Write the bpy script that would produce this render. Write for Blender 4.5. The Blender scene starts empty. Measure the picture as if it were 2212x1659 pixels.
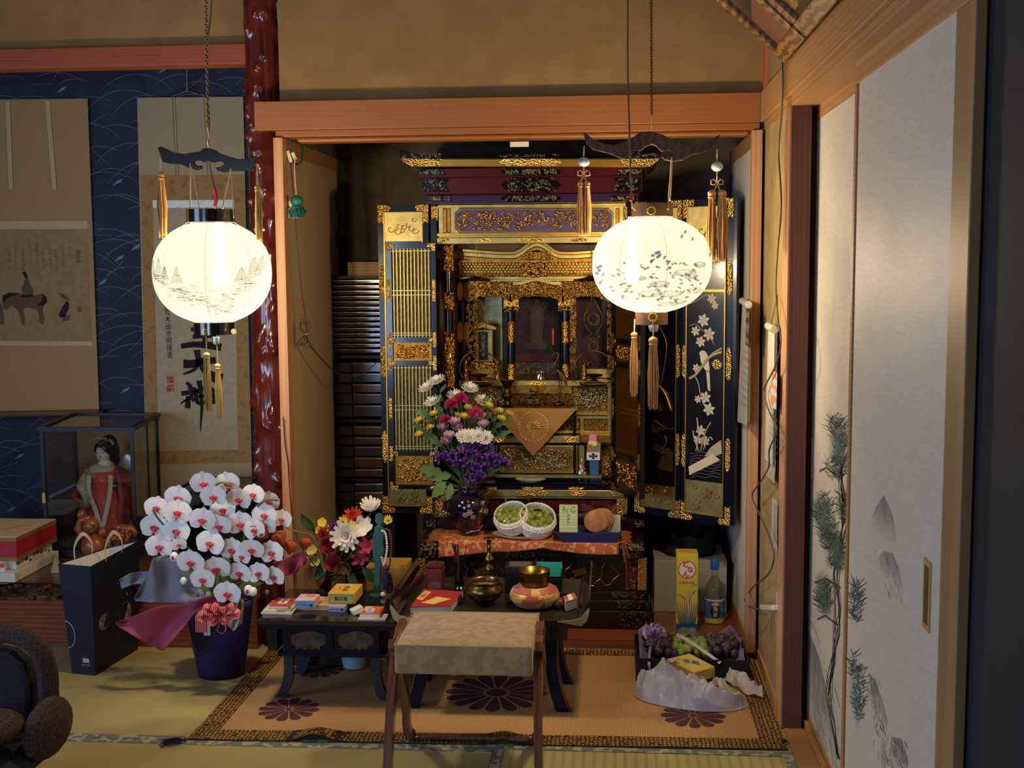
import bpy, bmesh, math, random
from mathutils import noise as mnoise
from mathutils import Vector, Matrix
R = math.radians
V = Vector
scn = bpy.context.scene
COL = scn.collection
rnd = random.Random(7)
# ------------------------------------------------------------------ camera
F_PX, CAM_H = 2572.8, 1.36
def cam_axes(p, y, r):
 fw = V((-math.sin(y)*math.cos(p), math.cos(y)*math.cos(p), -math.sin(p)))
 rt = V((math.cos(y), math.sin(y), 0)); dn = fw.cross(rt)
 c, s = math.cos(r), math.sin(r)
 return rt*c - dn*s, rt*s + dn*c, fw
AX, AD, AF = cam_axes(R(5.704), R(4.825), R(-.389))
cam = bpy.data.cameras.new('camera'); camo = bpy.data.objects.new('camera', cam); COL.objects.link(camo)
cam.sensor_width = 36; cam.lens = F_PX/2212*36; cam.clip_start = .05
camo.matrix_world = Matrix.Translation((0, 0, CAM_H)) @ Matrix((AX, -AD, -AF)).transposed().to_4x4()
scn.camera = camo
# ------------------------------------------------------------------ world, daylight, exposure
w = bpy.data.worlds.new('sky'); scn.world = w; w.use_nodes = True
w.node_tree.nodes['Background'].inputs[0].default_value = (.45, .6, 1, 1)
w.node_tree.nodes['Background'].inputs[1].default_value = .6
vs = scn.view_settings
vs.view_transform = 'Standard'; vs.look = 'None'; vs.gamma = 1; vs.use_curve_mapping = False; vs.exposure = .1
def area(name, loc, rot, sx, sy, power, col):
 l = bpy.data.lights.new(name, 'AREA'); l.shape = 'RECTANGLE'; l.size = sx; l.size_y = sy; l.energy = power; l.color = col
 o = bpy.data.objects.new(name, l); COL.objects.link(o); o.location = loc; o.rotation_euler = rot
 return o
# daylight entering by the rear window (the window itself is built below)
area('daylight', (-2.5, -2.02, 1.05), (R(90), 0, 0), 1.15, 1.3, 72, (.50, .68, 1))
area('daylight_side', (-3.19, 1.65, 1.25), (0, R(-90), 0), 1.15, 1.5, 42, (.50, .68, 1))
LANTERN_W = 60.0
LANTERN_COL = (1, .83, .60)
# ------------------------------------------------------------------ photo pixel -> place
def ray(x, y): return AX*((x-1106)/F_PX) + AD*((y-829.5)/F_PX) + AF
O = V((0, 0, CAM_H))
def P(x, y, Y): d = ray(x, y); return O + d*(Y/d.y)
def PZ(x, y, z): d = ray(x, y); return O + d*((z-CAM_H)/d.z)
def PX(x, y, X): d = ray(x, y); return O + d*(X/d.x)
# ------------------------------------------------------------------ materials
def lin(h):
 if isinstance(h, str):
  h = h.lstrip('#'); c = [int(h[i:i+2], 16)/255 for i in (0, 2, 4)]
  return tuple((v/12.92 if v <= .04045 else ((v+.055)/1.055)**2.4) for v in c) + (1,)
 return tuple(h)[:3] + (1,)
MATS = {}
def M(key, col='#808080', rough=.5, metal=0, col2=None, sc=20, det=3, stretch=(1, 1, 1), mixlo=.4, mixhi=.6, tex='noise',
      bump=0, bsc=None, btex='noise', coat=0, alpha=1, trans=0, emis=0, spec=.5, sheen=0, ior=1.45, sss=0, bdist=.002, rot=(0, 0, 0), transl=0):
 if key in MATS: return MATS[key]
 m = bpy.data.materials.new(key); m.use_nodes = True; MATS[key] = m
 nt = m.node_tree; N = nt.nodes; L = nt.links; b = N['Principled BSDF']
 b.inputs['Base Color'].default_value = lin(col); b.inputs['Roughness'].default_value = rough; b.inputs['Metallic'].default_value = metal
 b.inputs['Alpha'].default_value = alpha; b.inputs['Transmission Weight'].default_value = trans; b.inputs['IOR'].default_value = ior
 b.inputs['Coat Weight'].default_value = coat; b.inputs['Coat Roughness'].default_value = .08
 b.inputs['Specular IOR Level'].default_value = spec; b.inputs['Sheen Weight'].default_value = sheen
 if emis: b.inputs['Emission Color'].default_value = lin(col); b.inputs['Emission Strength'].default_value = emis
 tc = N.new('ShaderNodeTexCoord'); mp = N.new('ShaderNodeMapping'); L.new(tc.outputs['Object'], mp.inputs[0]); mp.inputs[3].default_value = stretch; mp.inputs[2].default_value = rot
 def texn(kind, s):
  if kind == 'noise': t = N.new('ShaderNodeTexNoise'); t.inputs['Scale'].default_value = s; t.inputs['Detail'].default_value = det; o = t.outputs[0]
  elif kind == 'vor': t = N.new('ShaderNodeTexVoronoi'); t.inputs['Scale'].default_value = s; o = t.outputs[0]
  elif kind == 'voredge': t = N.new('ShaderNodeTexVoronoi'); t.feature = 'DISTANCE_TO_EDGE'; t.inputs['Scale'].default_value = s; t.inputs['Randomness'].default_value = .35; o = t.outputs[0]
  elif kind in ('wave', 'wavey', 'wavez'):
   t = N.new('ShaderNodeTexWave'); t.inputs['Scale'].default_value = s; t.inputs['Distortion'].default_value = .6
   t.bands_direction = {'wave': 'X', 'wavey': 'Y', 'wavez': 'Z'}[kind]; o = t.outputs[1]
  elif kind in ('wood', 'woody', 'woodz'):
   t = N.new('ShaderNodeTexWave'); t.inputs['Scale'].default_value = s; t.inputs['Distortion'].default_value = 7; t.inputs['Detail'].default_value = 3
   t.bands_direction = {'wood': 'X', 'woody': 'Y', 'woodz': 'Z'}[kind]; o = t.outputs[1]
  L.new(mp.outputs[0], t.inputs[0]); return o
 if col2:
  r = N.new('ShaderNodeMapRange'); r.inputs[1].default_value = mixlo; r.inputs[2].default_value = mixhi; L.new(texn(tex, sc), r.inputs[0])
  mx = N.new('ShaderNodeMix'); mx.data_type = 'RGBA'; mx.inputs[6].default_value = lin(col); mx.inputs[7].default_value = lin(col2)
  L.new(r.outputs[0], mx.inputs[0]); L.new(mx.outputs[2], b.inputs['Base Color'])
 if bump:
  bp = N.new('ShaderNodeBump'); bp.inputs['Strength'].default_value = bump; bp.inputs['Distance'].default_value = bdist
  L.new(texn(btex, bsc or sc), bp.inputs['Height']); L.new(bp.outputs[0], b.inputs['Normal'])
 if transl:
  out = N['Material Output']; tr = N.new('ShaderNodeBsdfTranslucent'); tr.inputs[0].default_value = lin(col)
  ms = N.new('ShaderNodeMixShader'); ms.inputs[0].default_value = transl
  L.new(b.outputs[0], ms.inputs[1]); L.new(tr.outputs[0], ms.inputs[2]); L.new(ms.outputs[0], out.inputs[0])
 return m
def GL(key, col='#ffffff', k=.12, rough=.02, tint=1):   # thin glass / film: see-through with a reflection
 if key in MATS: return MATS[key]
 m = bpy.data.materials.new(key); m.use_nodes = True; MATS[key] = m
 nt = m.node_tree; N = nt.nodes; L = nt.links; N.remove(N['Principled BSDF'])
 t = N.new('ShaderNodeBsdfTransparent'); t.inputs[0].default_value = lin(col)
 g = N.new('ShaderNodeBsdfGlossy'); g.inputs['Roughness'].default_value = rough
 fr = N.new('ShaderNodeLayerWeight'); fr.inputs[0].default_value = .5; pw_ = N.new('ShaderNodeMath'); pw_.operation = 'POWER'; pw_.inputs[1].default_value = 4; L.new(fr.outputs['Facing'], pw_.inputs[0])
 ma = N.new('ShaderNodeMath'); ma.operation = 'MULTIPLY_ADD'; ma.inputs[1].default_value = .8; ma.inputs[2].default_value = k
 mx = N.new('ShaderNodeMixShader'); L.new(pw_.outputs[0], ma.inputs[0]); L.new(ma.outputs[0], mx.inputs[0])
 L.new(t.outputs[0], mx.inputs[1]); L.new(g.outputs[0], mx.inputs[2]); L.new(mx.outputs[0], N['Material Output'].inputs[0])
 return m
# ------------------------------------------------------------------ mesh builder
class MB:
 def __init__(s): s.v = []; s.f = []
 def add(s, vs, fs):
  n = len(s.v); s.v += [V(a) for a in vs]; s.f += [tuple(i+n for i in f) for f in fs]; return s
 def box(s, a, b, rz=0, piv=None):
  x0, y0, z0 = a; x1, y1, z1 = b
  vs = [V((x, y, z)) for x in (x0, x1) for y in (y0, y1) for z in (z0, z1)]
  if rz:
   c = V(piv) if piv else V(((x0+x1)/2, (y0+y1)/2, 0)); m = Matrix.Rotation(rz, 3, 'Z'); vs = [m @ (p-V((c.x, c.y, 0))) + V((c.x, c.y, 0)) for p in vs]
  return s.add(vs, [(0, 1, 3, 2), (4, 6, 7, 5), (0, 4, 5, 1), (2, 3, 7, 6), (0, 2, 6, 4), (1, 5, 7, 3)])
 def obox(s, o, u, v, w):   # oriented box: corner o and three edge vectors
  o, u, v, w = map(V, (o, u, v, w)); vs = [o+u*i+v*j+w*k for i in (0, 1) for j in (0, 1) for k in (0, 1)]
  return s.add(vs, [(0, 1, 3, 2), (4, 6, 7, 5), (0, 4, 5, 1), (2, 3, 7, 6), (0, 2, 6, 4), (1, 5, 7, 3)])
 def bar(s, p0, p1, wd, ht, up=(0, 0, 1)):
  p0, p1 = V(p0), V(p1); d = (p1-p0); dn = d.normalized(); a = dn.cross(V(up))
  if a.length < 1e-4: a = dn.cross(V((1, 0, 0)))
  a.normalize(); b = a.cross(dn)
  return s.obox(p0-a*wd/2-b*ht/2, a*wd, d, b*ht)
 def cyl(s, p0, p1, r0, r1=None, n=12, cap=True): return s.tube([p0, p1], [r0, r0 if r1 is None else r1], n, cap)
 def tube(s, pts, r, n=6, cap=True, flat=1, closed=False):
  pts = [V(p) for p in pts]; k = len(pts); rr = r if isinstance(r, (list, tuple)) else [r]*k
  base = len(s.v); prev = None; rings = []
  for i, p in enumerate(pts):
   if closed: t = (pts[(i+1) % k]-pts[i-1])
   else: t = (pts[min(i+1, k-1)]-pts[max(i-1, 0)])
   t = t.normalized() if t.length > 1e-9 else V((0, 0, 1))
   if prev is None: a = t.orthogonal().normalized() if abs(t.z) > .9 else t.cross(V((0, 0, 1))).normalized()
   else:
    a = prev - t*prev.dot(t); a = a.normalized() if a.length > 1e-6 else t.orthogonal().normalized()
   prev = a; b = t.cross(a); rings.append([p+(a*math.cos(6.28318*j/n)+b*math.sin(6.28318*j/n)*flat)*rr[i] for j in range(n)])
  fs = []
  for i in range(k if closed else k-1):
   i2 = (i+1) % k
   for j in range(n): fs.append((i*n+j, i*n+(j+1) % n, i2*n+(j+1) % n, i2*n+j))
  if cap and not closed: fs += [tuple(range(n-1, -1, -1)), tuple((k-1)*n+j for j in range(n))]
  return s.add([q for rg in rings for q in rg], fs)
 def lathe(s, prof, c=(0, 0, 0), n=24, cap=True, sq=1, ax=None):
  c = V(c); vs = []; fs = []
  for (r, z) in prof:
   for j in range(n):
    a = 6.28318*j/n; q = V((r*math.cos(a), r*math.sin(a)*sq, z)); vs.append(c + (ax @ q if ax else q))
  k = len(prof)
  for i in range(k-1):
   for j in range(n): fs.append((i*n+j, i*n+(j+1) % n, (i+1)*n+(j+1) % n, (i+1)*n+j))
  if cap: fs += [tuple(range(n-1, -1, -1)), tuple((k-1)*n+j for j in range(n))]
  return s.add(vs, fs)
 def ball(s, c, r, n=10, m=6, ax=None):
  rx, ry, rz = r if isinstance(r, (tuple, list)) else (r, r, r); c = V(c); vs = []; fs = []
  for i in range(m+1):
   t = math.pi*i/m
   for j in range(n):
    a = 6.28318*j/n; q = V((rx*math.sin(t)*math.cos(a), ry*math.sin(t)*math.sin(a), -rz*math.cos(t))); vs.append(c+(ax @ q if ax else q))
  for i in range(m):
   for j in range(n): fs.append((i*n+j, i*n+(j+1) % n, (i+1)*n+(j+1) % n, (i+1)*n+j))
  return s.add(vs, fs)
 def prism(s, poly, o, u, v, w):   # 2-D outline placed with axes u,v and pushed along w
  o, u, v, w = map(V, (o, u, v, w)); n = len(poly)
  vs = [o+u*a+v*b for a, b in poly]; vs += [q+w for q in vs]
  return s.add(vs, [tuple(range(n)), tuple(range(2*n-1, n-1, -1))] + [((i+1) % n, i, i+n, (i+1) % n+n) for i in range(n)])
 def sheet(s, fn, nu, nv, th=0):   # fn(u,v)->point ; u,v in 0..1
  vs = [V(fn(i/nu, j/nv)) for i in range(nu+1) for j in range(nv+1)]; W = nv+1
  return s.add(vs, [(i*W+j, i*W+j+1, (i+1)*W+j+1, (i+1)*W+j) for i in range(nu) for j in range(nv)])
 def ribbon(s, pts, wd, nrm):   # flat strip in a plane of normal nrm
  nrm = V(nrm); pts = [V(p) for p in pts]; vs = []; k = len(pts); ww = wd if isinstance(wd, (list, tuple)) else [wd]*k
  for i, p in enumerate(pts):
   t = (pts[min(i+1, k-1)]-pts[max(i-1, 0)]).normalized(); a = nrm.cross(t).normalized(); vs += [p-a*ww[i]/2, p+a*ww[i]/2]
  return s.add(vs, [(2*i, 2*i+1, 2*i+3, 2*i+2) for i in range(k-1)])
 def xf(s, m): s.v = [m @ p for p in s.v]; return s
WO = {}
def mk(name, mb, mat, parent=None, smooth=False, bev=0, origin=None, solid=0, sub=0, fix=True):
 me = bpy.data.meshes.new(name)
 if parent is not None: o0 = WO[parent.name]
 elif origin is not None: o0 = V(origin)
 else:
  xs = [p.x for p in mb.v]; ys = [p.y for p in mb.v]; zs = [p.z for p in mb.v]
  o0 = V(((min(xs)+max(xs))/2, (min(ys)+max(ys))/2, min(zs)))
 me.from_pydata([p-o0 for p in mb.v], [], mb.f); me.update()
 if fix:
  bm = bmesh.new(); bm.from_mesh(me); bmesh.ops.recalc_face_normals(bm, faces=bm.faces); bm.to_mesh(me); bm.free()
 if smooth:
  me.polygons.foreach_set('use_smooth', [True]*len(me.polygons))
  if smooth != 2: me.set_sharp_from_angle(angle=R(40))
 o = bpy.data.objects.new(name, me); COL.objects.link(o)
 if mat: me.materials.append(mat)
 if parent is not None: o.parent = parent
 else: o.location = o0
 WO[o.name] = o0
 if bev: md = o.modifiers.new('bevel', 'BEVEL'); md.width = bev; md.segments = 2; md.limit_method = 'ANGLE'; md.angle_limit = R(40)
 if solid: md = o.modifiers.new('solid', 'SOLIDIFY'); md.thickness = solid; md.offset = 0
 if sub: md = o.modifiers.new('sub', 'SUBSURF'); md.levels = md.render_levels = sub
 return o
def tag(o, label, cat, group=None):
 o['label'] = label; o['category'] = cat
 if group: o['group'] = group
 return o
def T(name, label, cat, loc, group=None):
 o = bpy.data.objects.new(name, None); COL.objects.link(o); o.location = loc; o.empty_display_size = .05; WO[o.name] = V(loc)
 return tag(o, label, cat, group)
def S(name, mb, mat, label=None, parent=None, **k):
 o = mk(name, mb, mat, parent, **k)
 if parent is None: o['kind'] = 'structure'
 if label: o['label'] = label
 return o
def SE(name, loc, label):
 o = bpy.data.objects.new(name, None); COL.objects.link(o); o.location = loc; WO[o.name] = V(loc); o['kind'] = 'structure'; o['label'] = label
 return o
def one(name, label, cat, mb, mat, group=None, **k): return tag(mk(name, mb, mat, None, **k), label, cat, group)
def fb(mb, x0, y0, x1, y1, Y, d):   # box whose front face covers a pixel rectangle on the plane Y, d deep
 xm, ym = (x0+x1)/2, (y0+y1)/2
 return mb.box((P(x0, ym, Y).x, Y, P(xm, y1, Y).z), (P(x1, ym, Y).x, Y+d, P(xm, y0, Y).z))
def FB(x0, y0, x1, y1, Y, d): return fb(MB(), x0, y0, x1, y1, Y, d)
def arc(c, r, a0, a1, n, u=(1, 0, 0), v=(0, 0, 1)):
 c, u, v = V(c), V(u), V(v); return [c+u*r*math.cos(a0+(a1-a0)*i/n)+v*r*math.sin(a0+(a1-a0)*i/n) for i in range(n+1)]
def spline(pts, n=8):
 pts = [V(p) for p in pts]; out = []
 for i in range(len(pts)-1):
  p0, p1, p2, p3 = pts[max(i-1, 0)], pts[i], pts[i+1], pts[min(i+2, len(pts)-1)]
  for k in range(n):
   t = k/n; out.append(.5*((2*p1)+(p2-p0)*t+(2*p0-5*p1+4*p2-p3)*t*t+(3*p1-p0-3*p2+p3)*t*t*t))
 return out+[pts[-1]]
FONT_CACHE = {}
def glyph(ch, bold=0):   # one written character as flat geometry (built-in font), unit box
 k = (ch, bold)
 if k not in FONT_CACHE:
  cu = bpy.data.curves.new('t', 'FONT'); cu.body = ch; cu.resolution_u = 2; cu.fill_mode = 'FRONT'; cu.offset = bold
  ob = bpy.data.objects.new('t', cu); me = ob.to_mesh()
  FONT_CACHE[k] = ([tuple(q.co) for q in me.vertices], [tuple(p.vertices) for p in me.polygons]); ob.to_mesh_clear()
  bpy.data.objects.remove(ob); bpy.data.curves.remove(cu)
 return FONT_CACHE[k]
def write(mb, s, o, u, v, h, vertical=False, bold=0, pitch=1.0, sq=1.0, center=True):
 """write string s: o = centre point, u = reading direction right, v = up, h = character height (m)"""
 o, u, v = V(o), V(u).normalized(), V(v).normalized(); items = []; x = 0
 for ch in s:
  vs, fs = glyph(ch, bold)
  if vs: lo, hi = min(a[0] for a in vs), max(a[0] for a in vs)
  else: lo, hi = 0, .3
  wdt = 1.0 if ord(ch) > 0x2000 else (hi-lo)+.12
  items.append((ch, vs, fs, x, wdt, (lo+hi)/2)); x += wdt*pitch
 for i, (ch, vs, fs, x0, wdt, mid) in enumerate(items):
  if not vs: continue
  if vertical: dx, dy = -mid, (len(s)-1)/2*pitch-i*pitch-.36
  else: dx, dy = (x0+wdt/2-mid-(x/2 if center else 0)), -.36
  mb.add([o+u*((a[0]+dx)*h*sq)+v*((a[1]+dy)*h) for a in vs], fs)
 return mb
def copy_tree(o, parent=None):
 c = o.copy(); COL.objects.link(c)
 if parent is not None: c.parent = parent
 for ch in list(o.children): copy_tree(ch, c)
 return c
UP = V((0, 0, 1)); RT = V((1, 0, 0)); BK = V((0, 1, 0)); FR = V((0, -1, 0))
def curls(mb, x0, z0, x1, z1, Y, n, seed, r=.0022, ln=.022, amp=.006):   # carved scroll-work filling a rectangle on the plane Y
 g = random.Random(seed)
 for i in range(n):
  x, z = g.uniform(x0, x1), g.uniform(z0, z1); a = g.uniform(0, 6.28); k = g.uniform(-1, 1)*260*(.022/ln); pts = []; L_ = g.uniform(.6, 1.2)*ln; q = V((x, Y-g.uniform(0, amp), z)); m = 7
  for j in range(m):
   pts.append(q.copy()); q = q+V((math.cos(a), g.uniform(-.15, .15), math.sin(a)))*(L_/m); a += k*(L_/m)*(1+j*.25)
   q.x = min(max(q.x, x0), x1); q.z = min(max(q.z, z0), z1)
  mb.tube(pts, [r*(1-.8*abs(j/(m-1)-.35)) for j in range(m)], 4)
  if i % 3 == 0: mb.ball(pts[-1], (r*2.2, r*1.5, r*2), 6, 4)
 return mb
# ================================================================== THE ROOM
plaster = M('plaster', '#8c6e44', .9, col2='#83663d', sc=9, det=6, bump=.25, bsc=260)
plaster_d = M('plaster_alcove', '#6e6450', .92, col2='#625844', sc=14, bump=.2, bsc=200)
wood = M('cedar_wood', '#935a29', .48, col2='#8e5626', tex='woodz', sc=6, stretch=(.15, .15, 3), mixlo=.2, mixhi=.9, bump=.05)
wood_y = M('cedar_wood_side', '#a67a4a', .5, col2='#9c7041', tex='woodz', sc=7, stretch=(.2, .12, 3), mixlo=.2, mixhi=.9)
wood_v = M('cedar_wood_upright', '#c0906a', .5, col2='#b4835c', tex='wood', sc=5, stretch=(3, 3, .15), mixlo=.2, mixhi=.9)
wood_shade = M('shaded_pillar_wood', '#6e4230', .6, col2='#673c2a', tex='wood', sc=8, stretch=(3, 3, .15))  # post front turned from the lanterns: its shade is put into the wood colour
wood_floor = M('alcove_floor_wood', '#8a4f30', .3, col2='#6f3a22', tex='woody', sc=7, stretch=(.2, 3, 3), coat=.2)
Z_N0, Z_N1 = 1.822, 1.918
# floor with tatami mats
fl = S('floor', MB().box((-3.2, -2.1, -.06), (.62, 5.05, -.02)), M('subfloor', '#6b5a3a', .9), 'tatami matted floor of the room')
straw_a = M('tatami_straw', '#aca066', .75, col2='#9f935a', tex='wavey', sc=150, mixlo=.1, mixhi=.9, bump=.3, btex='wavey', bsc=150, bdist=.001)
straw_b = M('tatami_straw_cross', '#b0a768', .75, col2='#9d9458', tex='wave', sc=11, mixlo=.55, mixhi=1, bump=.3, btex='wave', bsc=150, bdist=.001)
heri = M('tatami_border_cloth', '#6f746c', .8, col2='#aaa384', tex='noise', sc=34, det=1, stretch=(1, 1, 1), mixlo=.5, mixhi=.56)
sy = PZ(520, 1603, 0).y; sx = PZ(1060, 1640, 0).x
def mat_(x0, y0, x1, y1, m, bx=True, lab=None):
 t = mk('tatami_mat', MB().box((x0+.001, y0+.001, -.02), (x1-.001, y1-.001, 0)), m, fl)
 for k in (0, 1):
  b = MB()
  if bx: b.box((x0+.001, (y0 if not k else y1-.03)+.001, -.019), (x1-.001, (y0+.03 if not k else y1)-.001, .0016))
  else: b.box(((x0 if not k else x1-.03)+.001, y0+.001, -.019), ((x0+.03 if not k else x1)-.001, y1-.001, .0016))
  mk('border', b, heri, t)
mat_(-1.9, sy, .503, 4.14, straw_a)
mat_(-3.2, sy, -1.9, 4.05, straw_a)
mat_(sx, sy-1.8, .503, sy, straw_b, False)
mat_(sx-1.8, sy-.9, sx, sy, straw_a)
mat_(sx-1.8, sy-1.8, sx, sy-.9, straw_a)
mat_(-3.2, -2.1, sx, sy-1.8, straw_a); mat_(sx, -2.1, .503, sy-1.8, straw_b, False)
# rear, left, ceiling
S('ceiling', MB().box((-3.2, -2.1, 2.5), (.7, 5.05, 2.54)), M('ceiling_boards', '#8a6238', .7, col2='#7a5430', tex='woody', sc=3, stretch=(3, .2, 1)), 'dark wooden board ceiling')
b = MB(); b.box((-3.25, -2.1, 0), (-3.2, .9, 2.5)); b.box((-3.25, 2.4, 0), (-3.2, 5.05, 2.5)); b.box((-3.25, .9, 0), (-3.2, 2.4, .67)); b.box((-3.25, .9, 1.83), (-3.2, 2.4, 2.5))
S('wall_left', b, plaster)
wn = SE('window_2', (-3.2, 1.65, .67), 'barred window in the left wall outside the photograph'); b = MB()
for y in (.9, 1.38, 1.88, 2.36): b.box((-3.185, y, .67), (-3.165, y+.04, 1.83))
for z in (.67, 1.23, 1.79): b.box((-3.185, .9, z), (-3.165, 2.4, z+.04))
mk('window_frame', b, M('window_wood', '#4a3020', .5), wn)
b = MB(); b.box((-3.2, -2.15, 0), (-3.1, -2.1, 2.5)); b.box((-1.9, -2.15, 0), (.7, -2.1, 2.5)); b.box((-3.1, -2.15, 0), (-1.9, -2.1, .38)); b.box((-3.1, -2.15, 1.72), (-1.9, -2.1, 2.5))
S('wall_rear', b, plaster)
wn = SE('window_1', (-2.5, -2.1, .38), 'wooden barred window behind the viewer that lets the daylight in')
b = MB()
for x in (-3.1, -2.72, -2.32, -1.94): b.box((x, -2.012, .38), (x+.04, -1.99, 1.72))
for z in (.38, 1.03, 1.68): b.box((-3.1, -2.012, z), (-1.9, -1.99, z+.04))
mk('window_frame', b, M('window_wood', '#4a3020', .5), wn)
# back wall over the altar alcove
xL = P(601, 100, 4.07).x
S('wall_back', MB().box((xL, 4.072, Z_N0), (.503, 4.15, 2.5)), plaster, 'sand coloured plaster wall above the altar alcove')
x0 = P(549, 250, 4.03).x
t = S('trim_1', MB().box((x0, 4.03, Z_N0), (.484, 4.0719, Z_N1)), wood, 'wide cedar lintel board across the altar alcove', bev=.002)
b = MB().box((P(596, 290, 4.05).x, 4.045, 1.800), (.484, 4.15, 1.8215))
S('trim_2', b, wood, 'cedar head rail under the wide lintel', bev=.002)
b = MB().box((P(640, 300, 4.06).x, 4.07, 1.784), (P(1618, 300, 4.06).x, 4.14, 1.7995))
S('trim_3', b, wood, 'rounded lower strip of the cedar head rail', bev=.006)
S('trim_4', MB().box((P(1649, 100, 4.05).x, 4.03, Z_N1+.001), (P(1661, 100, 4.05).x+.004, 4.0715, 2.5)), M('corner_post_red', '#b4623a', .5, col2='#a5552f', tex='wood', sc=6, stretch=(3, 3, .2)), 'slim reddish corner post above the lintel')
# altar alcove shell
S('floor_alcove', MB().box((-1.16, 4.141, -.02), (.502, 5.0, .03)), wood_floor, 'brown polished board floor of the altar alcove')
S('trim_5', MB().box((-1.16, 4.128, 0), (.502, 4.1405, .022)), M('step_wood', '#6d3a26', .35, coat=.3), 'low wooden step edge in front of the altar')
S('wall_alcove_back', MB().box((-1.2, 5.0, 0), (.55, 5.04, 2.2)), plaster_d)
S('wall_alcove_left', MB().box((-1.2, 4.19, .03), (-1.165, 5.0, 2.2)), plaster_d)
S('wall_alcove_right', MB().box((.503, 4.15, 0), (.55, 5.0, 2.2)), plaster_d)
S('ceiling_alcove', MB().box((-1.2, 4.15, 2.1), (.55, 5.04, 2.14)), plaster_d)
# right wall: plaster, boards, pillar, sill
S('wall_right', MB().box((.503, 3.541, 0), (.64, 4.15, 1.7965)), M('plaster_right', '#a8925f', .9, col2='#9a8450', sc=9, det=6, bump=.25, bsc=260), 'narrow plaster strip of wall beside the altar alcove')
S('wall_right_upper', MB().box((.503, -2.1, Z_N1), (.56, 4.07, 2.5)), plaster)
S('wall_right_near', MB().box((.60, -2.1, 0), (.64, 3.53, 2.2)), plaster)
S('trim_6', MB().box((.484, -2.1, Z_N0), (.503, 4.0295, Z_N1)), wood_y, 'long cedar lintel board above the painted sliding doors', bev=.002)
S('trim_7', MB().box((.497, -2.1, 1.797), (.60, 4.0295, 1.8215)), wood_y, 'cedar head rail of the painted sliding doors', bev=.001)
S('trim_8', MB().box((.4985, 3.43, 0), (.553, 3.54, 1.7965)), wood_shade, 'wooden door post with painted-in shade between plaster and sliding doors')
S('trim_9', MB().box((.4935, 3.432, 0), (.4984, 3.54, 1.7965)), wood_v, 'pale cedar face of the door post')
S('baseboard_right', MB().box((.4965, 3.541, 0), (.5029, 4.02, .045)), wood_v)
S('trim_10', MB().box((.5031, -2.1, -.02), (.562, 3.43, .004)), wood_y, 'cedar sill with groove under the painted sliding doors', bev=.001)
S('trim_13', MB().box((.5625, -2.1, -.02), (.572, 3.43, .03)), wood_y, 'raised lip of the cedar door sill')
# painted sliding doors
paper_f = M('door_paper', '#c4bcac', .55, col2='#bab2a2', sc=220, det=2, stretch=(1, .12, 1), mixlo=.35, mixhi=.65)
ink = M('ink_brown', '#4a423a', .8); inkg = M('ink_green', '#3f5148', .8); 
def wash(key, col, a, ball=False):
 m = M(key, col, .8); nt = m.node_tree; N = nt.nodes; L = nt.links; tc = N.new('ShaderNodeTexCoord'); r = N.new('ShaderNodeMapRange'); r.interpolation_type = 'SMOOTHSTEP'; r.inputs[4].default_value = a
 if ball:
  v = N.new('ShaderNodeVectorMath'); v.operation = 'DISTANCE'; v.inputs[1].default_value = (.5, .5, .5); L.new(tc.outputs['Generated'], v.inputs[0]); r.inputs[1].default_value = .5; r.inputs[2].default_value = .05; L.new(v.outputs['Value'], r.inputs[0])
 else:
  s = N.new('ShaderNodeSeparateXYZ'); L.new(tc.outputs['Generated'], s.inputs[0]); r.inputs[1].default_value = .0; r.inputs[2].default_value = 1.1; L.new(s.outputs[2], r.inputs[0])
 t = N.new('ShaderNodeTexNoise'); t.inputs['Scale'].default_value = 18; L.new(tc.outputs['Object'], t.inputs[0]); mu = N.new('ShaderNodeMath'); mu.operation = 'MULTIPLY'; L.new(r.outputs[0], mu.inputs[0]); L.new(t.outputs[0], mu.inputs[1]); mu2 = N.new('ShaderNodeMath'); mu2.operation = 'MULTIPLY'; mu2.inputs[1].default_value = 1.8; L.new(mu.outputs[0], mu2.inputs[0]); L.new(mu2.outputs[0], N['Principled BSDF'].inputs['Alpha'])
 return m
inks = wash('ink_wash', '#77736c', .6); inkb = wash('ink_wash_blue', '#7d97a0', .5, True); inkgs = wash('ink_green_wash', '#5a6c60', .6, True)
wood_t = M('stile_tan', '#94744e', .5, col2='#8a6b46', tex='wood', sc=3, stretch=(3, 3, .1))
def fusuma(name, X, y0, y1, zt, label, pull_y):
 d = SE(name, (X, (y0+y1)/2, .005), label)
 mk('panel', MB().box((X+.002, y0+.04, .03), (X+.016, y1-.04, zt-.04)), paper_f, d)
 mk('rail', MB().box((X, y0, zt-.055), (X+.018, y1, zt)), wood_y, d, bev=.002)
 mk('rail', MB().box((X, y0, .006), (X+.018, y1, .045)), wood_y, d, bev=.002)
 mk('stile', MB().box((X, y0, .045), (X+.018, y0+.10 if name == 'door_2' else y0+.03, zt-.055)), wood_t, d, bev=.002)
 mk('stile', MB().box((X, y1-.022, .045), (X+.018, y1, zt-.055)), wood_y, d, bev=.002)
 q = mk('pull', MB().box((X-.001, pull_y-.02, .74), (X+.0035, pull_y+.022, .86)), M('pull_wood', '#b08a58', .4), d)
 mk('recess', MB().box((X-.0016, pull_y-.012, .75), (X, pull_y+.014, .85)), M('pull_dark', '#5a4024', .5), q)
 return d
d1 = fusuma('door_1', .574, 2.66, 3.555, 1.815, 'painted sliding door with a tall ink pine beside the shaded door post', 3.475)
d2 = fusuma('door_2', .531, 1.845, 2.725, 1.803, 'painted sliding door with misty ink mountains, nearest to the viewer', 2.02)
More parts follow.
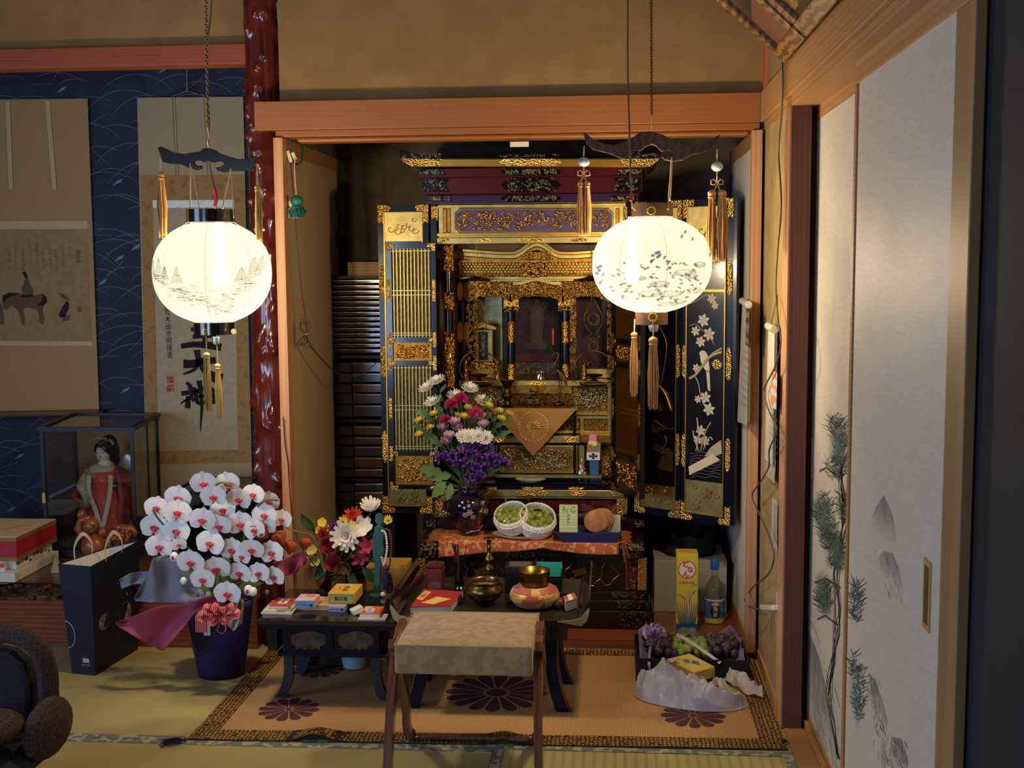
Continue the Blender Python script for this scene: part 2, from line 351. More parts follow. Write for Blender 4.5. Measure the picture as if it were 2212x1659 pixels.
S('opening_panel', MB().box((.5525, .95, .006), (.57, 1.86, 1.797)), M('opening_dark', '#1b1f27', .8, col2='#191a1d', sc=3), 'dark panel standing in for an unlit opening at the right edge of the photograph')  # sheet in place of the open doorway, darkness of the next room painted on
# ink painting on the doors (brush marks, flat on the paper)
def strokes(mb, X, pts, wd): mb.ribbon([PX(x, y, X) for x, y in pts], wd, (-1, 0, 0))
def tuft(mb, X, cx, cy, rx, ry, n, g):
 for i in range(n):
  a = g.uniform(0, 6.28); k = g.random()**.6; x, y = cx+rx*k*math.cos(a), cy+ry*k*math.sin(a); b_ = g.uniform(-2.8, -.3); l = g.uniform(8, 20)
  strokes(mb, X, [(x, y), (x+l*math.cos(b_), y+l*math.sin(b_))], .0016)
g = random.Random(3)
X1 = .5755; b = MB()
trunk = [(1822, 985), (1814, 1040), (1822, 1110), (1812, 1180), (1806, 1240), (1810, 1310), (1806, 1370), (1797, 1430), (1790, 1500), (1800, 1560), (1815, 1640)]
for k in range(9):
 strokes(b, X1, spline([(x+g.uniform(-9, 9), y, 0) for x, y in trunk], 3) and [(q.x, q.y) for q in spline([V((x+g.uniform(-8, 8), y, 0)) for x, y in trunk], 3)], .0065)
for (x, y, l) in [(1800, 1010, -30), (1812, 1150, -40), (1806, 1250, -45), (1800, 1330, -35), (1830, 1420, 0)]:
 strokes(b, X1, [(x+10, y+20), (x+l*.5, y), (x+l, y+8)], .006)
for k in range(70):
 x = g.uniform(1745, 1815); y = 1330+(x-1745)*3.2+g.uniform(-40, 260)
 if y < 1655: strokes(b, X1, [(x, y), (x+g.uniform(4, 14), y+g.uniform(20, 60))], .0014)
mk('pine_trunk_painting', b, ink, d1); b = MB()
for (x, y, rx, ry, n) in [(1815, 950, 18, 45, 130), (1805, 1010, 22, 30, 90), (1780, 1110, 22, 40, 140), (1790, 1160, 20, 30, 90), (1810, 1195, 22, 40, 140), (1780, 1290, 16, 36, 140), (1822, 1095, 10, 40, 70), (1800, 920, 10, 20, 40)]:
 tuft(b, X1, x, y, rx, ry, int(n*1.8), g)
mk('pine_needle_painting', b, inkg, d1); b = MB()
for (x, y, rx, ry) in [(1812, 960, 20, 48), (1782, 1120, 26, 50), (1806, 1185, 26, 44), (1780, 1285, 20, 44)]:
 mk('pine_wash_painting', MB().add([PX(x+rx*1.3*math.cos(.3142*i), y+ry*1.3*math.sin(.3142*i), X1-.0002) for i in range(20)], [tuple(range(20))]), inkgs, d1)
b = MB()
b.add([PX(x, y, X1-.0001) for x, y in [(1742, 1350), (1770, 1420), (1800, 1560), (1810, 1659), (1775, 1659), (1742, 1580)]], [tuple(range(6))])
mk('slope_wash_painting', b, inks, d1)
X2 = .5325; b = MB()
for poly in ([(1885, 1110), (1898, 1085), (1909, 1070), (1920, 1090), (1932, 1130), (1936, 1170), (1905, 1165), (1880, 1150)],
             [(1890, 1215), (1908, 1190), (1928, 1195), (1942, 1230), (1955, 1285), (1950, 1300), (1925, 1270), (1905, 1245)],
             [(1875, 1450), (1890, 1470), (1905, 1510), (1918, 1560), (1912, 1605), (1895, 1560), (1882, 1500)],
             [(1925, 1590), (1945, 1595), (1960, 1640), (1962, 1659), (1918, 1659)]):
 mk('mountain_wash_painting', MB().add([PX(x, y, X2) for x, y in poly], [tuple(range(len(poly)))]), inks, d2)
b = MB()
for poly in ([(1836, 1240), (1850, 1270), (1866, 1330), (1850, 1340), (1834, 1300)], [(1832, 1400), (1850, 1450), (1868, 1560), (1856, 1600), (1830, 1500)], [(1902, 1605), (1918, 1600), (1914, 1659), (1898, 1659)]):
 mk('mist_wash_painting', MB().add([PX(x, y, X2) for x, y in poly], [tuple(range(len(poly)))]), inkb, d2)
b = MB()
for k in range(60):
 y = g.uniform(1460, 1650); x = 1880+(y-1460)*.2+g.gauss(0, 8); strokes(b, X2, [(x, y), (x+g.uniform(-3, 8), y+g.uniform(10, 30))], .0012)
for k in range(30):
 y = g.uniform(1590, 1655); x = 1930+g.uniform(-8, 28); strokes(b, X2, [(x, y), (x+6, y+14)], .0012)
for k in range(26):
 y = g.uniform(1200, 1290); x = 1905+(y-1200)*.35+g.uniform(-14, 14); strokes(b, X2, [(x, y), (x+2, y+14)], .0012)
mk('cliff_line_painting', b, ink, d2); b = MB()
tuft(b, X2, 1850, 1300, 12, 46, 150, g); tuft(b, X2, 1856, 1500, 10, 60, 130, g); tuft(b, X2, 1842, 1440, 8, 30, 50, g)
mk('pine_needle_painting', b, inkg, d2)
# the two slid-back doors of the altar alcove
def adoor(name, X, th, y0, y1, label, left):
 d = SE(name, (X, (y0+y1)/2, .03), label)
 mk('stile', MB().box((X, y0, .0305), (X+th, y0+.05, 1.797)), wood_v, d, bev=.001)
 mk('stile', MB().box((X, y1-.04, .0305), (X+th, y1, 1.797)), M('dark_stile', '#3a2a1c', .6), d)
 mk('rail', MB().box((X+.004, y0+.05, 1.745), (X+th-.004, y1-.04, 1.797)), wood_y, d)
 mk('rail', MB().box((X+.004, y0+.05, .0305), (X+th-.004, y1-.04, .07)), wood_y, d)
 mk('panel', MB().box((X+.008, y0+.05, .07), (X+th-.008, y1-.04, 1.745)), M('door_panel_'+name, '#b09a74' if left else '#c9c3b4', .7), d)
 if left:
  for z in (1.62, 1.47): mk('hinge', MB().box((X+th-.007, y1-.075, z-.035), (X+th+.003, y1-.03, z+.035)), M('hinge_dark', '#241a12', .5), d)
 return d
xa = P(590.5, 297, 4.04).x; xb = P(610.5, 297, 4.04).x
adoor('door_3', xa, xb-xa, 4.035, 4.91, 'beige alcove door folded back beside the carved red post', True)
xa = P(1617, 900, 4.04).x; xb = P(1640, 900, 4.04).x-.002
adoor('door_4', xa, xb-xa, 4.035, 4.80, 'white alcove door folded back on the right side of the altar', False)
# ---- display alcove on the left
blue = M('alcove_wave_paper', '#28374e', .8, col2='#212e45', sc=5)
S('wall_tokonoma_back', MB().box((-3.2, 4.88, 0), (-1.2, 4.92, 2.45)), blue, 'dark blue wave patterned wall of the display alcove')
S('wall_tokonoma_right', MB().box((-1.245, 4.20, .03), (-1.2005, 4.88, 2.45)), blue)
S('floor_tokonoma', MB().box((-3.2, 4.121, -.02), (-1.2, 4.88, .18)), M('tokonoma_board', '#5a3a28', .35))
S('trim_11', MB().box((-3.2, 4.05, 0), (-1.26, 4.1205, .182)), M('kamachi_wood', '#8c4c2c', .35, col2='#743c22', tex='woodz', sc=6, stretch=(.2, .2, 3), coat=.2), 'reddish wooden front sill of the display alcove', bev=.003)
z0, z1 = P(300, 143, 4.08).z, P(300, 98, 4.08).z
S('trim_12', MB().box((-3.2, 4.08, z0), (P(524, 110, 4.08).x+.01, 4.16, z1)), M('red_beam', '#94481f', .5, col2='#843c19', tex='woodz', sc=10, stretch=(.15, .2, 4), mixlo=.2, mixhi=.9), 'red cedar beam above the display alcove', bev=.004)
S('wall_tokonoma_over', MB().box((-3.2, 4.105, z1), (P(526, 60, 4.1).x+.01, 4.15, 2.5)), plaster, 'plaster wall above the display alcove beam')
b = MB(); g = random.Random(11); Yw = 4.8792
for i in range(22):
 for j in range(17):
  cx = -2.75+j*.135+(i % 2)*.06+g.uniform(-.04, .04); cz = .30+i*.088+g.uniform(-.03, .03)
  if cx > -1.23 or cx < -2.8: continue
  r = g.uniform(.13, .26); a0, a1 = R(g.uniform(35, 75)), R(g.uniform(105, 150))
  pts = [q for q in arc((cx, Yw, cz-r*.55), r, a0, a1, 8) if q.x < -1.25]
  if len(pts) > 2: b.ribbon(pts, [.0006+.0012*math.sin(3.14*k/(len(pts)-1)) for k in range(len(pts))], (0, -1, 0))
  if g.random() < .45:
   a = g.uniform(-.9, .9); L_ = g.uniform(.08, .16); b.ribbon([V((cx, Yw, cz)), V((min(cx+L_*math.cos(a), -1.25), Yw, cz+L_*math.sin(a)))], .0012, (0, -1, 0))
  if g.random() < .12:
   b.add([(cx, Yw, cz), (cx+.035, Yw, cz+.014), (cx+.045, Yw, cz+.03), (cx+.02, Yw, cz+.02)], [(0, 1, 2, 3)])
wl = mk('wave_pattern', b, M('wave_line', '#7388ad', .7), bpy.data.objects['wall_tokonoma_back'], fix=False); wl['kind'] = 'stuff'
# carved red-lacquered post
g = random.Random(5); xc = (P(523, 0, 4.11).x+P(599, 0, 4.11).x)/2; rad = (P(599, 0, 4.11).x-P(523, 0, 4.11).x)/2
knobs = [(g.uniform(0, 6.28), g.uniform(.1, 2.4), g.uniform(.012, .026), g.uniform(.008, .018)) for _ in range(210)]
grs = [(g.uniform(0, 6.28), g.uniform(0, 6), g.uniform(.1, .35)) for _ in range(18)]
def post(u, v):
 a = 6.28318*v; z = .02+2.48*u; r = rad*.93+.003*math.sin(3*a+z*4)
 for (ka, kz, ks, kh) in knobs:
  dz = z-kz
  if abs(dz) < ks*2:
   da = (a-ka+3.14159) % 6.28318-3.14159; d2 = (dz*dz*.5+(da*rad)**2)/(ks*ks)
   if d2 < 3: r += kh*math.exp(-d2*2.2)
 for (ga, gp, gl) in grs:
  da = (a-ga-.25*math.sin(z*3+gp)+3.14159) % 6.28318-3.14159
  r -= .0045*math.exp(-(da/.07)**2)*(.5+.5*math.sin(z/gl*3+gp))
 return V((xc+r*math.cos(a), 4.115+r*.8*math.sin(a), z))
S('trim_14', MB().sheet(post, 420, 56), M('red_lacquer', '#581d15', .2, col2='#45150f', sc=14, coat=.6), 'knobbly carved log post in glossy dark red lacquer', smooth=2)
# ================================================================== HANGING PAPER LANTERNS
def shade_mat(key, col):
 m = bpy.data.materials.new(key); m.use_nodes = True; nt = m.node_tree; N = nt.nodes; L = nt.links; N.remove(N['Principled BSDF'])
 tl = N.new('ShaderNodeBsdfTranslucent'); tl.inputs[0].default_value = (.10, .09, .07, 1)
 tp = N.new('ShaderNodeBsdfTransparent'); tp.inputs[0].default_value = (1, .93, .78, 1)
 em = N.new('ShaderNodeEmission'); em.inputs[0].default_value = lin('#fff6d6'); em.inputs[1].default_value = .7; tc = N.new('ShaderNodeTexCoord'); wv = N.new('ShaderNodeTexWave'); wv.bands_direction = 'Z'; wv.inputs['Scale'].default_value = 92; wv.inputs['Distortion'].default_value = 0; L.new(tc.outputs['Object'], wv.inputs[0]); mr = N.new('ShaderNodeMapRange'); mr.inputs[3].default_value = .32; mr.inputs[4].default_value = .62; L.new(wv.outputs[1], mr.inputs[0]); L.new(mr.outputs[0], em.inputs[1])
 m1 = N.new('ShaderNodeMixShader'); m1.inputs[0].default_value = .72; ad = N.new('ShaderNodeAddShader')
 L.new(tl.outputs[0], m1.inputs[1]); L.new(tp.outputs[0], m1.inputs[2]); L.new(m1.outputs[0], ad.inputs[0]); L.new(em.outputs[0], ad.inputs[1]); L.new(ad.outputs[0], N['Material Output'].inputs[0])
 return m
shade_m = shade_mat('lantern_paper', '#fff3d4')
def paint(key, col, a):
 return M(key, col, .8, alpha=a)
gold_thread = M('gold_thread', '#c98f3e', .45, col2='#a8702a', tex='wave', sc=240, sheen=.3)
gold_thread_y = M('gold_thread_yellow', '#b9983f', .45, col2='#977a2c', tex='wave', sc=240, sheen=.3)
brass = M('brass', '#7a6034', .4, metal=1); gilt = M('gilt', '#d9b25a', .28, metal=1)
cordm = M('straw_cord', '#c9a877', .6)
def tassel(parent, p, ln, wd, mat, double=False, name='tassel', n=46, seed=1, cordlen=.0, top=None, parts=True):
 """silk tassel hanging from point p; threads are real strands"""
 g = random.Random(seed); b = MB(); p = V(p)
 heads = [p] if not double else [p+V((-wd*.26, 0, 0)), p+V((wd*.26, 0, 0))]; w1 = wd if not double else wd*.55
 for h in heads:
  b.ball(h+V((0, 0, -w1*.30)), (w1*.42, w1*.36, w1*.36), 10, 6)
  b.lathe([(w1*.34, -.003), (w1*.40, .0), (w1*.34, .003)], h+V((0, 0, -w1*.66)), 10)
  for i in range(n):
   a = g.uniform(0, 6.28); k = g.random()**.5; r0 = w1*.33*k; r1 = w1*(.42*k+g.uniform(-.04, .08)); l = ln*g.uniform(.93, 1.03); z0 = -w1*.6
   q0 = h+V((r0*math.cos(a), r0*math.sin(a), z0)); q2 = h+V((r1*math.cos(a)*1.05, r1*math.sin(a), -l)); q1 = (q0+q2)/2+V((g.uniform(-.15, .15)*w1, 0, 0))+V((math.cos(a), math.sin(a), 0))*w1*.06
   b.tube([q0, q1, q2], [w1*.37/n**.5, w1*.40/n**.5, w1*.24/n**.5], 3, cap=False)
 t = mk(name, b, mat, parent, smooth=2, fix=False)
 if top is not None: mk('tassel_cord', MB().tube([V(top), (V(top)+p)/2+V((0, .001, 0)), p], .0018, 5), cordm if mat != gold_thread_y else gold_thread_y, t)
 return t
def chain(p0, p1, link, r, n=None):
 p0, p1 = V(p0), V(p1); d = p1-p0; k = max(2, int(d.length/(link*.72))); b = MB(); dn = d.normalized()
 s1 = dn.orthogonal().normalized(); s2 = dn.cross(s1)
 for i in range(k):
  c = p0+d*((i+.5)/k); s = s1 if i % 2 else s2
  b.tube([c+dn*(link*.5*math.cos(a))+s*(link*.3*math.sin(a)) for a in [6.28318*j/8 for j in range(8)]], r, 4, closed=True)
 return b
YL = 3.48
def lantern(cx, y0, y1, wpx, loc_label, squash, arm_poly, armm, ringm, top_r, bot_r, bulb_px, seed):
 c = P(cx, (y0+y1)/2, YL); rx = (P(cx+wpx/2, 570, YL).x-P(cx-wpx/2, 570, YL).x)/2; zt, zb = P(cx, y0, YL).z, P(cx, y1, YL).z; zc = (zt+zb)/2; hz = (zt-zb)/2
 t = T('hanging_lantern', loc_label, 'lantern', (c.x, YL, zb-.06), 'paper lanterns hanging before the altar')
 def prof(u):   # u -1..1
  th = math.asin(max(-1, min(1, u)))*1.0; rr = (1-abs(u)**squash)**(1/squash)
  rt = top_r if u > 0 else bot_r
  return max(rt, rx*(rr if rr > 0 else 0)) if abs(u) > .97 else max(rt*.9, rx*rr)
 pr = []; nr = 62
 for i in range(nr*3+1):
  u = -1+2*i/(nr*3); pr.append((prof(u)+(.0009 if i % 3 == 0 else 0), zc+hz*u))
 sh = mk('shade', MB().lathe(pr, (c.x, YL, 0), 64, cap=False), shade_m, t, smooth=2)
 for k in range(8):   # paper seams
  a = R(45*k+12); b = MB().tube([V((c.x+math.cos(a)*(prof(u)+.0006), YL+math.sin(a)*(prof(u)+.0006), zc+hz*u)) for u in [-.98+1.96*i/22 for i in range(23)]], .0007, 4)
  mk('paper_seam', b, paint('seam_ink', '#a79a78', .6), sh)
 def on(x, y, out=.0012):   # a point of the shade's front as the photograph shows it
  q = P(x, y, YL); u = max(-.97, min(.97, (q.z-zc)/hz)); r = prof(u); dx = max(-r*.98, min(r*.98, q.x-c.x)); a = math.acos(dx/r)
  return V((c.x+(r+out)*math.cos(a), YL-(r+out)*math.sin(a), zc+hz*u))
 for nm, z, h, r in (('top_ring', zt-.003, .037, top_r), ('bottom_ring', zb-.033, .036, bot_r)):
  mk(nm, MB().lathe([(r, 0), (r+.004, 0), (r+.004, h), (r, h), (r-.004, h), (r-.004, 0), (r, 0)], (c.x, YL, z), 40, cap=False), ringm, t, smooth=1)
 bp = P(*bulb_px, YL)
 mk('bulb', MB().ball((bp.x, YL, bp.z), (.024, .024, .034), 16, 10), M('bulb_glow', '#ffe2a8', .5, emis=14), t, smooth=2)
 mk('lamp_socket', MB().cyl((bp.x, YL, bp.z+.03), (bp.x, YL, zt-.002), .014, .014, 12), M('socket_white', '#d8d2c4', .5), t)
 l = bpy.data.lights.new('lantern_bulb_light', 'POINT'); l.energy = LANTERN_W; l.color = LANTERN_COL; l.shadow_soft_size = .035
 lo = bpy.data.objects.new('lantern_bulb_light', l); COL.objects.link(lo); lo.parent = t; lo.location = V((bp.x, YL, bp.z))-WO[t.name]
 poly = [P(x, y, YL) for x, y in arm_poly]
 ab = MB(); n = len(poly); th = .016
 ab.add([q+V((0, -th/2, 0)) for q in poly]+[q+V((0, th/2, 0)) for q in poly], [tuple(range(n)), tuple(range(2*n-1, n-1, -1))]+[(i, (i+1) % n, (i+1) % n+n, i+n) for i in range(n)])
 arm = mk('hanging_arm', ab, armm, t, bev=.0015)
 return t, c, zt, zb, on, sh, arm
black_lac = M('black_lacquer', '#0c0a09', .2, coat=.5)
armL = [(342, 319), (350, 317), (378, 330), (400, 333), (415, 330), (433, 328), (440, 321), (452, 320), (464, 324), (474, 331), (495, 338), (515, 344), (535, 343), (552, 337), (556, 341), (553, 352), (547, 369), (525, 369), (500, 370), (485, 373), (470, 369), (467, 362), (477, 361), (485, 356), (481, 350), (470, 349), (461, 352), (452, 347), (443, 352), (434, 347), (424, 347), (420, 353), (425, 358), (436, 358), (437, 364), (428, 368), (413, 365), (395, 356), (370, 354), (353, 350)]
T1, c1, zt1, zb1, on1, sh1, arm1 = lantern(459, 478, 698, 245, 'round paper lantern painted with pines, hanging before the scrolls', 2.2, armL, black_lac, black_lac, .066, .056, (478, 595), 1)
armR = [(1259, 286), (1264, 287), (1280, 300), (1305, 311), (1330, 313), (1352, 305), (1366, 298), (1380, 288), (1406, 284), (1432, 292), (1450, 301), (1470, 307), (1495, 318), (1520, 312), (1540, 300), (1554, 291), (1554, 297), (1548, 311), (1535, 324), (1515, 330), (1492, 335), (1475, 346), (1455, 349), (1436, 346), (1429, 339), (1440, 337), (1455, 337), (1457, 331), (1446, 326), (1428, 327), (1416, 315), (1406, 312), (1394, 318), (1384, 326), (1368, 327), (1356, 331), (1366, 336), (1380, 338), (1374, 344), (1352, 345), (1335, 340), (1320, 333), (1300, 328), (1280, 323), (1267, 310)]
armwood = M('paulownia_dark', '#4a3022', .55, col2='#3a2418', tex='wood', sc=16, stretch=(.8, 1, 3), bump=.2)
T2, c2, zt2, zb2, on2, sh2, arm2 = lantern(1408, 466, 676, 258, 'round paper lantern painted with blue flowers, hanging before the altar', 2.15, armR, armwood, M('ring_wood', '#7a5638', .5, col2='#684528', tex='woodz', sc=26, stretch=(.3, .3, 3)), .056, .043, (1366, 585), 2)
# painted pictures on the shades
b = MB(); g = random.Random(9); nrm = (0, -1, 0)
def tree(x, y, h, w_):
 b.ribbon([on1(x, y), on1(x, y-h)], .0012, nrm)
 for k in range(9):
  t_ = k/9; yy = y-h*.15-h*.8*t_; ww = w_*(1-t_)+2
  for s_ in (-1, 1): b.ribbon([on1(x, yy-3), on1(x+s_*ww*.5, yy-1), on1(x+s_*ww, yy+2)], .0014, nrm)
for a in [(357, 600, 40, 9), (377, 602, 46, 11), (396, 604, 30, 9), (425, 615, 42, 13), (548, 610, 34, 11), (566, 600, 46, 9), (575, 590, 40, 5)]: tree(*a)
for k in range(150):
 u = g.random(); x = 352+u*135+g.gauss(0, 5); y = 592+u*62+g.gauss(0, 9)*(.5+u)
 b.ribbon([on1(x, y), on1(x+g.uniform(5, 14), y+g.uniform(-1, 2))], .0012, nrm)
for k in range(70):
 x = 495+g.gauss(0, 9)+(0 if k % 2 else 22); y = 665+g.gauss(0, 9)-(0 if k % 2 else 38)*g.random(); b.ribbon([on1(x, y), on1(x+g.uniform(3, 8), y+g.uniform(-2, 2))], .0011, nrm)
for k in range(50):
 u = g.random(); x = 566-u*46+g.gauss(0, 4); y = 596+u*48+g.gauss(0, 6); b.ribbon([on1(x, y), on1(x+6, y+1)], .0011, nrm)
mk('pine_painting', b, paint('ink_lantern', '#5e604a', .8), sh1, fix=False)['kind'] = 'stuff'
def blob(mb, on, x, y, rx, ry, n=7, rot=0, g=g):
 pts = []
 for i in range(n):
  a = 6.283*i/n; k = 1; dx, dy = rx*k*math.cos(a), ry*k*math.sin(a); pts.append(on(x+dx*math.cos(rot)-dy*math.sin(rot), y+dx*math.sin(rot)+dy*math.cos(rot)))
 mb.add(pts, [tuple(range(n))])
bl, br, gr, tea = MB(), MB(), MB(), MB()
for (x, y) in [(1413, 548), (1406, 553), (1420, 552), (1418, 546), (1293, 578), (1291, 590), (1296, 584), (1299, 575), (1440, 578), (1416, 556)]: blob(bl, on2, x, y, 4.5, 3.5, 6)
for (x, y) in [(1467, 513), (1475, 503), (1490, 518), (1403, 565), (1430, 557), (1304, 592), (1532, 540), (1530, 550), (1298, 610), (1495, 600)]: blob(br, on2, x, y, 3, 5, 6, .4)
for k in range(95):
 x = g.uniform(1300, 1520); y = 560+abs(x-1400)*.12+g.random()**1.2*85
 if (x-1408)**2/120**2+(y-568)**2/98**2 < .93: blob(gr if k % 3 else br, on2, x, y, g.uniform(3, 6), g.uniform(1.5, 3), 6, g.uniform(-.8, .8))
for (x, y, rx, ry) in [(1420, 612, 22, 7), (1445, 632, 26, 8), (1470, 588, 22, 7), (1400, 632, 26, 8), (1505, 572, 14, 7), (1495, 626, 18, 7), (1440, 655, 24, 5), (1486, 596, 16, 6), (1380, 600, 14, 5), (1460, 650, 20, 5)]: blob(tea, on2, x, y, rx, ry, 12, -.05)
for nm, mb_, c_, a_ in (('blue_flower_painting', bl, '#3a3fa0', .8), ('red_flower_painting', br, '#8d5c52', .75), ('leaf_painting', gr, '#8a835a', .7), ('water_painting', tea, '#6fa0a4', .55)): mk(nm, mb_, paint(nm, c_, a_), sh2, fix=False)['kind'] = 'stuff'
# cords, chains, tassels
def cord(par, pts, r, m, name='cord'): return mk(name, MB().tube(spline([P(x, y, Y) for x, y, Y in pts], 6), r, 6), m, par, smooth=2)
grey_cord = M('grey_cable', '#5b5348', .6); red_tape = M('red_tape', '#b3203a', .5)
cord(T1, [(411, 352, YL-.01), (411, 400, YL-.03), (411, 452, YL-.05)], .0022, cordm); cord(T1, [(412, 352, YL), (425, 420, YL-.05), (434, 468, YL-.068)], .0014, cordm)
cord(T1, [(499, 362, YL-.01), (489, 410, YL-.02), (480, 452, YL-.03)], .0022, cordm); cord(T1, [(499, 362, YL), (502, 420, YL-.02), (505, 470, YL-.04)], .0014, cordm)
cord(T1, [(464, -266, YL+.02), (457, 0, YL+.02), (452, 60, YL+.02), (446, 110, YL+.02), (447, 200, YL+.01), (452, 262, YL+.01), (450, 320, YL+.014), (455, 370, YL+.02), (463, 405, YL+.01), (466, 450, YL)], .003, grey_cord, 'power_cable')
cord(T1, [(462, 404, YL), (467, 425, YL), (464, 447, YL)], .0055, red_tape, 'red_tape')
mk('chain', chain(P(449, 275, YL), P(441, -268, YL), .012, .0016), brass, T1)
mk('hook', MB().tube([P(449, 275, YL), P(451, 292, YL), P(448, 305, YL), P(452, 325, YL)], .0018, 6), gilt, T1)
tassel(T1, P(347, 372, YL), .19, .028, gold_thread, top=P(346, 342, YL), seed=2); tassel(T1, P(556, 400, YL), .165, .022, gold_thread_y, top=P(555, 357, YL), seed=3)
tassel(T1, P(446, 762, YL-.05), .17, .024, gold_thread_y, top=P(444, 716, YL-.06), seed=4); tassel(T1, P(470, 786, YL+.03), .165, .022, gold_thread_y, top=P(468, 740, YL+.02), seed=5)
def boss(par, x, y, Y, r):
 b = MB(); c = P(x, y, Y)
 for k in range(16):
  a = 6.283*k/16; b.ball(c+V((math.cos(a)*r*.66, -.001, math.sin(a)*r*.66)), (r*.2, .002, r*.2), 6, 4)
 b.lathe([(0, -.004), (r*.35, -.003), (r*.45, 0)], c, 12, ax=Matrix.Rotation(R(90), 3, 'X')); b.lathe([(r*.4, 0), (r*.95, -.001), (r, .001)], c, 20, ax=Matrix.Rotation(R(90), 3, 'X'))
 mk('crest_boss', b, gilt, par, smooth=1)
boss(T1, 444, 716, YL-.058, .009); boss(T1, 505, 716, YL-.04, .008); boss(T2, 1407, 454, YL-.0625, .016); boss(T2, 1410, 686, YL-.0495, .017)
bulbcage = MB().lathe([(.012, 0), (.013, -.01), (.012, -.02), (.004, -.026)], P(467, 728, YL), 10)
mk('lamp_tip', bulbcage, M('lamp_tip_metal', '#9aa3a0', .3, metal=.8), T1, smooth=1)
mk('lamp_tip', MB().lathe([(.014, 0), (.015, -.012), (.011, -.024), (.004, -.028)], P(1412, 698, YL), 10), M('lamp_tip_metal'), T2, smooth=1)
cord(T2, [(1357, -262, YL+.03), (1356, -10, YL+.03), (1356, 150, YL+.02), (1359, 260, YL-.02), (1361, 340, YL-.03), (1364, 420, YL-.03), (1366, 450, YL-.02)], .0028, grey_cord, 'power_cable')
cord(T2, [(1365, 418, YL-.04), (1363, 434, YL-.045)], .005, red_tape, 'red_tape'); cord(T2, [(1364, 432, YL-.04), (1368, 446, YL-.06), (1372, 455, YL-.06)], .002, cordm)
cord(T2, [(1451, 340, YL-.012), (1448, 390, YL-.02), (1444, 436, YL-.04), (1443, 452, YL-.055)], .0026, cordm); cord(T2, [(1452, 340, YL), (1450, 390, YL), (1447, 434, YL)], .002, cordm)
mk('chain', chain(P(1408, 250, YL), P(1405, -262, YL), .012, .0016), brass, T2); mk('hook', MB().tube([P(1408, 248, YL), P(1407, 270, YL), P(1407, 292, YL)], .002, 6), gilt, T2)
for (x, yb, yt, wd, ln, hx, hy, col_) in ((1261, 350, 390, .038, .155, 1262, 315, '#cfd6dc'), (1549, 360, 409, .056, .20, 1549, 322, '#b9c4b8')):
 t_ = tassel(T2, P(x, yt+2, YL), ln, wd, gold_thread, double=True, seed=x, n=60)
 mk('bead', MB().ball(P(x, yb, YL), (.017, .017, .014), 16, 10), M('bead_'+col_, col_, .2, col2='#6f8396' if x < 1300 else col_, sc=60, coat=.4), t_, smooth=2)
 b = MB().tube([P(hx, hy, YL), P(x, yb-12, YL)], .0022, 6); b.tube([P(x, yb+10, YL), P(x, yt-14, YL)], .0022, 6)
 for s_ in (-1, 1): b.tube([P(x+s_*dx, yt-14+dy, YL-.004) for dx, dy in ((0, 0), (7, -8), (13, -5), (13, 3), (6, 4), (0, -2))], .0018, 5); b.tube([P(x, yt-12, YL), P(x+s_*6, yt+2, YL)], .002, 5)
 mk('bow_cord', b, cordm, t_, smooth=2)['kind'] = 'stuff'
t_ = tassel(T2, P(1370, 718, YL+.02), .185, .024, gold_thread, top=P(1371, 690, YL+.03), seed=21); tassel(T2, P(1411, 728, YL-.055), .205, .032, gold_thread, top=P(1410, 690, YL-.055), seed=22, n=60)
# ================================================================== HOUSEHOLD ALTAR
lac = M('altar_black_lacquer', '#0b0a0d', .18, coat=.25, spec=.4); lac_m = M('altar_maroon_lacquer', '#4c151a', .22, coat=.15, spec=.35); lac_b = M('altar_blue_black', '#0c1222', .2, coat=.08, spec=.2)
gold = M('gold_leaf', '#c4923c', .33, metal=1, col2='#b98a3a', sc=40)
gold_d = M('gold_leaf_deep', '#a87a32', .38, metal=1, col2='#8f6428', sc=60)
gold_p = M('gold_leaf_pale', '#b8a362', .38, metal=1, col2='#a89252', sc=30)
gold_e = M('gold_engraved', '#d4a650', .3, metal=1, bump=.9, btex='vor', bsc=170, bdist=.003)
gold_c = M('gold_carved', '#d2a048', .3, metal=1); gold_cd = M('gold_carved_dark', '#8a6228', .4, metal=1, col2='#3a2612', sc=120)
dull = M('dull_gold_line', '#c2b488', .45, metal=.8)
AY = 4.5   # front plane of the upper body
AL = T('household_altar', 'tall black lacquer and gold household altar with open doors', 'altar', (-.27, 4.5, .03))
def ap(name, mb, mat, parent=None, **k): return mk(name, mb, mat, parent or AL, **k)
def lid(pts, fn, dv, mb=None):   # prism from a pixel outline
 mb = mb or MB(); q = [fn(x, y) for x, y in pts]; n = len(q); dv = V(dv)
 return mb.add(q+[a+dv for a in q], [tuple(range(n)), tuple(range(2*n-1, n-1, -1))]+[(i, (i+1) % n, (i+1) % n+n, i+n) for i in range(n)])
def onY(Y): return lambda x, y: P(x, y, Y)
def ornv(x0, y0, x1, y1):   # outline of an upright ornamental mount
 m = (x0+x1)/2; w_ = (x1-x0)/2; e = w_*1.5
 return [(m, y0), (m+w_*.6, y0+e*.35), (m+w_*.5, y0+e*.7), (x1, y0+e), (x1, y1-e), (m+w_*.5, y1-e*.7), (m+w_*.6, y1-e*.35), (m, y1), (m-w_*.6, y1-e*.35), (m-w_*.5, y1-e*.7), (x0, y1-e), (x0, y0+e), (m-w_*.5, y0+e*.7), (m-w_*.6, y0+e*.35)]
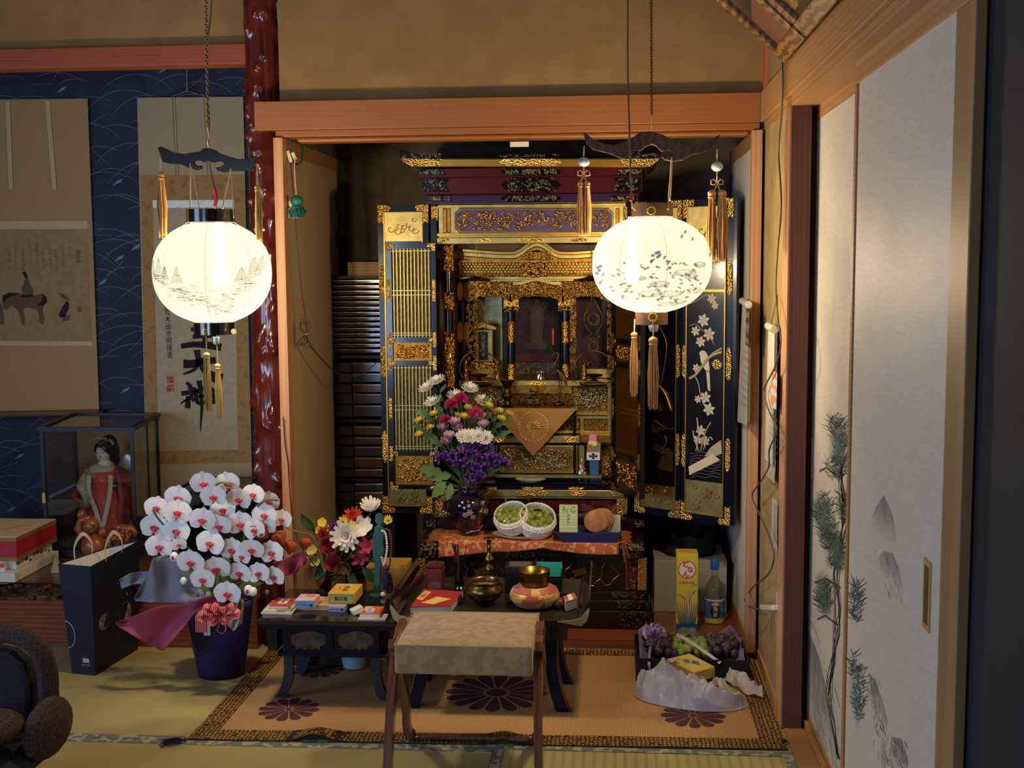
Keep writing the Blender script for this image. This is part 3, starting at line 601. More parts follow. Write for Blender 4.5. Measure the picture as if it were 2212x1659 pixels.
def ornh(x0, y0, x1, y1):
 m = (y0+y1)/2; w_ = (y1-y0)/2; e = w_*1.5
 return [(x0, m), (x0+e*.35, m-w_*.6), (x0+e*.7, m-w_*.5), (x0+e, y0), (x1-e, y0), (x1-e*.7, m-w_*.5), (x1-e*.35, m-w_*.6), (x1, m), (x1-e*.35, m+w_*.6), (x1-e*.7, m+w_*.5), (x1-e, y1), (x0+e, y1), (x0+e*.7, m+w_*.5), (x0+e*.35, m+w_*.6)]
def oct_(x0, y0, x1, y1, c=9): return [(x0+c, y0), (x1-c, y0), (x1-c*.6, y0+c*.5), (x1, y0+c), (x1, y1-c), (x1-c*.6, y1-c*.5), (x1-c, y1), (x0+c, y1), (x0+c*.6, y1-c*.5), (x0, y1-c), (x0, y0+c), (x0+c*.6, y0+c*.5)]
def mount(par, pts, fn, d=(0, -.003, 0), m=None, name='metal_mount'): return ap(name, lid(pts, fn, d), m or gold_e, par)
def scrolls(par, x0, y0, x1, y1, Y, n, seed, m=None, r=.0009, ln=.02, name='gold_scroll_lines', amp=.001):
 a, b = P(x0, y1, Y), P(x1, y0, Y); o = ap(name, curls(MB(), a.x, a.z, b.x, b.z, Y, n, seed, r, ln, amp), m or dull, par, fix=False); o['kind'] = 'stuff'; return o
def carve(par, x0, y0, x1, y1, Y, n, seed, m=None, r=.0028, ln=.03, name='carving', amp=.008):
 a, b = P(x0, y1, Y), P(x1, y0, Y); o = ap(name, curls(MB(), a.x, a.z, b.x, b.z, Y, n, seed, r, ln, amp), m or gold_c, par, smooth=2, fix=False); o['kind'] = 'stuff'; return o
# --- stepped base
def tier(x0, y0, x1, y1, Y, d, m, name, bev=.004): return ap(name, FB(x0, y0, x1, y1, Y, d), m, bev=bev)
CX = 1150
for (x0, y0, x1, y1, Y, sd) in ((888, 1318, 1413, 1359, 4.266, 1), (898, 1295, 1405, 1318, 4.285, 2), (903, 1276, 1396, 1295, 4.295, 3)):
 t = tier(x0, y0, x1, y1, Y, 4.95-Y, M('base_lacquer', '#1d0d0c', .25, coat=.15, spec=.35), 'base_tier', .006)
 for k, (a, b_) in enumerate(((x1-75, x1-4), (x0+4, x0+75))): scrolls(t, a, y0+3, b_, y1-4, Y-.001, 46, sd*7+k, m=M('dim_line', '#6e6a52', .5, metal=.5), r=.0007)
low = ap('lower_body', FB(908, 1205, 1392, 1277, 4.305, .62), lac)
for (x0, x1) in ((1352, 1354), (1157, 1159), (1171, 1173), (939, 941)): ap('gold_edge', FB(x0, 1207, x1, 1275, 4.304, .004), gold, low)
for (x0, x1, k) in ((1377, 1397, 1), (903, 920, 2)): ap('corner_post', FB(x0, 1206, x1, 1276, 4.298, .03), gold_e, bev=.003)
for (x0, x1, sd) in ((1355, 1375, 5), (922, 938, 6), (1160, 1170, 7)):
 q = ap('lacquer_panel', FB(x0, 1208, x1, 1274, 4.302, .01), lac_m, low); scrolls(AL, x0+1, 1210, x1-1, 1272, 4.3012, 30, sd, r=.0006, ln=.014)
def cartouche(x0, y0, x1, y1, Y, tailx, seed):
 o = onY(Y); out = [(x0+14, y0), (x1-14, y0), (x1-8, y0+10), (x1, y0+14), (x1+4, (y0+y1)/2), (x1, y1-14), (x1-8, y1-10), (x1-14, y1), (x0+14, y1), (x0+8, y1-10), (x0, y1-14), (x0-4, (y0+y1)/2), (x0, y0+14), (x0+8, y0+10)]
 ap('panel_outline', MB().tube([o(x, y) for x, y in out], .0011, 5, closed=True), gold, low)
 s_ = 1 if tailx > x1 else -1; xb = x1 if s_ > 0 else x0; m = (y0+y1)/2
 tl = [(xb+s_*2, m-12), (xb+s_*10, m-24), (xb+s_*22, m-22), (xb+s_*28, m-12), (tailx, m), (xb+s_*28, m+12), (xb+s_*22, m+22), (xb+s_*10, m+24), (xb+s_*2, m+12)]
 ap('panel_outline', MB().tube([o(x, y) for x, y in tl], .0011, 5), gold, low)
 ap('painted_sprig', lid([(x0+14, y0+16), (x0+40, y0+10), (x0+46, y0+22), (x0+20, y0+30)], onY(Y), (0, -.0006, 0)), gold_d, low)
 scrolls(AL, x0+10, y0+6, x1-8, y1-6, Y, 34, seed, m=gold_d, r=.0012, ln=.022, name='painted_flowers')
cartouche(1222, 1216, 1297, 1265, 4.3035, 1338, 31); cartouche(1010, 1214, 1083, 1264, 4.3035, 966, 32)
# --- ledge with the offerings
led = ap('ledge', FB(905, 1172, 1393, 1190, 4.25, .40), M('base_lacquer'), bev=.003)
ap('ledge_lower', FB(912, 1190, 1388, 1205, 4.275, .2), lac, bev=.003)
for k, (a, b_) in enumerate(((1340, 1390), (908, 958), (1080, 1210))): scrolls(led, a, 1174, b_, 1188, 4.249, 40, 41+k, r=.0007); scrolls(led, a+6, 1191, b_-6, 1204, 4.274, 26, 51+k, r=.0007)
Z_LED = P(1150, 1172, 4.25).z
zl2 = P(1150, 1112, AY).z
ap('riser', MB().box((P(918, 1130, AY).x, 4.44, Z_LED), (P(1382, 1130, AY).x, 4.9, zl2)), M('base_lacquer'))
for k, (a, b_) in enumerate(((1372, 1412), (922, 962))):
 q = ap('side_bracket', FB(a-2, 1122, b_-20, 1140, 4.43, .03), lac); scrolls(q, a, 1124, b_-22, 1138, 4.429, 18, 61+k, r=.0006)
# --- drawer row and gilt beams of the upper body
up = ap('drawer_row', FB(946, 1073, 1346, 1112, AY, .4), gold_p)
for (a, b_) in ((950, 1090), (1095, 1140), (1146, 1336)):
 d_ = ap('drawer', FB(a, 1077, b_, 1108, AY-.004, .02), lac, up)
 mount(up, oct_(a+6, 1081, b_-6, 1104, 5), onY(AY-.005), (0, -.001, 0), lac_m, 'drawer_face')
 scrolls(AL, a+10, 1083, b_-10, 1102, AY-.0065, 16, a, m=gold_d, r=.001, ln=.018, name='painted_flowers')
for (a, b_) in ((946, 966), (1332, 1350)): mount(up, [(a, 1076), (b_, 1076), (b_, 1110), (a, 1110)], onY(AY-.002))
b1 = ap('gilt_beam', FB(944, 1058, 1348, 1073, AY-.006, .4), gold_p, bev=.002)
for (a, b_) in ((1048, 1066), (1115, 1185), (1231, 1268), (1318, 1346), (948, 985)): mount(b1, ornh(a, 1060, b_, 1071), onY(AY-.0065))
b2 = ap('black_beam', FB(946, 1045, 1346, 1057, AY+.004, .4), lac_b)
for (a, b_) in ((1126, 1175), (1226, 1262), (1050, 1075), (1318, 1330)): mount(b2, [(a, 1052), (b_, 1052), (b_-4, 1057), (a+4, 1057)], onY(AY+.003))
ZF = P(1150, 1045, AY).z   # altar floor
# --- body shell
XL, XR = P(946, 800, AY).x, P(1346, 800, AY).x; ZT = P(1150, 445, AY).z
sh = MB(); sh.box((XL-.015, AY, ZF), (XL, 4.94, ZT)); sh.box((XR, AY, ZF), (XR+.015, 4.94, ZT)); sh.box((XL, 4.92, ZF), (XR, 4.94, ZT)); sh.box((XL-.015, AY, ZT-.01), (XR+.015, 4.94, ZT))
ap('body_shell', sh, gold_d)
ap('altar_floor', MB().box((XL, AY+.004, ZF-.004), (XR, 4.92, ZF)), lac)
# outer frame beside the doors
for (a, b_) in ((930, 947), (1346, 1356)):
 q = ap('side_stile', FB(a, 443, b_, 1110, AY-.004, .06), lac)
 mount(q, [(a+2, 446), (b_-1, 446), (b_-1, 478), ((a+b_)/2, 468), (a+2, 478)], onY(AY-.005)); mount(q, [(a+2, 1110), (b_-1, 1110), (b_-1, 1072), ((a+b_)/2, 1082), (a+2, 1072)], onY(AY-.005))
# --- transom with carved panel
tr = ap('transom_frame', FB(948, 442, 1352, 512, AY-.002, .05), gold_p)
ap('transom_rail', FB(946, 441, 1352, 447, AY-.012, .05), gold_p, bev=.001); ap('transom_rail', FB(944, 502, 1352, 509, AY-.01, .05), gold, bev=.001)
for (a, b_) in ((956, 964), (966, 972), (1330, 1338)): ap('gilt_post', FB(a, 450, b_, 503, AY-.011, .03), gold_d, tr, bev=.003)
mount(tr, oct_(985, 452, 1322, 501, 10), onY(AY-.003), (0, -.002, 0), M('carving_ground', '#5d4a6c', .5, metal=.5), 'carved_panel_ground')
carve(tr, 990, 456, 1318, 497, AY-.006, 210, 71, r=.0026, ln=.034, name='transom_carving')
ap('panel_rim', MB().tube([P(x, y, AY-.005) for x, y in oct_(983, 450, 1324, 503, 10)], .002, 6, closed=True), gold, tr)
bm_ = ap('gilt_beam', FB(944, 512, 1348, 526, AY-.014, .05), gold_p, bev=.002)
for (a, b_) in ((946, 970), (1030, 1062), (1118, 1178), (1232, 1268), (1320, 1346)): mount(bm_, ornh(a, 515, b_, 522), onY(AY-.0145))
# --- roof boards
def roofpart(name, x0, y0, x1, y1, Y, m, sd, seal=True):
 q = ap(name, FB(x0, y0, x1, y1, Y, .45), m, bev=.003)
 w_ = x1-x0
 if seal:
  for k, (a, b_) in enumerate(((x0+3, x0+62), (x1-62, x1-3))):
   s_ = 1 if k == 0 else -1; e = b_ if k == 0 else a; f_ = a if k == 0 else b_; m_ = (y0+y1)/2
   mount(q, [(f_, y0+3), (e, y0+3), (e-s_*9, m_), (e, y1-3), (f_, y1-3)], onY(Y), (0, -.0006, 0), lac, 'end_plate'); scrolls(AL, min(e, f_)+2, y0+5, max(e, f_)-8, y1-5, Y-.001, 40, sd+k, r=.0007)
  mount(q, ornh(1082, y0+2, 1212, y1-2), onY(Y), (0, -.0006, 0), lac, 'centre_plate'); scrolls(AL, 1092, y0+4, 1202, y1-4, Y-.001, 80, sd+5, r=.0008)
 return q
roofpart('cornice_board', 918, 419, 1380, 438, 4.425, M('altar_purple_lacquer', '#3a2046', .22, coat=.15, spec=.35), 80); roofpart('cornice_board', 910, 381, 1388, 418, 4.415, lac_m, 90); roofpart('cornice_board', 903, 361, 1397, 381, 4.405, lac_m, 100)
Yr = 4.385
gr_ = ap('gilt_cornice', lid([(866, 341), (872, 349), (890, 360), (1405, 360), (1420, 349), (1426, 341), (1408, 341), (1380, 343), (905, 343), (885, 341)], onY(Yr), (0, .45, 0)), gold, bev=.002)
mount(gr_, [(868, 342), (955, 344), (948, 358), (890, 359), (872, 350)], onY(Yr), (0, -.001, 0), gold_e); mount(gr_, ornh(1078, 342, 1212, 358), onY(Yr), (0, -.001, 0), gold_e); mount(gr_, [(1340, 344), (1425, 342), (1418, 350), (1404, 359), (1346, 358)], onY(Yr), (0, -.001, 0), gold_e)
rt_ = ap('roof_board', lid([(863, 324), (868, 323), (905, 334), (950, 339), (1345, 339), (1385, 333), (1420, 322), (1427, 323), (1427, 341), (1405, 343), (885, 343), (864, 341)], onY(Yr-.006), (0, .46, 0)), lac, bev=.002)
scrolls(rt_, 870, 330, 952, 341, Yr-.007, 30, 111, r=.0008); scrolls(rt_, 1080, 333, 1210, 339, Yr-.007, 34, 112, r=.0008); scrolls(rt_, 1340, 330, 1422, 341, Yr-.007, 30, 113, r=.0008)
ap('roof_crown', FB(950, 316, 1345, 338, Yr+.03, .4), lac)
mk('room_plate', FB(1102, 306, 1142, 317, 4.06, .008), M('plate_white', '#d9cfb8', .4), None); tag(bpy.data.objects['room_plate'], 'small white metal catch under the lintel above the altar', 'catch')
# --- front columns with carved sleeves
for (a, b_) in ((957, 982), (1321, 1340)):
 m_ = (a+b_)/2; Yc = AY+.03; rr = (P(b_, 700, Yc).x-P(a, 700, Yc).x)/2; cxw = P(m_, 700, Yc).x
 cc = ap('column', MB().cyl((cxw, Yc, ZF), (cxw, Yc, P(m_, 526, Yc).z), rr*.82, n=20), lac, smooth=1)
 for k, (u, v_) in enumerate(((528, 585), (632, 668), (720, 838))):
  z0, z1 = P(m_, v_, Yc).z, P(m_, u, Yc).z
  s_ = MB().cyl((cxw, Yc, z0), (cxw, Yc, z1), rr*.9, n=18); g = random.Random(k+a)
  for i in range(int(900*(z1-z0))):
   ang, z = g.uniform(3.3, 6.1), g.uniform(z0, z1); s_.ball((cxw+rr*.9*math.cos(ang), Yc+rr*.9*math.sin(ang), z), (g.uniform(.003, .006), g.uniform(.003, .006), g.uniform(.003, .009)), 6, 4)
  ap('carved_sleeve', s_, gold_c, cc, smooth=2, fix=False)
# side pillars inside, gilt tips
for (a, b_, y0, y1) in ((988, 1000, 608, 650), (1002, 1014, 608, 650), (988, 1000, 694, 740), (1002, 1014, 694, 740)): mount(AL, ornv(a, y0, b_, y1), onY(4.7), (0, -.003, 0), M('gold_orange', '#c8873a', .35, metal=1), 'pillar_tip')
for (a, b_) in ((989, 999), (1003, 1013), (1300, 1310)): ap('inner_side_pillar', FB(a, 560, b_, 830, 4.705, .012), lac)
# --- palace roof (curved gable), brackets, beams
def gable(x0, x1, yb, hh, cx_, hw):   # karahafu curve in pixels
 pts = []
 for i in range(41):
  x = x0+(x1-x0)*i/40; d = abs(x-cx_)/hw; y = yb-(hh*(.5+.5*math.cos(math.pi*min(d, 1)))) - (4*max(0, d-1.6) if d > 1.6 else 0); pts.append((x, y))
 return pts
YG = 4.60
g0 = gable(1002, 1318, 551, 26, 1160, 52)
ap('gable_bargeboard', lid(g0+[(x, y+7) for x, y in g0[::-1]], onY(YG), (0, .03, 0)), gold_p)
ap('gable_bargeboard', lid([(x, y+9) for x, y in g0]+[(x, y+15) for x, y in g0[::-1]], onY(YG+.012), (0, .03, 0)), gold_d)
b = MB()
for i in range(0, 80):
 t_ = i/79; x = 1002+316*t_; k = min(39, int(t_*40)); y = g0[k][1]+(g0[k+1][1]-g0[k][1])*(t_*40-k); q = P(x, y-4, YG-.004); b.box((q.x-.0042, YG-.008, q.z-.004), (q.x+.0042, YG+.05, q.z+.005))
q = ap('eave_tile_row', b, gold_c); q['kind'] = 'stuff'
rr_ = ap('palace_roof', lid([(990, 545)]+[(x, y-4) for x, y in g0]+[(1325, 545), (1325, 528), (990, 528)], onY(YG+.04), (0, .2, 0)), M('palace_roof_brown', '#3a2214', .5, col2='#6b4a20', tex='wave', sc=60))
carve(AL, 1130, 545, 1188, 560, YG+.006, 60, 121, name='gable_carving', amp=.006); ap('gable_infill', FB(1128, 544, 1192, 562, YG+.01, .01), gold_d)
ap('eave_beam', FB(992, 561, 1322, 566, YG+.01, .05), gold_d); ap('bracket_ground', FB(990, 566, 1322, 604, YG+.05, .02), gold_cd)
b = MB(); g = random.Random(4)
for r_ in range(4):
 for i in range(46):
  x = 994+i*7.2+(r_ % 2)*3.4; y = 570+r_*5.6
  if 1126 < x < 1180: continue
  q = P(x, y, YG+.035-r_*-.002); b.box((q.x-.0038, YG+.02+r_*.006, q.z-.003), (q.x+.0038, YG+.05, q.z+.002))
q = ap('bracket_rows', b, gold_c); q['kind'] = 'stuff'
carve(AL, 1126, 566, 1180, 598, YG+.03, 90, 122, name='dragon_carving', r=.0032, amp=.012)
for (x0, y0, x1, y1, Y, m) in ((992, 598, 1322, 603, YG+.03, gold_p), (1060, 604, 1240, 607, YG+.02, gold_p)): ap('rainbow_beam', FB(x0, y0, x1, y1, Y, .03), m)
g1 = gable(1108, 1212, 609, 8, 1160, 40); ap('rainbow_beam', lid(g1+[(x, y+6) for x, y in g1[::-1]], onY(YG+.015), (0, .03, 0)), gold_p)
# carved valance over the three bays
def bay_arch(x0, x1, ytop, yl): return [(x0, ytop)]+[(x0+(x1-x0)*i/12, yl-12*math.sin(math.pi*i/12)-(3 if i in (3, 9) else 0)) for i in range(13)]+[(x1, ytop)]
for (x0, x1, sd) in ((1012, 1104, 131), (1100, 1218, 132), (1214, 1316, 133)):
 ap('valance', lid(bay_arch(x0, x1, 606, 652), onY(YG+.05), (0, .008, 0)), gold_cd); carve(AL, x0+2, 608, x1-2, 640, YG+.046, 130, sd, name='valance_carving', r=.0026, amp=.01)
for (x0, x1, sd) in ((1010, 1030, 141), (1312, 1322, 142), (1232, 1244, 143)): carve(AL, x0, 640, x1, 800, YG+.06, 110, sd, name='side_fretwork', r=.0016, ln=.03, amp=.002)
# inner columns with fittings
for m_ in (1104, 1222):
 Yc = 4.69; cxw = P(m_, 740, Yc).x; rr = .0155
 cc = ap('inner_column', MB().cyl((cxw, Yc, P(m_, 822, Yc).z), (cxw, Yc, P(m_, 640, Yc).z), rr, n=18), lac, smooth=1)
 for (u, v_) in ((694, 740), (786, 822)): ap('column_fitting', MB().cyl((cxw, Yc, P(m_, v_, Yc).z), (cxw, Yc, P(m_, u, Yc).z), rr*1.06, n=18), gold_e, cc, smooth=1)
 ap('column_capital', FB(m_-16, 640, m_+16, 662, Yc-.03, .05), gold_e, cc); carve(AL, m_-17, 660, m_+17, 674, Yc-.02, 30, m_, name='capital_carving', r=.0018, ln=.016)
# back panels of the three bays
ap('left_bay_panel', FB(1024, 628, 1085, 826, 4.90, .012), M('bay_gold_reflection', '#9fb08a', .25, metal=.8, col2='#b9a560', tex='woodz', sc=5, stretch=(1, 1, 5)))  # greenish reflection put into the gold colour
ap('inner_wall', FB(985, 600, 1330, 830, 4.912, .007), M('bay_dark', '#1c120c', .5))
# --- platform front
YP = 4.62
pf = ap('platform_beam', FB(990, 822, 1326, 834, YP, .28), gold_p, bev=.002)
for (a, b_) in ((1138, 1180), (1236, 1262), (1040, 1066)): mount(pf, ornh(a, 824, b_, 832), onY(YP-.0005))
ap('platform_gold_step', FB(1105, 834, 1235, 850, YP+.01, .2), gold_d); ap('platform_core', FB(992, 834, 1326, 1042, YP+.03, .25), gold_cd)
for (x0, x1, sd) in ((1004, 1100, 151), (1240, 1312, 152)):
 q = ap('platform_panel', FB(x0, 838, x1, 890, YP+.02, .012), gold_d); carve(q, x0+3, 840, x1-3, 887, YP+.016, 120, sd, name='wave_carving', m=M('silver_gold', '#b9ab80', .35, metal=1))
ap('platform_post', FB(1313, 834, 1324, 905, YP+.012, .02), gold_p)
for (x0, y0, x1, y1, d) in ((1000, 891, 1326, 897, 0), (1000, 899, 1326, 905, .004), (1000, 930, 1326, 936, -.002)): ap('platform_rail', FB(x0, y0, x1, y1, YP+d, .03), gold_p, bev=.001)
for (x0, x1, sd) in ((1238, 1252, 161), (1262, 1312, 162), (1090, 1140, 163)):
 q = ap('platform_panel', FB(x0, 907, x1, 928, YP+.016, .012), gold_d); carve(q, x0+2, 909, x1-2, 926, YP+.014, 40, sd, name='fret_carving', r=.0016, ln=.018)
for x0 in (1253, 1313): ap('platform_post', FB(x0, 905, x0+8, 930, YP+.006, .02), gold_p)
bb = ap('gilt_beam', FB(1064, 942, 1252, 957, YP-.05, .08), gold_p, bev=.002)
for (a, b_) in ((1066, 1092), (1218, 1248)): mount(bb, [(a, 944), (b_, 944), (b_-6, 955), (a+6, 955)], onY(YP-.0505))
ap('gilt_beam', FB(1252, 938, 1326, 957, YP-.03, .06), gold_d, bev=.002)
fr = ap('front_panel_frame', FB(1072, 962, 1248, 1022, YP-.04, .05), gold_p, bev=.002)
mount(fr, oct_(1084, 968, 1236, 1016, 9), onY(YP-.0405), (0, -.001, 0), gold_d, 'front_panel'); carve(fr, 1090, 972, 1230, 1012, YP-.044, 150, 171, name='landscape_carving', r=.003, ln=.04, m=M('silver_gold'))
ap('panel_rim', MB().tube([P(x, y, YP-.043) for x, y in oct_(1082, 966, 1238, 1018, 9)], .0018, 6, closed=True), gold_d, fr)
ap('front_step', FB(1070, 1026, 1300, 1032, YP-.06, .05), gold_p)
for (x0, y0, x1, y1) in ((1052, 960, 1070, 1030), (1250, 962, 1262, 1030)): ap('corner_block', FB(x0, y0, x1, y1, YP-.02, .04), gold_p)
q = ap('carved_block', FB(1300, 985, 1322, 1030, YP+.0, .03), gold_d); carve(q, 1302, 988, 1320, 1026, YP-.002, 30, 175, name='block_carving')
# --- lattice doors and outer doors: built on a plane given by corner, width and up
class Plane:
 def __init__(s, o, u): s.o = V(o); s.u = V(u).normalized(); s.n = s.u.cross(UP).normalized()   # n points to the viewer side
 def hit(s, x, y): d = ray(x, y); t = (s.o-O).dot(s.n)/d.dot(s.n); return O+d*t
 def w(s, a, z, d=0): return s.o+s.u*a+UP*z+s.n*d
 def box(s, mb, a0, z0, a1, z1, d0, d1): return mb.obox(s.w(a0, z0, d0), s.u*(a1-a0), UP*(z1-z0), s.n*(d1-d0))
 def tri(s, x, y): q = s.hit(x, y)-s.o; return q.dot(s.u), q.z
# left pair, nearly flat to the front
def lattice_door(pl, W, zs, name, nsl, mid_c, bot_c, seed):
 """zs: heights from bottom: 0 frame,bottom panel,lattice,middle panel,lattice,top"""
 H = zs[-1]; fr_ = .020; b = MB()
 for a in (0, W-fr_): pl.box(b, a, 0, a+fr_, H, 0, .02)
 for z0, z1 in ((0, fr_*.9), (zs[1], zs[2]), (zs[3], zs[4]), (zs[5], zs[6]), (H-fr_, H)): pl.box(b, fr_, z0, W-fr_, z1, 0, .02)
 d_ = ap(name, b, lac)
 for (z0, z1, k) in ((fr_*.9, zs[1], 0), (zs[4], zs[5], 1)):
  b = MB(); pl.box(b, fr_, z0, W-fr_, z1, .004, .012); ap('panel_frame', b, gold_d, d_)
  a0, a1 = fr_+.014, W-fr_-.014; c0, c1 = z0+.012, z1-.012; g = random.Random(seed+k); b = MB()
  cc = MB(); curls(cc, a0, c0, a1, c1, 0, 70, seed+k, .003, .032, .006)
  b.add([pl.w(q.x, q.z, .013-q.y) for q in cc.v], cc.f); o_ = ap('panel_carving', b, gold_c, d_, smooth=2, fix=False); o_['kind'] = 'stuff'
 for (z0, z1) in ((zs[2], zs[3]), (zs[6], H-fr_)):
  b = MB(); pl.box(b, fr_, z0, W-fr_, z1, .003, .006); ap('lattice_backing', b, M('lattice_gauze', '#7a6a34', .5, metal=.5, col2='#5c4e28', sc=70), d_)
  base = None
  for i in range(nsl):
   a = fr_+(W-2*fr_)*(i+.5)/nsl
   if base is None:
    b = MB(); pl.box(b, a-.0017, z0, a+.0017, z1, .008, .016); base = ap('slat', b, gold_p if nsl < 12 else gold, d_)
   else:
    c = base.copy(); COL.objects.link(c); c.location = base.location+pl.u*((W-2*fr_)*i/nsl)
  for zz in ((z0+(z1-z0)*.48, z0+(z1-z0)*.53) if z1-z0 < .4 else ()) + (z0+.008, z0+.016, z1-.008):
   b = MB(); pl.box(b, fr_, zz-.0012, W-fr_, zz+.0012, .009, .017); ap('lattice_rail', b, gold_p if nsl < 12 else gold, d_)
 for z in (0, zs[1]+(zs[2]-zs[1])/2, zs[3]+(zs[4]-zs[3])/2, zs[5]+(zs[6]-zs[5])/2, H):
  for s_ in (0, 1):
   a = .002 if s_ == 0 else W-.002-.03; lo, hi = max(0, z-.028), min(H, z+.028); b = MB(); ax = .002 if s_ == 0 else W-.014
   pl.box(b, ax, lo, ax+.012, hi, .02, .0225); pl.box(b, a, max(0, min(H-.014, z-.007)), a+.03, max(.014, min(H, z+.007)), .02, .0222); ap('metal_mount', b, gold_e, d_)
 for z in ((zs[2]+zs[3])/2, (zs[6]+H)/2):
  for ax in (.002, W-.014):
   b = MB(); pl.box(b, ax, z-.04, ax+.012, z+.04, .02, .0225); ap('metal_mount', b, gold_e, d_)
 return d_
def zrel(y, x, Y, z0): return P(x, y, Y).z-z0
YD = 4.445; xl, xr = P(840, 800, YD).x, P(946, 800, YD).x; z0 = P(892, 1055, YD).z
pl = Plane((xl, YD, z0), (1, 0, 0))
lattice_door(pl, xr-xl, [0]+[P(892, y, YD).z-z0 for y in (983, 972, 789, 778, 739, 728, 526)], 'lattice_door', 11, 0, 0, 201)
ang = V((P(1395, 800, 4.30).x-P(1331, 800, AY).x, 4.30-AY, 0)); zR = P(1331, 1056, AY).z
plR = Plane((P(1331, 800, AY).x, AY, zR), ang)
lattice_door(plR, .222, [0]+[P(1331, y, AY).z-zR for y in (985, 974, 790, 779, 740, 729, 526)], 'lattice_door', 15, 0, 0, 211)
def outer_door(pl, W, H, name, top_h, bot_h, seed, picture=None, bar=None, edge=(.026, .026)):
 e0, e1 = edge; b = MB(); pl.box(b, 0, 0, W, H, -.02, 0); d_ = ap(name, b, lac_b)
 b = MB(); pl.box(b, e0, .03, W-e1, .03+bot_h, 0, .003); ap('gilt_cloud_panel', b, gold_p, d_)
 b = MB(); pl.box(b, e0, H-.03-top_h, W-e1, H-.03, 0, .003); ap('gilt_cloud_panel', b, gold_p, d_)
 b = MB(); pl.box(b, e0, .03+bot_h, W-e1, H-.03-top_h, 0, .0012); ap('lacquer_panel', b, lac, d_)
 for a in (e0-.004, W-e1): b = MB(); pl.box(b, a, .03, a+.004, H-.03, 0, .006); ap('gold_edge', b, gold, d_)
 for z in (.026, H-.03): b = MB(); pl.box(b, e0-.004, z, W-e1+.004, z+.004, 0, .006); ap('gold_edge', b, gold, d_)
 for zz in (bar or ()): b = MB(); pl.box(b, e0, zz, W-e1, zz+.008, 0, .005); ap('gold_edge', b, gold, d_)
 for (z, n_) in ((.03+bot_h*.5, seed), (H-.03-top_h*.45, seed+1)):   # raised clouds on the gilt panels
  b = MB(); g = random.Random(n_)
  for i in range(9):
   a, zz = e0+(W-e0-e1)*(.5+g.uniform(-.36, .36)), z+g.uniform(-.3, .4)*min(top_h, bot_h); s_ = g.uniform(.006, .011)
   b.tube([pl.w(a+s_*k*.28*math.cos(k*.9), zz+s_*k*.28*math.sin(k*.9), .004) for k in range(8)], .0012, 4)
  o_ = ap('cloud_relief', b, gold, d_); o_['kind'] = 'stuff'
 for a in (0, W):
  s_ = 1 if a == 0 else -1
  for zz, vz in ((0, 1), (H, -1)):
   b = MB(); b.prism([(0, 0), (.045*s_, 0), (.05*s_, .011*vz), (.042*s_, .022*vz), (.022*s_, .022*vz), (.022*s_, .07*vz), (.011*s_, .062*vz), (0, .07*vz)], pl.w(a, zz, .0002), pl.u, UP, pl.n*.0025); ap('corner_mount', b, gold_e, d_)
  for f_ in (.22, .5, .76):
   zz = H*f_; ax = a+s_*.012; b = MB(); b.prism([(0, -.062), (.007, -.054), (.006, -.05), (.0095, -.046), (.0095, .046), (.006, .05), (.007, .054), (0, .062), (-.007, .054), (-.006, .05), (-.0095, .046), (-.0095, -.046), (-.006, -.05), (-.007, -.054)], pl.w(ax, zz, .0002), pl.u, UP, pl.n*.0025); ap('metal_mount', b, gold_e, d_)
 return d_
YO = 4.475; xl, xr = P(822, 800, YO).x, P(930, 800, YO).x; z0, z1 = P(880, 1108, YO).z, P(880, 443, YO).z
outer_door(Plane((xl, YO, z0), (1, 0, 0)), xr-xl, z1-z0, 'outer_door', .105, .07, 221)
# right pair, swung towards the viewer
hx = P(1372, 800, AY).x; fx = P(1581, 800, 4.27); u = V((fx.x-hx, 4.27-AY, 0)); zb = P(1372, 1105, AY).z; HH = P(1372, 437, AY).z-zb; LL = u.length
plo = Plane((hx, AY, zb), u)
kk = plo.tri(1472, 800)[0]
dA = outer_door(Plane(plo.w(0, 0), u), kk-.002, HH, 'outer_door', .2, .085, 231, edge=(.03, .02)); plB = Plane(plo.w(kk+.002, 0), u); dB = outer_door(plB, LL-kk-.002, HH, 'outer_door', .19, .12, 241, edge=(.022, .03), bar=[plo.tri(1520, 630)[1]])
b = MB(); plB.box(b, LL-kk-.004, 0, LL-kk+.012, HH, -.022, -.001); ap('door_edge', b, lac, dB)
# lacquer picture: branch, bird, flowers, stream
def hl(par, pl, pts, r, m=None, name='branch'): return ap(name, MB().tube(spline([pl.hit(x, y)+pl.n*.002 for x, y in pts], 4), r, 5), m or pic, par, smooth=2)
pic = M('inlay_pale_gold', '#b9a987', .4, metal=.35); picw = M('inlay_shell', '#cdbfa0', .35)
for pts, r in (([(1490, 818), (1505, 808), (1520, 788), (1536, 770), (1560, 760)], .006), ([(1560, 752), (1540, 764), (1530, 775)], .004), ([(1502, 812), (1510, 830), (1514, 855), (1525, 880), (1540, 895)], .002), ([(1490, 656), (1505, 650), (1520, 640), (1530, 636)], .002), ([(1490, 704), (1504, 700), (1516, 712), (1530, 720), (1544, 745)], .0016), ([(1490, 590), (1508, 600), (1526, 575), (1558, 560)], .004), ([(1515, 600), (1500, 615), (1496, 628)], .003)): hl(dB, plB, pts, r)
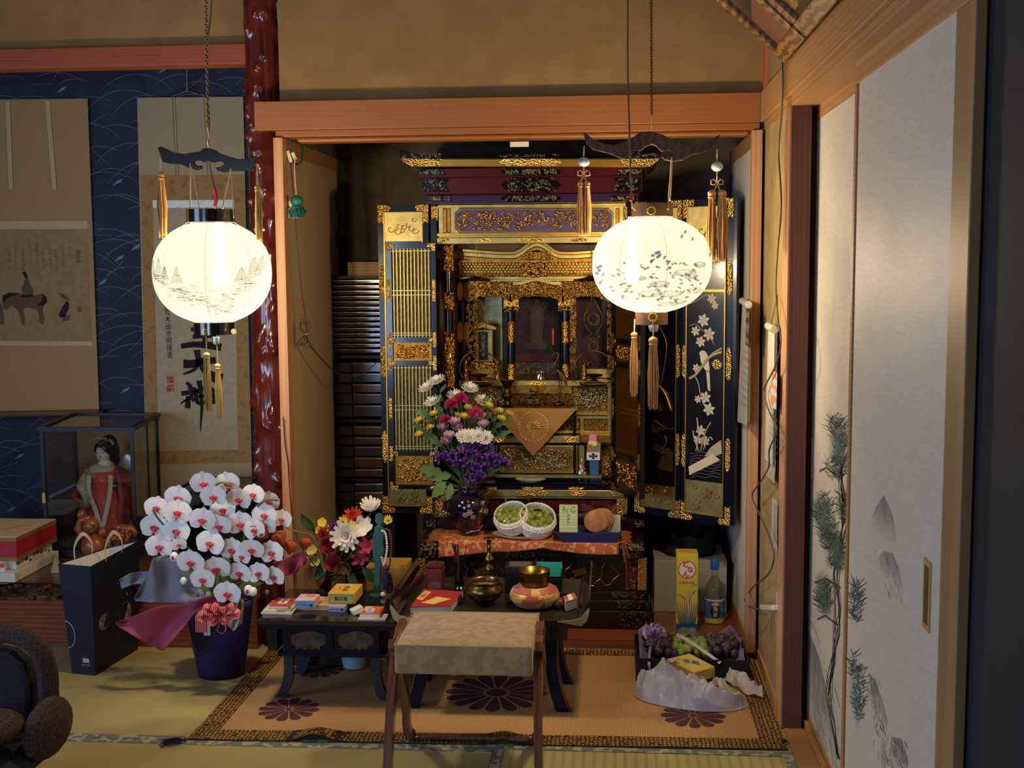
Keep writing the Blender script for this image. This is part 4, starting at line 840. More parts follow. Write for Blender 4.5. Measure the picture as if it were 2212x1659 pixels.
def flower(par, pl, x, y, r, n=6, m=None):
 b = MB(); q = pl.hit(x, y)+pl.n*.0015
 for i in range(n):
  a = 6.283*i/n+.3; dirv = pl.u*math.cos(a)+UP*math.sin(a); pv = pl.u*-math.sin(a)+UP*math.cos(a)
  b.add([q, q+dirv*r*.6+pv*r*.28+pl.n*.001, q+dirv*r, q+dirv*r*.6-pv*r*.28+pl.n*.001], [(0, 1, 2, 3)])
 return ap('inlaid_flower', b, m or picw, par, fix=False)
for (x, y, r) in ((1538, 645, .02), (1545, 660, .016), (1520, 692, .026), (1503, 715, .02), (1532, 722, .026), (1514, 738, .022), (1505, 795, .018), (1524, 858, .024), (1508, 862, .016), (1532, 884, .026), (1514, 930, .022), (1508, 950, .02), (1524, 952, .02), (1548, 560, .02), (1535, 575, .018)): flower(dB, plB, x, y, r, m=M('inlay_silver', '#c3b8a2', .4))
def bird(par, pl, pts, m, d=.003): return ap('inlaid_bird', lid(pts, lambda x, y: pl.hit(x, y), pl.n*d), m, par)
bird(dB, plB, [(1511, 762), (1516, 757), (1523, 758), (1529, 766), (1532, 782), (1534, 800), (1530, 806), (1522, 796), (1515, 782), (1513, 768)], picw); bird(dB, plB, [(1526, 800), (1533, 798), (1535, 845), (1530, 842)], picw)
ap('moon', lid([(1549+11*math.cos(.5*i), 787+11*math.sin(.5*i)) for i in range(12)], lambda x, y: plB.hit(x, y), plB.n*.002), gold_e, dB)
for pts in ([(1504, 975), (1510, 940), (1506, 902)], [(1514, 975), (1524, 935), (1536, 912)], [(1520, 972), (1532, 945), (1540, 950)], [(1510, 975), (1500, 945), (1498, 930)]): hl(dB, plB, pts, .0028, pic, 'reed')
ap('inlaid_rock', lid([(1522, 985), (1536, 966), (1558, 950), (1560, 980), (1545, 985)], lambda x, y: plB.hit(x, y), plB.n*.002), pic, dB)
ap('inlaid_bridge', lid([(1488, 1008), (1540, 980), (1556, 994), (1490, 1026)], lambda x, y: plB.hit(x, y), plB.n*.003), picw, dB)
b = MB()
for k in range(9):
 y = 978+k*6.5; b.tube([plB.hit(1490+i*8.5, y+2.2*math.sin(i*1.6+k))+plB.n*.0012 for i in range(9)], .0006, 4)
ap('stream_lines', b, M('inlay_line', '#8d93a6', .4), dB)['kind'] = 'stuff'
plA = Plane(plo.w(0, 0), u)
for pts, r in (([(1420, 830), (1438, 850), (1452, 890)], .008), ([(1422, 700), (1440, 740), (1436, 790), (1428, 830)], .002), ([(1410, 905), (1440, 925), (1455, 925)], .004), ([(1425, 985), (1440, 955), (1436, 940)], .002)): hl(dA, plA, pts, r, gold_d)
ap('inlaid_crane', lid([(1408, 915), (1420, 922), (1440, 922), (1446, 926), (1425, 932), (1416, 936), (1408, 930)], lambda x, y: plA.hit(x, y), plA.n*.003), gold_d, dA)
for (x, y, r) in ((1420, 968, .02), (1434, 972, .018), (1426, 880, .018), (1445, 975, .016)): flower(dA, plA, x, y, r, m=gold_d)
ap('inlaid_rock', lid([(1420, 1008), (1430, 985), (1454, 975), (1454, 1020), (1430, 1015)], lambda x, y: plA.hit(x, y), plA.n*.002), gold_d, dA)
# ================================================================== THINGS INSIDE AND ON THE ALTAR
ant = M('aged_brass', '#7a6238', .35, metal=1, col2='#5a4526', sc=50); ant2 = M('aged_bronze', '#6b5636', .4, metal=1, col2='#4a3a24', sc=60)
# --- scrolls in the bays
YS = 4.893
s1 = T('picture_scroll', 'dark scroll with a standing haloed figure in the middle altar bay', 'scroll', (P(1160, 800, YS).x, YS, P(1160, 800, YS).z))
mk('mounting', FB(1112, 634, 1209, 826, YS+.001, .004), M('scroll_dark', '#221626', .7, col2='#2e1c26', sc=9), s1)
mk('red_band', FB(1113, 764, 1208, 782, YS-.001, .002), M('scroll_red', '#4c1820', .7), s1); mk('lower_band', FB(1113, 784, 1208, 822, YS-.001, .002), M('scroll_brocade', '#3a2c28', .6, col2='#6a5648', sc=70, mixlo=.5, mixhi=.55), s1)
figm = M('scroll_figure', '#4d382c', .6); haloc = M('scroll_gold_line', '#5b452f', .5)
b = MB()
for k in range(34):
 a = 6.283*k/34; r1 = 30 if math.sin(a) > 0 else 90; p0 = (1160+13*math.cos(a), 655-13*math.sin(a)); L_ = 40+45*abs(math.cos(a+.3)) if math.sin(a) > -.2 else 105
 p1 = (max(1115, min(1206, 1160+L_*math.cos(a))), max(640, min(758, 655-L_*math.sin(a)))); b.ribbon([P(*p0, YS-.0004), P(*p1, YS-.0004)], .0009, (0, -1, 0))
mk('painted_rays', b, haloc, s1)['kind'] = 'stuff'
for r_ in (12, 20): mk('painted_halo', MB().tube([P(1160+r_*math.cos(.3*i), 655+r_*math.sin(.3*i), YS) for i in range(21)], .0022, 4, closed=True), haloc, s1)
mk('painted_figure', lid([(1155, 648), (1160, 643), (1165, 648), (1166, 658), (1172, 668), (1176, 690), (1172, 720), (1174, 740), (1184, 744), (1180, 754), (1140, 754), (1136, 744), (1146, 740), (1148, 720), (1144, 690), (1148, 668), (1154, 658)], onY(YS), (0, -.001, 0)), figm, s1)
s2 = T('picture_scroll', 'narrow brown scroll with gilt scrollwork border in the right altar bay', 'scroll', (P(1280, 800, YS).x, YS, P(1280, 800, YS).z))
mk('mounting', FB(1228, 628, 1320, 812, YS+.001, .004), M('scroll_brown', '#35221a', .7), s2); mk('picture', FB(1246, 652, 1304, 775, YS-.001, .002), M('scroll_redbrown', '#4a241a', .7, col2='#3a1c16', sc=10), s2)
for k, (x0, x1, y0, y1) in enumerate(((1230, 1244, 634, 806), (1306, 1318, 634, 806), (1246, 1304, 778, 806))): scrolls(s2, x0, y0, x1, y1, YS, 60, 300+k, m=gold_d, r=.0009, ln=.03, name='border_scrollwork')
mk('painted_figure', lid([(1262, 700), (1270, 682), (1280, 690), (1292, 715), (1288, 728), (1256, 728)], onY(YS-.001), (0, -.001, 0)), M('scroll_ink', '#1d1614', .7), s2)
# --- memorial tablet in the left bay
Yt = 4.80; tb = T('memorial_tablet', 'gilt memorial tablet with dark face in the left altar bay', 'tablet', (P(1043, 822, Yt).x, Yt, P(1043, 822, Yt).z))
mk('tablet_frame', FB(1027, 712, 1064, 782, Yt, .03), gold_p, tb, bev=.002); mk('tablet_face', FB(1034, 717, 1054, 778, Yt-.002, .003), M('tablet_navy', '#12142a', .35), tb)
mk('tablet_text', write(MB(), '釋光院妙寿', P(1044, 748, Yt-.0026), RT, UP, .016, vertical=True, pitch=1.05), gold, tb)
mk('tablet_roof', lid([(1018, 706), (1030, 700), (1044, 697), (1056, 702), (1070, 706), (1072, 712), (1056, 711), (1044, 707), (1030, 711), (1019, 713)], onY(Yt-.012), (0, .05, 0)), gold, tb)
for (a, b_, y0, y1) in ((1020, 1070, 783, 790), (1024, 1066, 790, 800), (1016, 1074, 800, 808), (1012, 1078, 808, 822)): mk('tablet_base', FB(a, y0, b_, y1, Yt-.014, .06), gold_e, tb, bev=.002)
# balustrade posts beside it
for k, m_ in enumerate((1006, 1074, 1262)):
 Yc = 4.66; q = P(m_, 822, Yc); h = P(m_, 775, Yc).z-q.z; r = .011
 one('gilt_post_ornament', ('left', 'middle', 'right')[k] + ' one of three small gilt posts standing on the altar platform', 'ornament', MB().lathe([(r, 0), (r, h*.7), (r*1.1, h*.72), (r*.6, h*.76), (r*.9, h*.84), (r*.5, h*.92), (.001, h)], q, 12), gold_e, 'gilt platform posts', smooth=1)
mk('fret_board', FB(1268, 797, 1320, 815, 4.70, .006), gold_p, AL); mk('fret_board', FB(1016, 797, 1072, 815, 4.70, .006), gold_d, AL)
# --- hanging brass oil lamps
def oil_lamp(cx, lab, ytop, yhook):
 Y = 4.555; t = T('hanging_oil_lamp', lab, 'lamp', P(cx, 830, Y), 'hanging brass oil lamps in the altar')
 mk('rod', MB().cyl(P(cx-4, 528, Y), P(cx-4, 650, Y), .0016, n=6), ant, t)
 mk('canopy', MB().lathe([(.055, -.004), (.058, 0), (.04, .005), (.018, .009), (.006, .014)], P(cx-6, 604, Y), 28), ant, t, smooth=1)
 pend = [(0, -45), (7, -34), (11, -24), (20, -8), (20, 8), (10, 24), (4, 32), (14, 36), (6, 44), (0, 56), (-6, 44), (-14, 36), (-4, 32), (-10, 24), (-20, 8), (-20, -8), (-11, -24), (-7, -34)]
 yc = 690; o = onY(Y)
 mk('pendant_rim', MB().tube([o(cx+dx, yc+dy) for dx, dy in pend], .0022, 5, closed=True), ant, t, smooth=2)
 b = MB()
 for i in range(4):
  a = 1.5708*i; pts = [o(cx+14*math.cos(a+.78*k/4)*(.4+.6*math.sin(3.14*k/4)), yc+14*math.sin(a+.78*k/4)*(.4+.6*math.sin(3.14*k/4))) for k in range(5)]; b.tube(pts, .0016, 5)
 b.tube([o(cx+13*math.cos(.3*i), yc+13*math.sin(.3*i)) for i in range(21)], .0016, 5, closed=True); b.tube([o(cx-12, yc), o(cx, yc-12), o(cx+12, yc), o(cx, yc+12)], .0014, 5, closed=True); b.ball(o(cx, yc), .004, 8, 6)
 mk('pendant_fretwork', b, ant, t, smooth=2)
 mk('ring', MB().tube([o(cx+10*math.cos(.42*i), 748+10*math.sin(.42*i)) for i in range(15)], .0016, 5, closed=True), ant, t)
 mk('hoop', MB().tube([o(cx+41*math.cos(a), 796+38*math.sin(a)) for a in [R(142)+R(256)*i/26 for i in range(27)]], .0032, 8), ant, t, smooth=2)
 mk('dish', MB().lathe([(.012, .004), (.030, .007), (.036, .014), (.034, .015), (.0, .010)], o(cx+1, 817), 24), ant2, t, smooth=1)
 mk('dish_foot', MB().lathe([(.006, .004), (.005, 0), (.012, -.006), (.022, -.009)], o(cx+1, 817), 16), ant2, t, smooth=1)
 mk('tray', MB().lathe([(.0, .0), (.05, .0), (.058, .007), (.055, .007), (.045, .003)], o(cx+1, 832), 28), ant2, t, smooth=1)
oil_lamp(1034, 'hanging brass oil lamp with pierced pendant at the left of the altar', 0, 0); oil_lamp(1282, 'hanging brass oil lamp with pierced pendant beside the large paper lantern', 0, 0)
# two thin candles on the capitals
for m_, w_ in ((1104, 'left'), (1219, 'right')):
 one('gilt_rod', 'slim upright gilt rod hanging before the ' + w_ + ' inner altar column', 'rod', MB().cyl(P(m_-1, 630, 4.655), P(m_-1, 569, 4.655), .004, .003, 8), gold_p, 'slim gilt rods', smooth=1)
# --- offering table with triangular cloth
Y0, Y1 = 4.525, 4.605; zt = P(1150, 882, Y0).z; xa, xb = P(1056, 880, Y0).x, P(1248, 880, Y0).x
tt = T('offering_table', 'small gilt offering table standing inside the altar', 'table', ((xa+xb)/2, (Y0+Y1)/2, ZF))
mk('table_top', MB().box((xa, Y0, zt-.008), (xb, Y1, zt)), gold_p, tt, bev=.001)
for x in (xa, xb-.008): mk('upturned_end', MB().box((x, Y0, zt), (x+.008, Y1, zt+.008)), gold, tt, bev=.003)
for x in (xa+.015, xb-.03):
 for y in (Y1-.034, Y1-.014): mk('leg', MB().box((x+.012, y, ZF), (x+.022, y+.010, zt-.008)), lac, tt)
def fn(u, v): x = xa+.002+(xb-xa-.004)*u; d = 1-abs(2*u-1); zz = zt+.0006-(zt-P(1152, 985, Y0).z)*d*v; return V((x, Y0-.0012-.004*math.sin(v*3)*d, zz))
ck = MB().sheet(fn, 24, 10)
cl = tag(mk('altar_cloth', ck, M('triangle_cloth', '#a97c42', .75, col2='#9d7038', sc=300, sheen=.2), None, solid=.001), 'gold brown triangular altar cloth with embroidered lotus crest', 'cloth')
emb = M('embroidery', '#ecc868', .45); b = MB(); Yk = Y0-.0075
for k in range(24):
 for s_ in (-1, 1):
  a = R(-80+k*6.6); q = (1152+s_*30*math.cos(a), 922-30*math.sin(a)); q2 = (q[0]+s_*5*math.cos(a+.9*(1 if k % 2 else -1)), q[1]-5*math.sin(a+.9*(1 if k % 2 else -1))); b.tube([P(*q, Yk), P((q[0]+q2[0])/2, (q[1]+q2[1])/2-1, Yk), P(*q2, Yk)], [.0008, .002, .0006], 4)
mk('embroidered_wreath', b, emb, cl)['kind'] = 'stuff'; b = MB()
for k in range(9):
 a = R(-20+k*27.5); b.tube([P(1152+5*math.cos(a), 922-4*math.sin(a), Yk), P(1152+14*math.cos(a+.2), 922-9*math.sin(a+.2), Yk-.001), P(1152+20*math.cos(a), 922-14*math.sin(a), Yk)], [.002, .0045, .001], 5, flat=.6)
b.tube([P(1152, 938, Yk), P(1152, 952, Yk)], .0015, 5)
mk('embroidered_lotus', b, emb, cl, smooth=2); mk('green_center', MB().ball(P(1152, 923, Yk-.002), (.010, .003, .007), 12, 6), M('lotus_green', '#7f8a34', .6), cl, smooth=2)
# --- small bronzes on the offering table
Yb = 4.565; zq = zt
def bz(x, px=None): return V((P(x, 880, Yb).x, Yb, zq))
one('flower_vase', 'small flared bronze vase on the offering table, next to the bouquet', 'vase', MB().lathe([(r*.001, z*.001) for r, z in ((22, 0), (24, 4), (14, 10), (10, 22), (16, 34), (20, 44), (16, 54), (11, 62), (12, 78), (24, 96), (29, 103), (26, 103), (10, 80))], bz(1096), 28), ant2, smooth=1)
ib = T('incense_burner', 'small square bronze incense burner with a lion lid on the offering table', 'incense burner', bz(1153))
c = bz(1153)
for dx in (-.018, .018):
 for dy in (-.012, .012): mk('leg', MB().cyl(c+V((dx, dy, 0)), c+V((dx*.85, dy, .014)), .004, .006, 8), ant2, ib)
mk('body', MB().box(c+V((-.024, -.017, .012)), c+V((.024, .017, .036))), ant, ib, bev=.003); mk('lid', MB().box(c+V((-.026, -.019, .038)), c+V((.026, .019, .045))), ant, ib, bev=.002); mk('crest', MB().lathe([(.008, 0), (.006, .003), (.0, .004)], c+V((0, -.017, .025)), 12, ax=Matrix.Rotation(R(90), 3, 'X')), ant2, ib)
b = MB(); b.ball(c+V((0, 0, .054)), (.012, .007, .009), 10, 6); b.ball(c+V((-.010, -.002, .066)), (.006, .006, .007), 8, 6); b.tube([c+V((.01, 0, .056)), c+V((.017, 0, .066)), c+V((.013, 0, .072))], [.003, .004, .001], 5); b.cyl(c+V((-.008, -.003, .044)), c+V((-.008, -.003, .056)), .003); b.cyl(c+V((.008, -.003, .044)), c+V((.008, -.003, .054)), .003)
mk('lion', b, ant, ib, smooth=2)
cr = T('crane_candle_stand', 'bronze crane on a turtle holding up a candle on the offering table', 'candle stand', bz(1208)); o = onY(Yb)
mk('turtle', MB().ball(o(1208, 872), (.022, .016, .009), 14, 8).ball(o(1190, 868), (.006, .005, .004), 8, 6).tube([o(1194, 871), o(1189, 880)], .003, 5).tube([o(1222, 873), o(1230, 882)], .003, 5).tube([o(1204, 874), o(1200, 882)], .003, 5), ant2, cr, smooth=2)
for dx in (0, 4): mk('leg', MB().tube([o(1208+dx*.4, 868), o(1207+dx, 846), o(1209+dx, 822)], .0016, 5), ant2, cr)
mk('crane_body', MB().tube([o(1224, 832), o(1221, 820), o(1214, 808), o(1206, 800), o(1201, 794)], [.002, .009, .012, .009, .005], 10, flat=.8), ant, cr, smooth=2)
mk('crane_neck', MB().tube(spline([o(1202, 797), o(1198, 788), o(1203, 778), o(1207, 769), o(1203, 762), o(1197, 764), o(1193, 772)], 4), [.005]*8+[.0035]*12+[.0022]*5, 6), ant, cr, smooth=2)
mk('crane_wing', lid([(1206, 800), (1216, 806), (1224, 818), (1226, 832), (1220, 826), (1210, 816)], onY(Yb-.011), (0, -.002, 0)), ant2, cr)
mk('candle_arm', MB().tube(spline([o(1193, 771), o(1196, 765), o(1195, 755), o(1196, 748)], 4), .0016, 5).lathe([(.004, 0), (.012, .003), (.011, .0045), (.0, .003)], o(1196, 778), 14).lathe([(.003, 0), (.011, .003), (.010, .0045), (.0, .003)], o(1195, 748), 14), ant, cr, smooth=1)
cd = T('candle', 'small red candle held by the bronze crane', 'candle', o(1195, 747)); mk('wax', MB().lathe([(.0042, 0), (.0055, .045), (.005, .06), (.002, .066)], o(1195, 746), 12), M('red_wax', '#a82a22', .4, sss=.2), cd, smooth=1); mk('wick', MB().cyl(o(1195, 709), o(1195, 705), .0008, n=5), M('wick_dark', '#2a2020', .8), cd)
q = P(1167, 822, 4.68); one('offering_cup', 'shiny silver rice cup on the altar platform before the dark scroll', 'cup', MB().lathe([(.021, 0), (.023, .003), (.022, .005), (.0185, .028), (.020, .034), (.0175, .034), (.016, .01), (.0, .008)], q, 28), M('silver', '#d8cfb8', .12, metal=1), smooth=1)
# --- things on the altar floor
def onF(x, y): q = PZ(x, y, ZF); return V((q.x, q.y, ZF))
q = V((P(1146, 1030, 4.54).x, 4.54, ZF)); one('oval_plate', 'small white oval plate on the altar floor', 'plate', MB().lathe([(.03, 0), (.036, .002), (.058, .010), (.060, .012), (.055, .0115), (.034, .005), (.0, .004)], q, 30, sq=.55), M('white_porcelain', '#e6dcd6', .2, coat=.3), smooth=1)
q = onF(1258, 1036); cb = T('candy_bag', 'clear bag of colourful wrapped candy on the altar floor', 'bag', q); g = random.Random(8)
hb = .062
def bagfn(u, v): a = 6.283*u; r = (.027*(1-v*.75)+.006*math.sin(v*3.1))*(1+.10*math.sin(5*a+4*v)); return q+V((r*math.cos(a), r*.7*math.sin(a), .001+hb*1.35*v))
mk('clear_bag', MB().sheet(bagfn, 24, 10), GL('clear_film', '#f4f7f4', .10, .12), cb, smooth=2)
for k, (c_, n_) in enumerate((('#d42a5a', 6), ('#e65a8c', 4), ('#3f8a3c', 5), ('#e8e2d8', 7), ('#d6ba3a', 3), ('#c23030', 4))):
 for j in range(n_):
  z = g.uniform(.008, .058); rr = .018*(1-z/.1); a = g.uniform(0, 6.28)
  mk('candy', MB().ball(q+V((rr*math.cos(a), rr*.6*math.sin(a), z)), (.006, .005, .005), 8, 5), M('candy'+c_, c_, .35), cb, smooth=2)
q = onF(1284, 1036); so = T('offering_stand', 'blue paper stand with a patterned white band on the altar floor', 'stand', q); oy = onY(q.y-.012); Yq = q.y-.012
mk('blue_leg', FB(1274, 994, 1293, 1038, Yq, .024), M('stand_blue', '#2a5a96', .6), so); mk('white_band', FB(1267, 977, 1296, 994, Yq-.006, .04), M('stand_white', '#d9dad6', .6), so); mk('brown_box', FB(1268, 960, 1297, 977, Yq-.004, .036), M('stand_tan', '#8d7a55', .6), so)
b = MB()
for (dx, dy) in ((-6, 0), (6, 0), (0, -4), (0, 4), (0, 0)): lid([(1281.5+dx-4, 985.5+dy), (1281.5+dx, 985.5+dy-3), (1281.5+dx+4, 985.5+dy), (1281.5+dx, 985.5+dy+3)], onY(Yq-.0062), (0, -.0006, 0), b)
mk('black_diamond_crest', b, M('print_black', '#151515', .6), so)['kind'] = 'stuff'
sc_ = T('sugar_flower', 'pink and yellow moulded sugar flower on top of the blue paper stand', 'sweet', P(1283, 960, Yq+.01)); b = MB()
for (y0, y1, m, rr) in ((952, 963, M('sugar_yellow', '#e0d46a', .6), .024), (939, 953, M('sugar_pink', '#dd7fb8', .6), .021)):
 z0, z1 = P(1283, y1, Yq).z, P(1283, y0, Yq).z; x = P(1283, 950, Yq).x; pr = [(0, 0)]
 b = MB(); k = 48; vs = []; zz = [(z0, 1), (z0+(z1-z0)*.7, 1), (z1, .8)]
 for (z, f_) in zz:
  for i in range(k): a = 6.283*i/k; r_ = rr*f_*(1+.13*math.cos(5*a)); vs.append(V((x+r_*math.cos(a), Yq+.012+r_*.8*math.sin(a), z)))
 b.add(vs, [(r*k+i, r*k+(i+1) % k, (r+1)*k+(i+1) % k, (r+1)*k+i) for r in (0, 1) for i in range(k)]+[tuple(range(k-1, -1, -1)), tuple(2*k+i for i in range(k))]); mk('sugar_tier', b, m, sc_, smooth=1)
# ================================================================== OFFERINGS ON THE LEDGE
zc_ = Z_LED+.004
oc = M('orange_brocade', '#b5603a', .7, col2='#d9a06a', tex='noise', sc=70, det=2, mixlo=.54, mixhi=.58)
ya, yb_ = 4.245, 4.43; x0, x1 = P(948, 1180, 4.25).x, P(1337, 1180, 4.25).x
drops = [(0, .06), (.12, .052), (.25, .043), (.4, .036), (.52, .026), (.58, .020), (.64, .03), (.78, .040), (1, .042)]
def drop(u):
 for (a, da), (b2_, db) in zip(drops, drops[1:]):
  if u <= b2_: return da+(db-da)*(u-a)/(b2_-a)
 return drops[-1][1]
def clf(u, v):
 x = x0+(x1-x0)*u
 if v < .6: return V((x+.02*math.sin(v*2)*(u-.5), yb_+(ya-yb_)*(v/.6), Z_LED+.003+.002*math.sin(u*30)*math.sin(v*9)))
 k = (v-.6)/.4; return V((x, ya-.004-.006*math.sin(u*16)*k, Z_LED+.003-drop(u)*k+.006*math.exp(-((u-.575)/.03)**2)*(1-k)))
oc_t = tag(mk('altar_runner', MB().sheet(clf, 50, 20), oc, None, smooth=2, solid=.0012), 'orange brocade runner with fringe spread along the altar ledge', 'cloth')
b = MB(); g = random.Random(6)
for s_, xx in ((-1, x0), (1, x1)):
 for i in range(110):
  y = ya+(yb_-ya)*g.random()**1.2; l = g.uniform(.02, .05); p0 = V((xx, y, Z_LED+.004)); hang = .07*g.random() if y < ya+.05 else .012*g.random()
  b.tube([p0, p0+V((s_*l*.5, -g.uniform(0, .012), .006*g.random())), p0+V((s_*l*(.75 if hang > .03 else 1), -g.uniform(0, .02) if y < ya+.05 else 0, -hang if y < ya+.02 else .0))], .0008, 3, cap=False)
mk('fringe', b, M('orange_fringe', '#c77a42', .5, col2='#a0552c', tex='wave', sc=300), oc_t, fix=False)['kind'] = 'stuff'
def onL(x, y, dz=.0045): q = PZ(x, y, Z_LED+dz); return V((q.x, q.y, Z_LED+dz))
# navy porcelain vase
q = onL(1013, 1153); VA = T('porcelain_vase', 'dark blue gilt painted porcelain vase holding the bouquet', 'vase', q); hv = P(1013, 1047, q.y).z-q.z; k = hv/112
nav = M('navy_glaze', '#0a0920', .1, coat=.6)
prv = [(22, 0), (24, 2), (25, 8), (36, 28), (46, 52), (48, 68), (42, 84), (30, 95), (24, 100), (24, 106), (27, 112), (25, 112), (20, 104), (20, 90)]
mk('vase_body', MB().lathe([(r*k, z*k) for r, z in prv], q, 40), nav, VA, smooth=2); mk('gilt_rim', MB().tube([q+V((26.5*k*math.cos(.2618*i), 26.5*k*math.sin(.2618*i), 112*k)) for i in range(24)], .0013, 5, closed=True), gilt, VA)
def vz(x, y, out=.0008):
 p = P(x, y, q.y); z = (p.z-q.z)/k; r = 30
 for (r0, z0), (r1, z1) in zip(prv[:11], prv[1:11]):
  if z0 <= z <= z1: r = r0+(r1-r0)*(z-z0)/max(1e-6, z1-z0)
 r = r*k+out; dx = max(-r*.96, min(r*.96, p.x-q.x)); return V((q.x+dx, q.y-math.sqrt(r*r-dx*dx), p.z))
def vblob(x, y, r, m, n=6, nm='painted_flower', st=.5):
 b = MB()
 for i in range(n):
  a = 6.283*i/n; b.add([vz(x, y, .0012), vz(x+r*math.cos(a-.4)*.6, y+r*math.sin(a-.4)*.6), vz(x+r*math.cos(a), y+r*math.sin(a)), vz(x+r*math.cos(a+.4)*.6, y+r*math.sin(a+.4)*.6)], [(0, 1, 2, 3)])
 return mk(nm, b, m, VA, fix=False)
for (x, y, r) in ((1020, 1098, 9), (1010, 1104, 8), (1026, 1108, 7), (1018, 1084, 5), (1052, 1100, 7), (1056, 1110, 6), (1046, 1080, 5)): vblob(x, y, r, M('vase_pink', '#a98aa0', .3))
for (x, y, r) in ((1016, 1075, 4), (1024, 1124, 6), (1032, 1132, 6), (1040, 1122, 5), (1022, 1112, 4)): vblob(x, y, r, gold_d, 5)
b = MB(); b.ribbon([vz(1036, 1140), vz(1034, 1118), vz(1040, 1098), vz(1046, 1078)], [.012, .02, .016, .008], (0, -1, 0)); mk('painted_bird', b, gold_d, VA)
b = MB(); b.ribbon([vz(1010, 1146), vz(1022, 1141), vz(1036, 1140), vz(1048, 1132)], [.004, .009, .01, .003], (0, -1, 0)); mk('painted_cloud', b, M('vase_white', '#a9a6a8', .3), VA)
VTOP = V((q.x, q.y, q.z+hv)); VBASE = q.copy(); VINR = 20*k
# cut flowers in the vase
leafm = M('leaf_green', '#4a6a34', .55, col2='#3a552a', sc=30); leafl = M('leaf_light', '#7f9c52', .55, col2='#6a8844', sc=30)
def petals(b, c, ax, n, ln, wd, cup, tilt=0, rows=1, g=rnd, curl=.3):
 a0 = ax.orthogonal().normalized(); b0 = ax.cross(a0)
 for r in range(rows):
  f_ = 1-r/(rows+.6); cu = cup+(1-cup)*(r/max(1, rows))*.9
  for i in range(n):
   a = 6.283*(i+.5*(r % 2))/n+g.uniform(-.08, .08); d = a0*math.cos(a)+b0*math.sin(a); s_ = ax.cross(d); L_ = ln*f_*g.uniform(.9, 1.08)
   e = (d*math.cos(cu*1.4)+ax*math.sin(cu*1.4)); e2 = (d*math.cos(cu*1.4+curl)+ax*math.sin(cu*1.4+curl)); w_ = wd*(.75+.25*f_)
   p0 = c; p1 = c+e*L_*.55; p2 = p1+e2*L_*.45
   b.add([p0-s_*w_*.2, p0+s_*w_*.2, p1+s_*w_*.5, p2+s_*w_*.25, p2-s_*w_*.25, p1-s_*w_*.5], [(0, 1, 2, 5), (5, 2, 3, 4)])
 return b
def stem_to(c, rr=.0016, m=leafm, mid=.0):
 g = rnd; foot = VTOP+V((g.uniform(-.5, .5)*VINR, g.uniform(-.5, .5)*VINR, -.03)); h = (c+foot)/2; h = V((foot.x+(c.x-foot.x)*.42, foot.y+(c.y-foot.y)*.42, h.z)); return MB().tube(spline([c, h, foot], 5), rr, 5, cap=False)
def leaf(b, p, d, ln, wd, nrm=FR, lob=True):
 d = V(d).normalized(); s_ = d.cross(V(nrm)).normalized(); n_ = V(nrm)
 out = [(0, .05), (.2, .35), (.35, .28), (.5, .5), (.65, .3), (.8, .28), (1, 0)] if lob else [(0, .05), (.25, .4), (.5, .5), (.75, .35), (1, 0)]
 pts = [p+d*ln*a+s_*wd*w_+n_*.1*ln*math.sin(a*3) for a, w_ in out]+[p+d*ln*a-s_*wd*w_+n_*.1*ln*math.sin(a*3) for a, w_ in out[-2::-1]]
 k = len(out); b.add(pts+[p+d*ln*a+n_*(.1*ln*math.sin(a*3)-.04*ln) for a, _ in out], []); n0 = len(b.v)-k-len(pts); m0 = n0+len(pts)
 for i in range(k-1): b.f.append((n0+i, n0+i+1, m0+i+1, m0+i)); b.f.append((n0+len(pts)-1-i, m0+i, m0+i+1, n0+len(pts)-2-i))
 return b
wht = M('petal_white', '#f2ede4', .6, transl=.2); pkm = M('petal_hot_pink', '#d8437c', .6, col2='#b92c62', sc=120); lpm = M('petal_pale_pink', '#d3a7c0', .6, transl=.2); ylm = M('petal_yellow', '#dcc243', .6, transl=.15); prm = M('statice_purple', '#54287c', .7, col2='#6a3a96', sc=160)
def cz(x, y): return 860+.2049*x, 780+.2049*y
def cut_flower(kind, x, y, dY, label, group, size, mats, ax=None, n=12, rows=3, cup=.2, wd=.008):
 px_, py_ = cz(x, y); c = P(px_, py_, VTOP.y+dY); ax = V(ax or (rnd.uniform(-.3, .3), -.75, .55)).normalized()
 foot = V((VTOP.x, VTOP.y, VTOP.z-.03)); t = T(kind, label, 'flower', foot, group)
 b = petals(MB(), c, ax, n, size, wd, cup, rows=rows, g=rnd); mk('bloom', b, mats, t, smooth=2, fix=False)
 mk('stem', stem_to(c-ax*.004), leafm, t, smooth=2)
 if kind in ('chrysanthemum', 'daisy'): mk('calyx', MB().ball(c-ax*.003, size*.25, 8, 5), leafm, t, smooth=2)
 return t
G0 = 'flowers of the bouquet in the dark blue vase'
for i, (x, y) in enumerate(((410, 220), (310, 290), (370, 440), (610, 375), (755, 300), (890, 435))): cut_flower('chrysanthemum', x, y, rnd.uniform(-.03, .02), 'white spidery chrysanthemum ' + ('at the upper left tip of the bouquet', 'at the far left top of the bouquet', 'left of the pink carnations in the bouquet', 'tucked behind the highest pink carnation', 'at the top middle of the bouquet', 'at the upper right of the bouquet')[i], 'upper white chrysanthemums', .037, wht, n=18, rows=4, cup=.14, wd=.009, ax=((x-600)*.0012, -.45, .8))
for i, (x, y) in enumerate(((690, 800), (845, 790), (925, 815), (760, 800))): cut_flower('chrysanthemum', x, y, -.05, 'full white chrysanthemum in the middle of the bouquet, ' + ('leftmost of its row', 'third of its row', 'rightmost of its row', 'second of its row')[i], 'middle white chrysanthemums', .033, wht, n=14, rows=5, cup=.12, wd=.013)
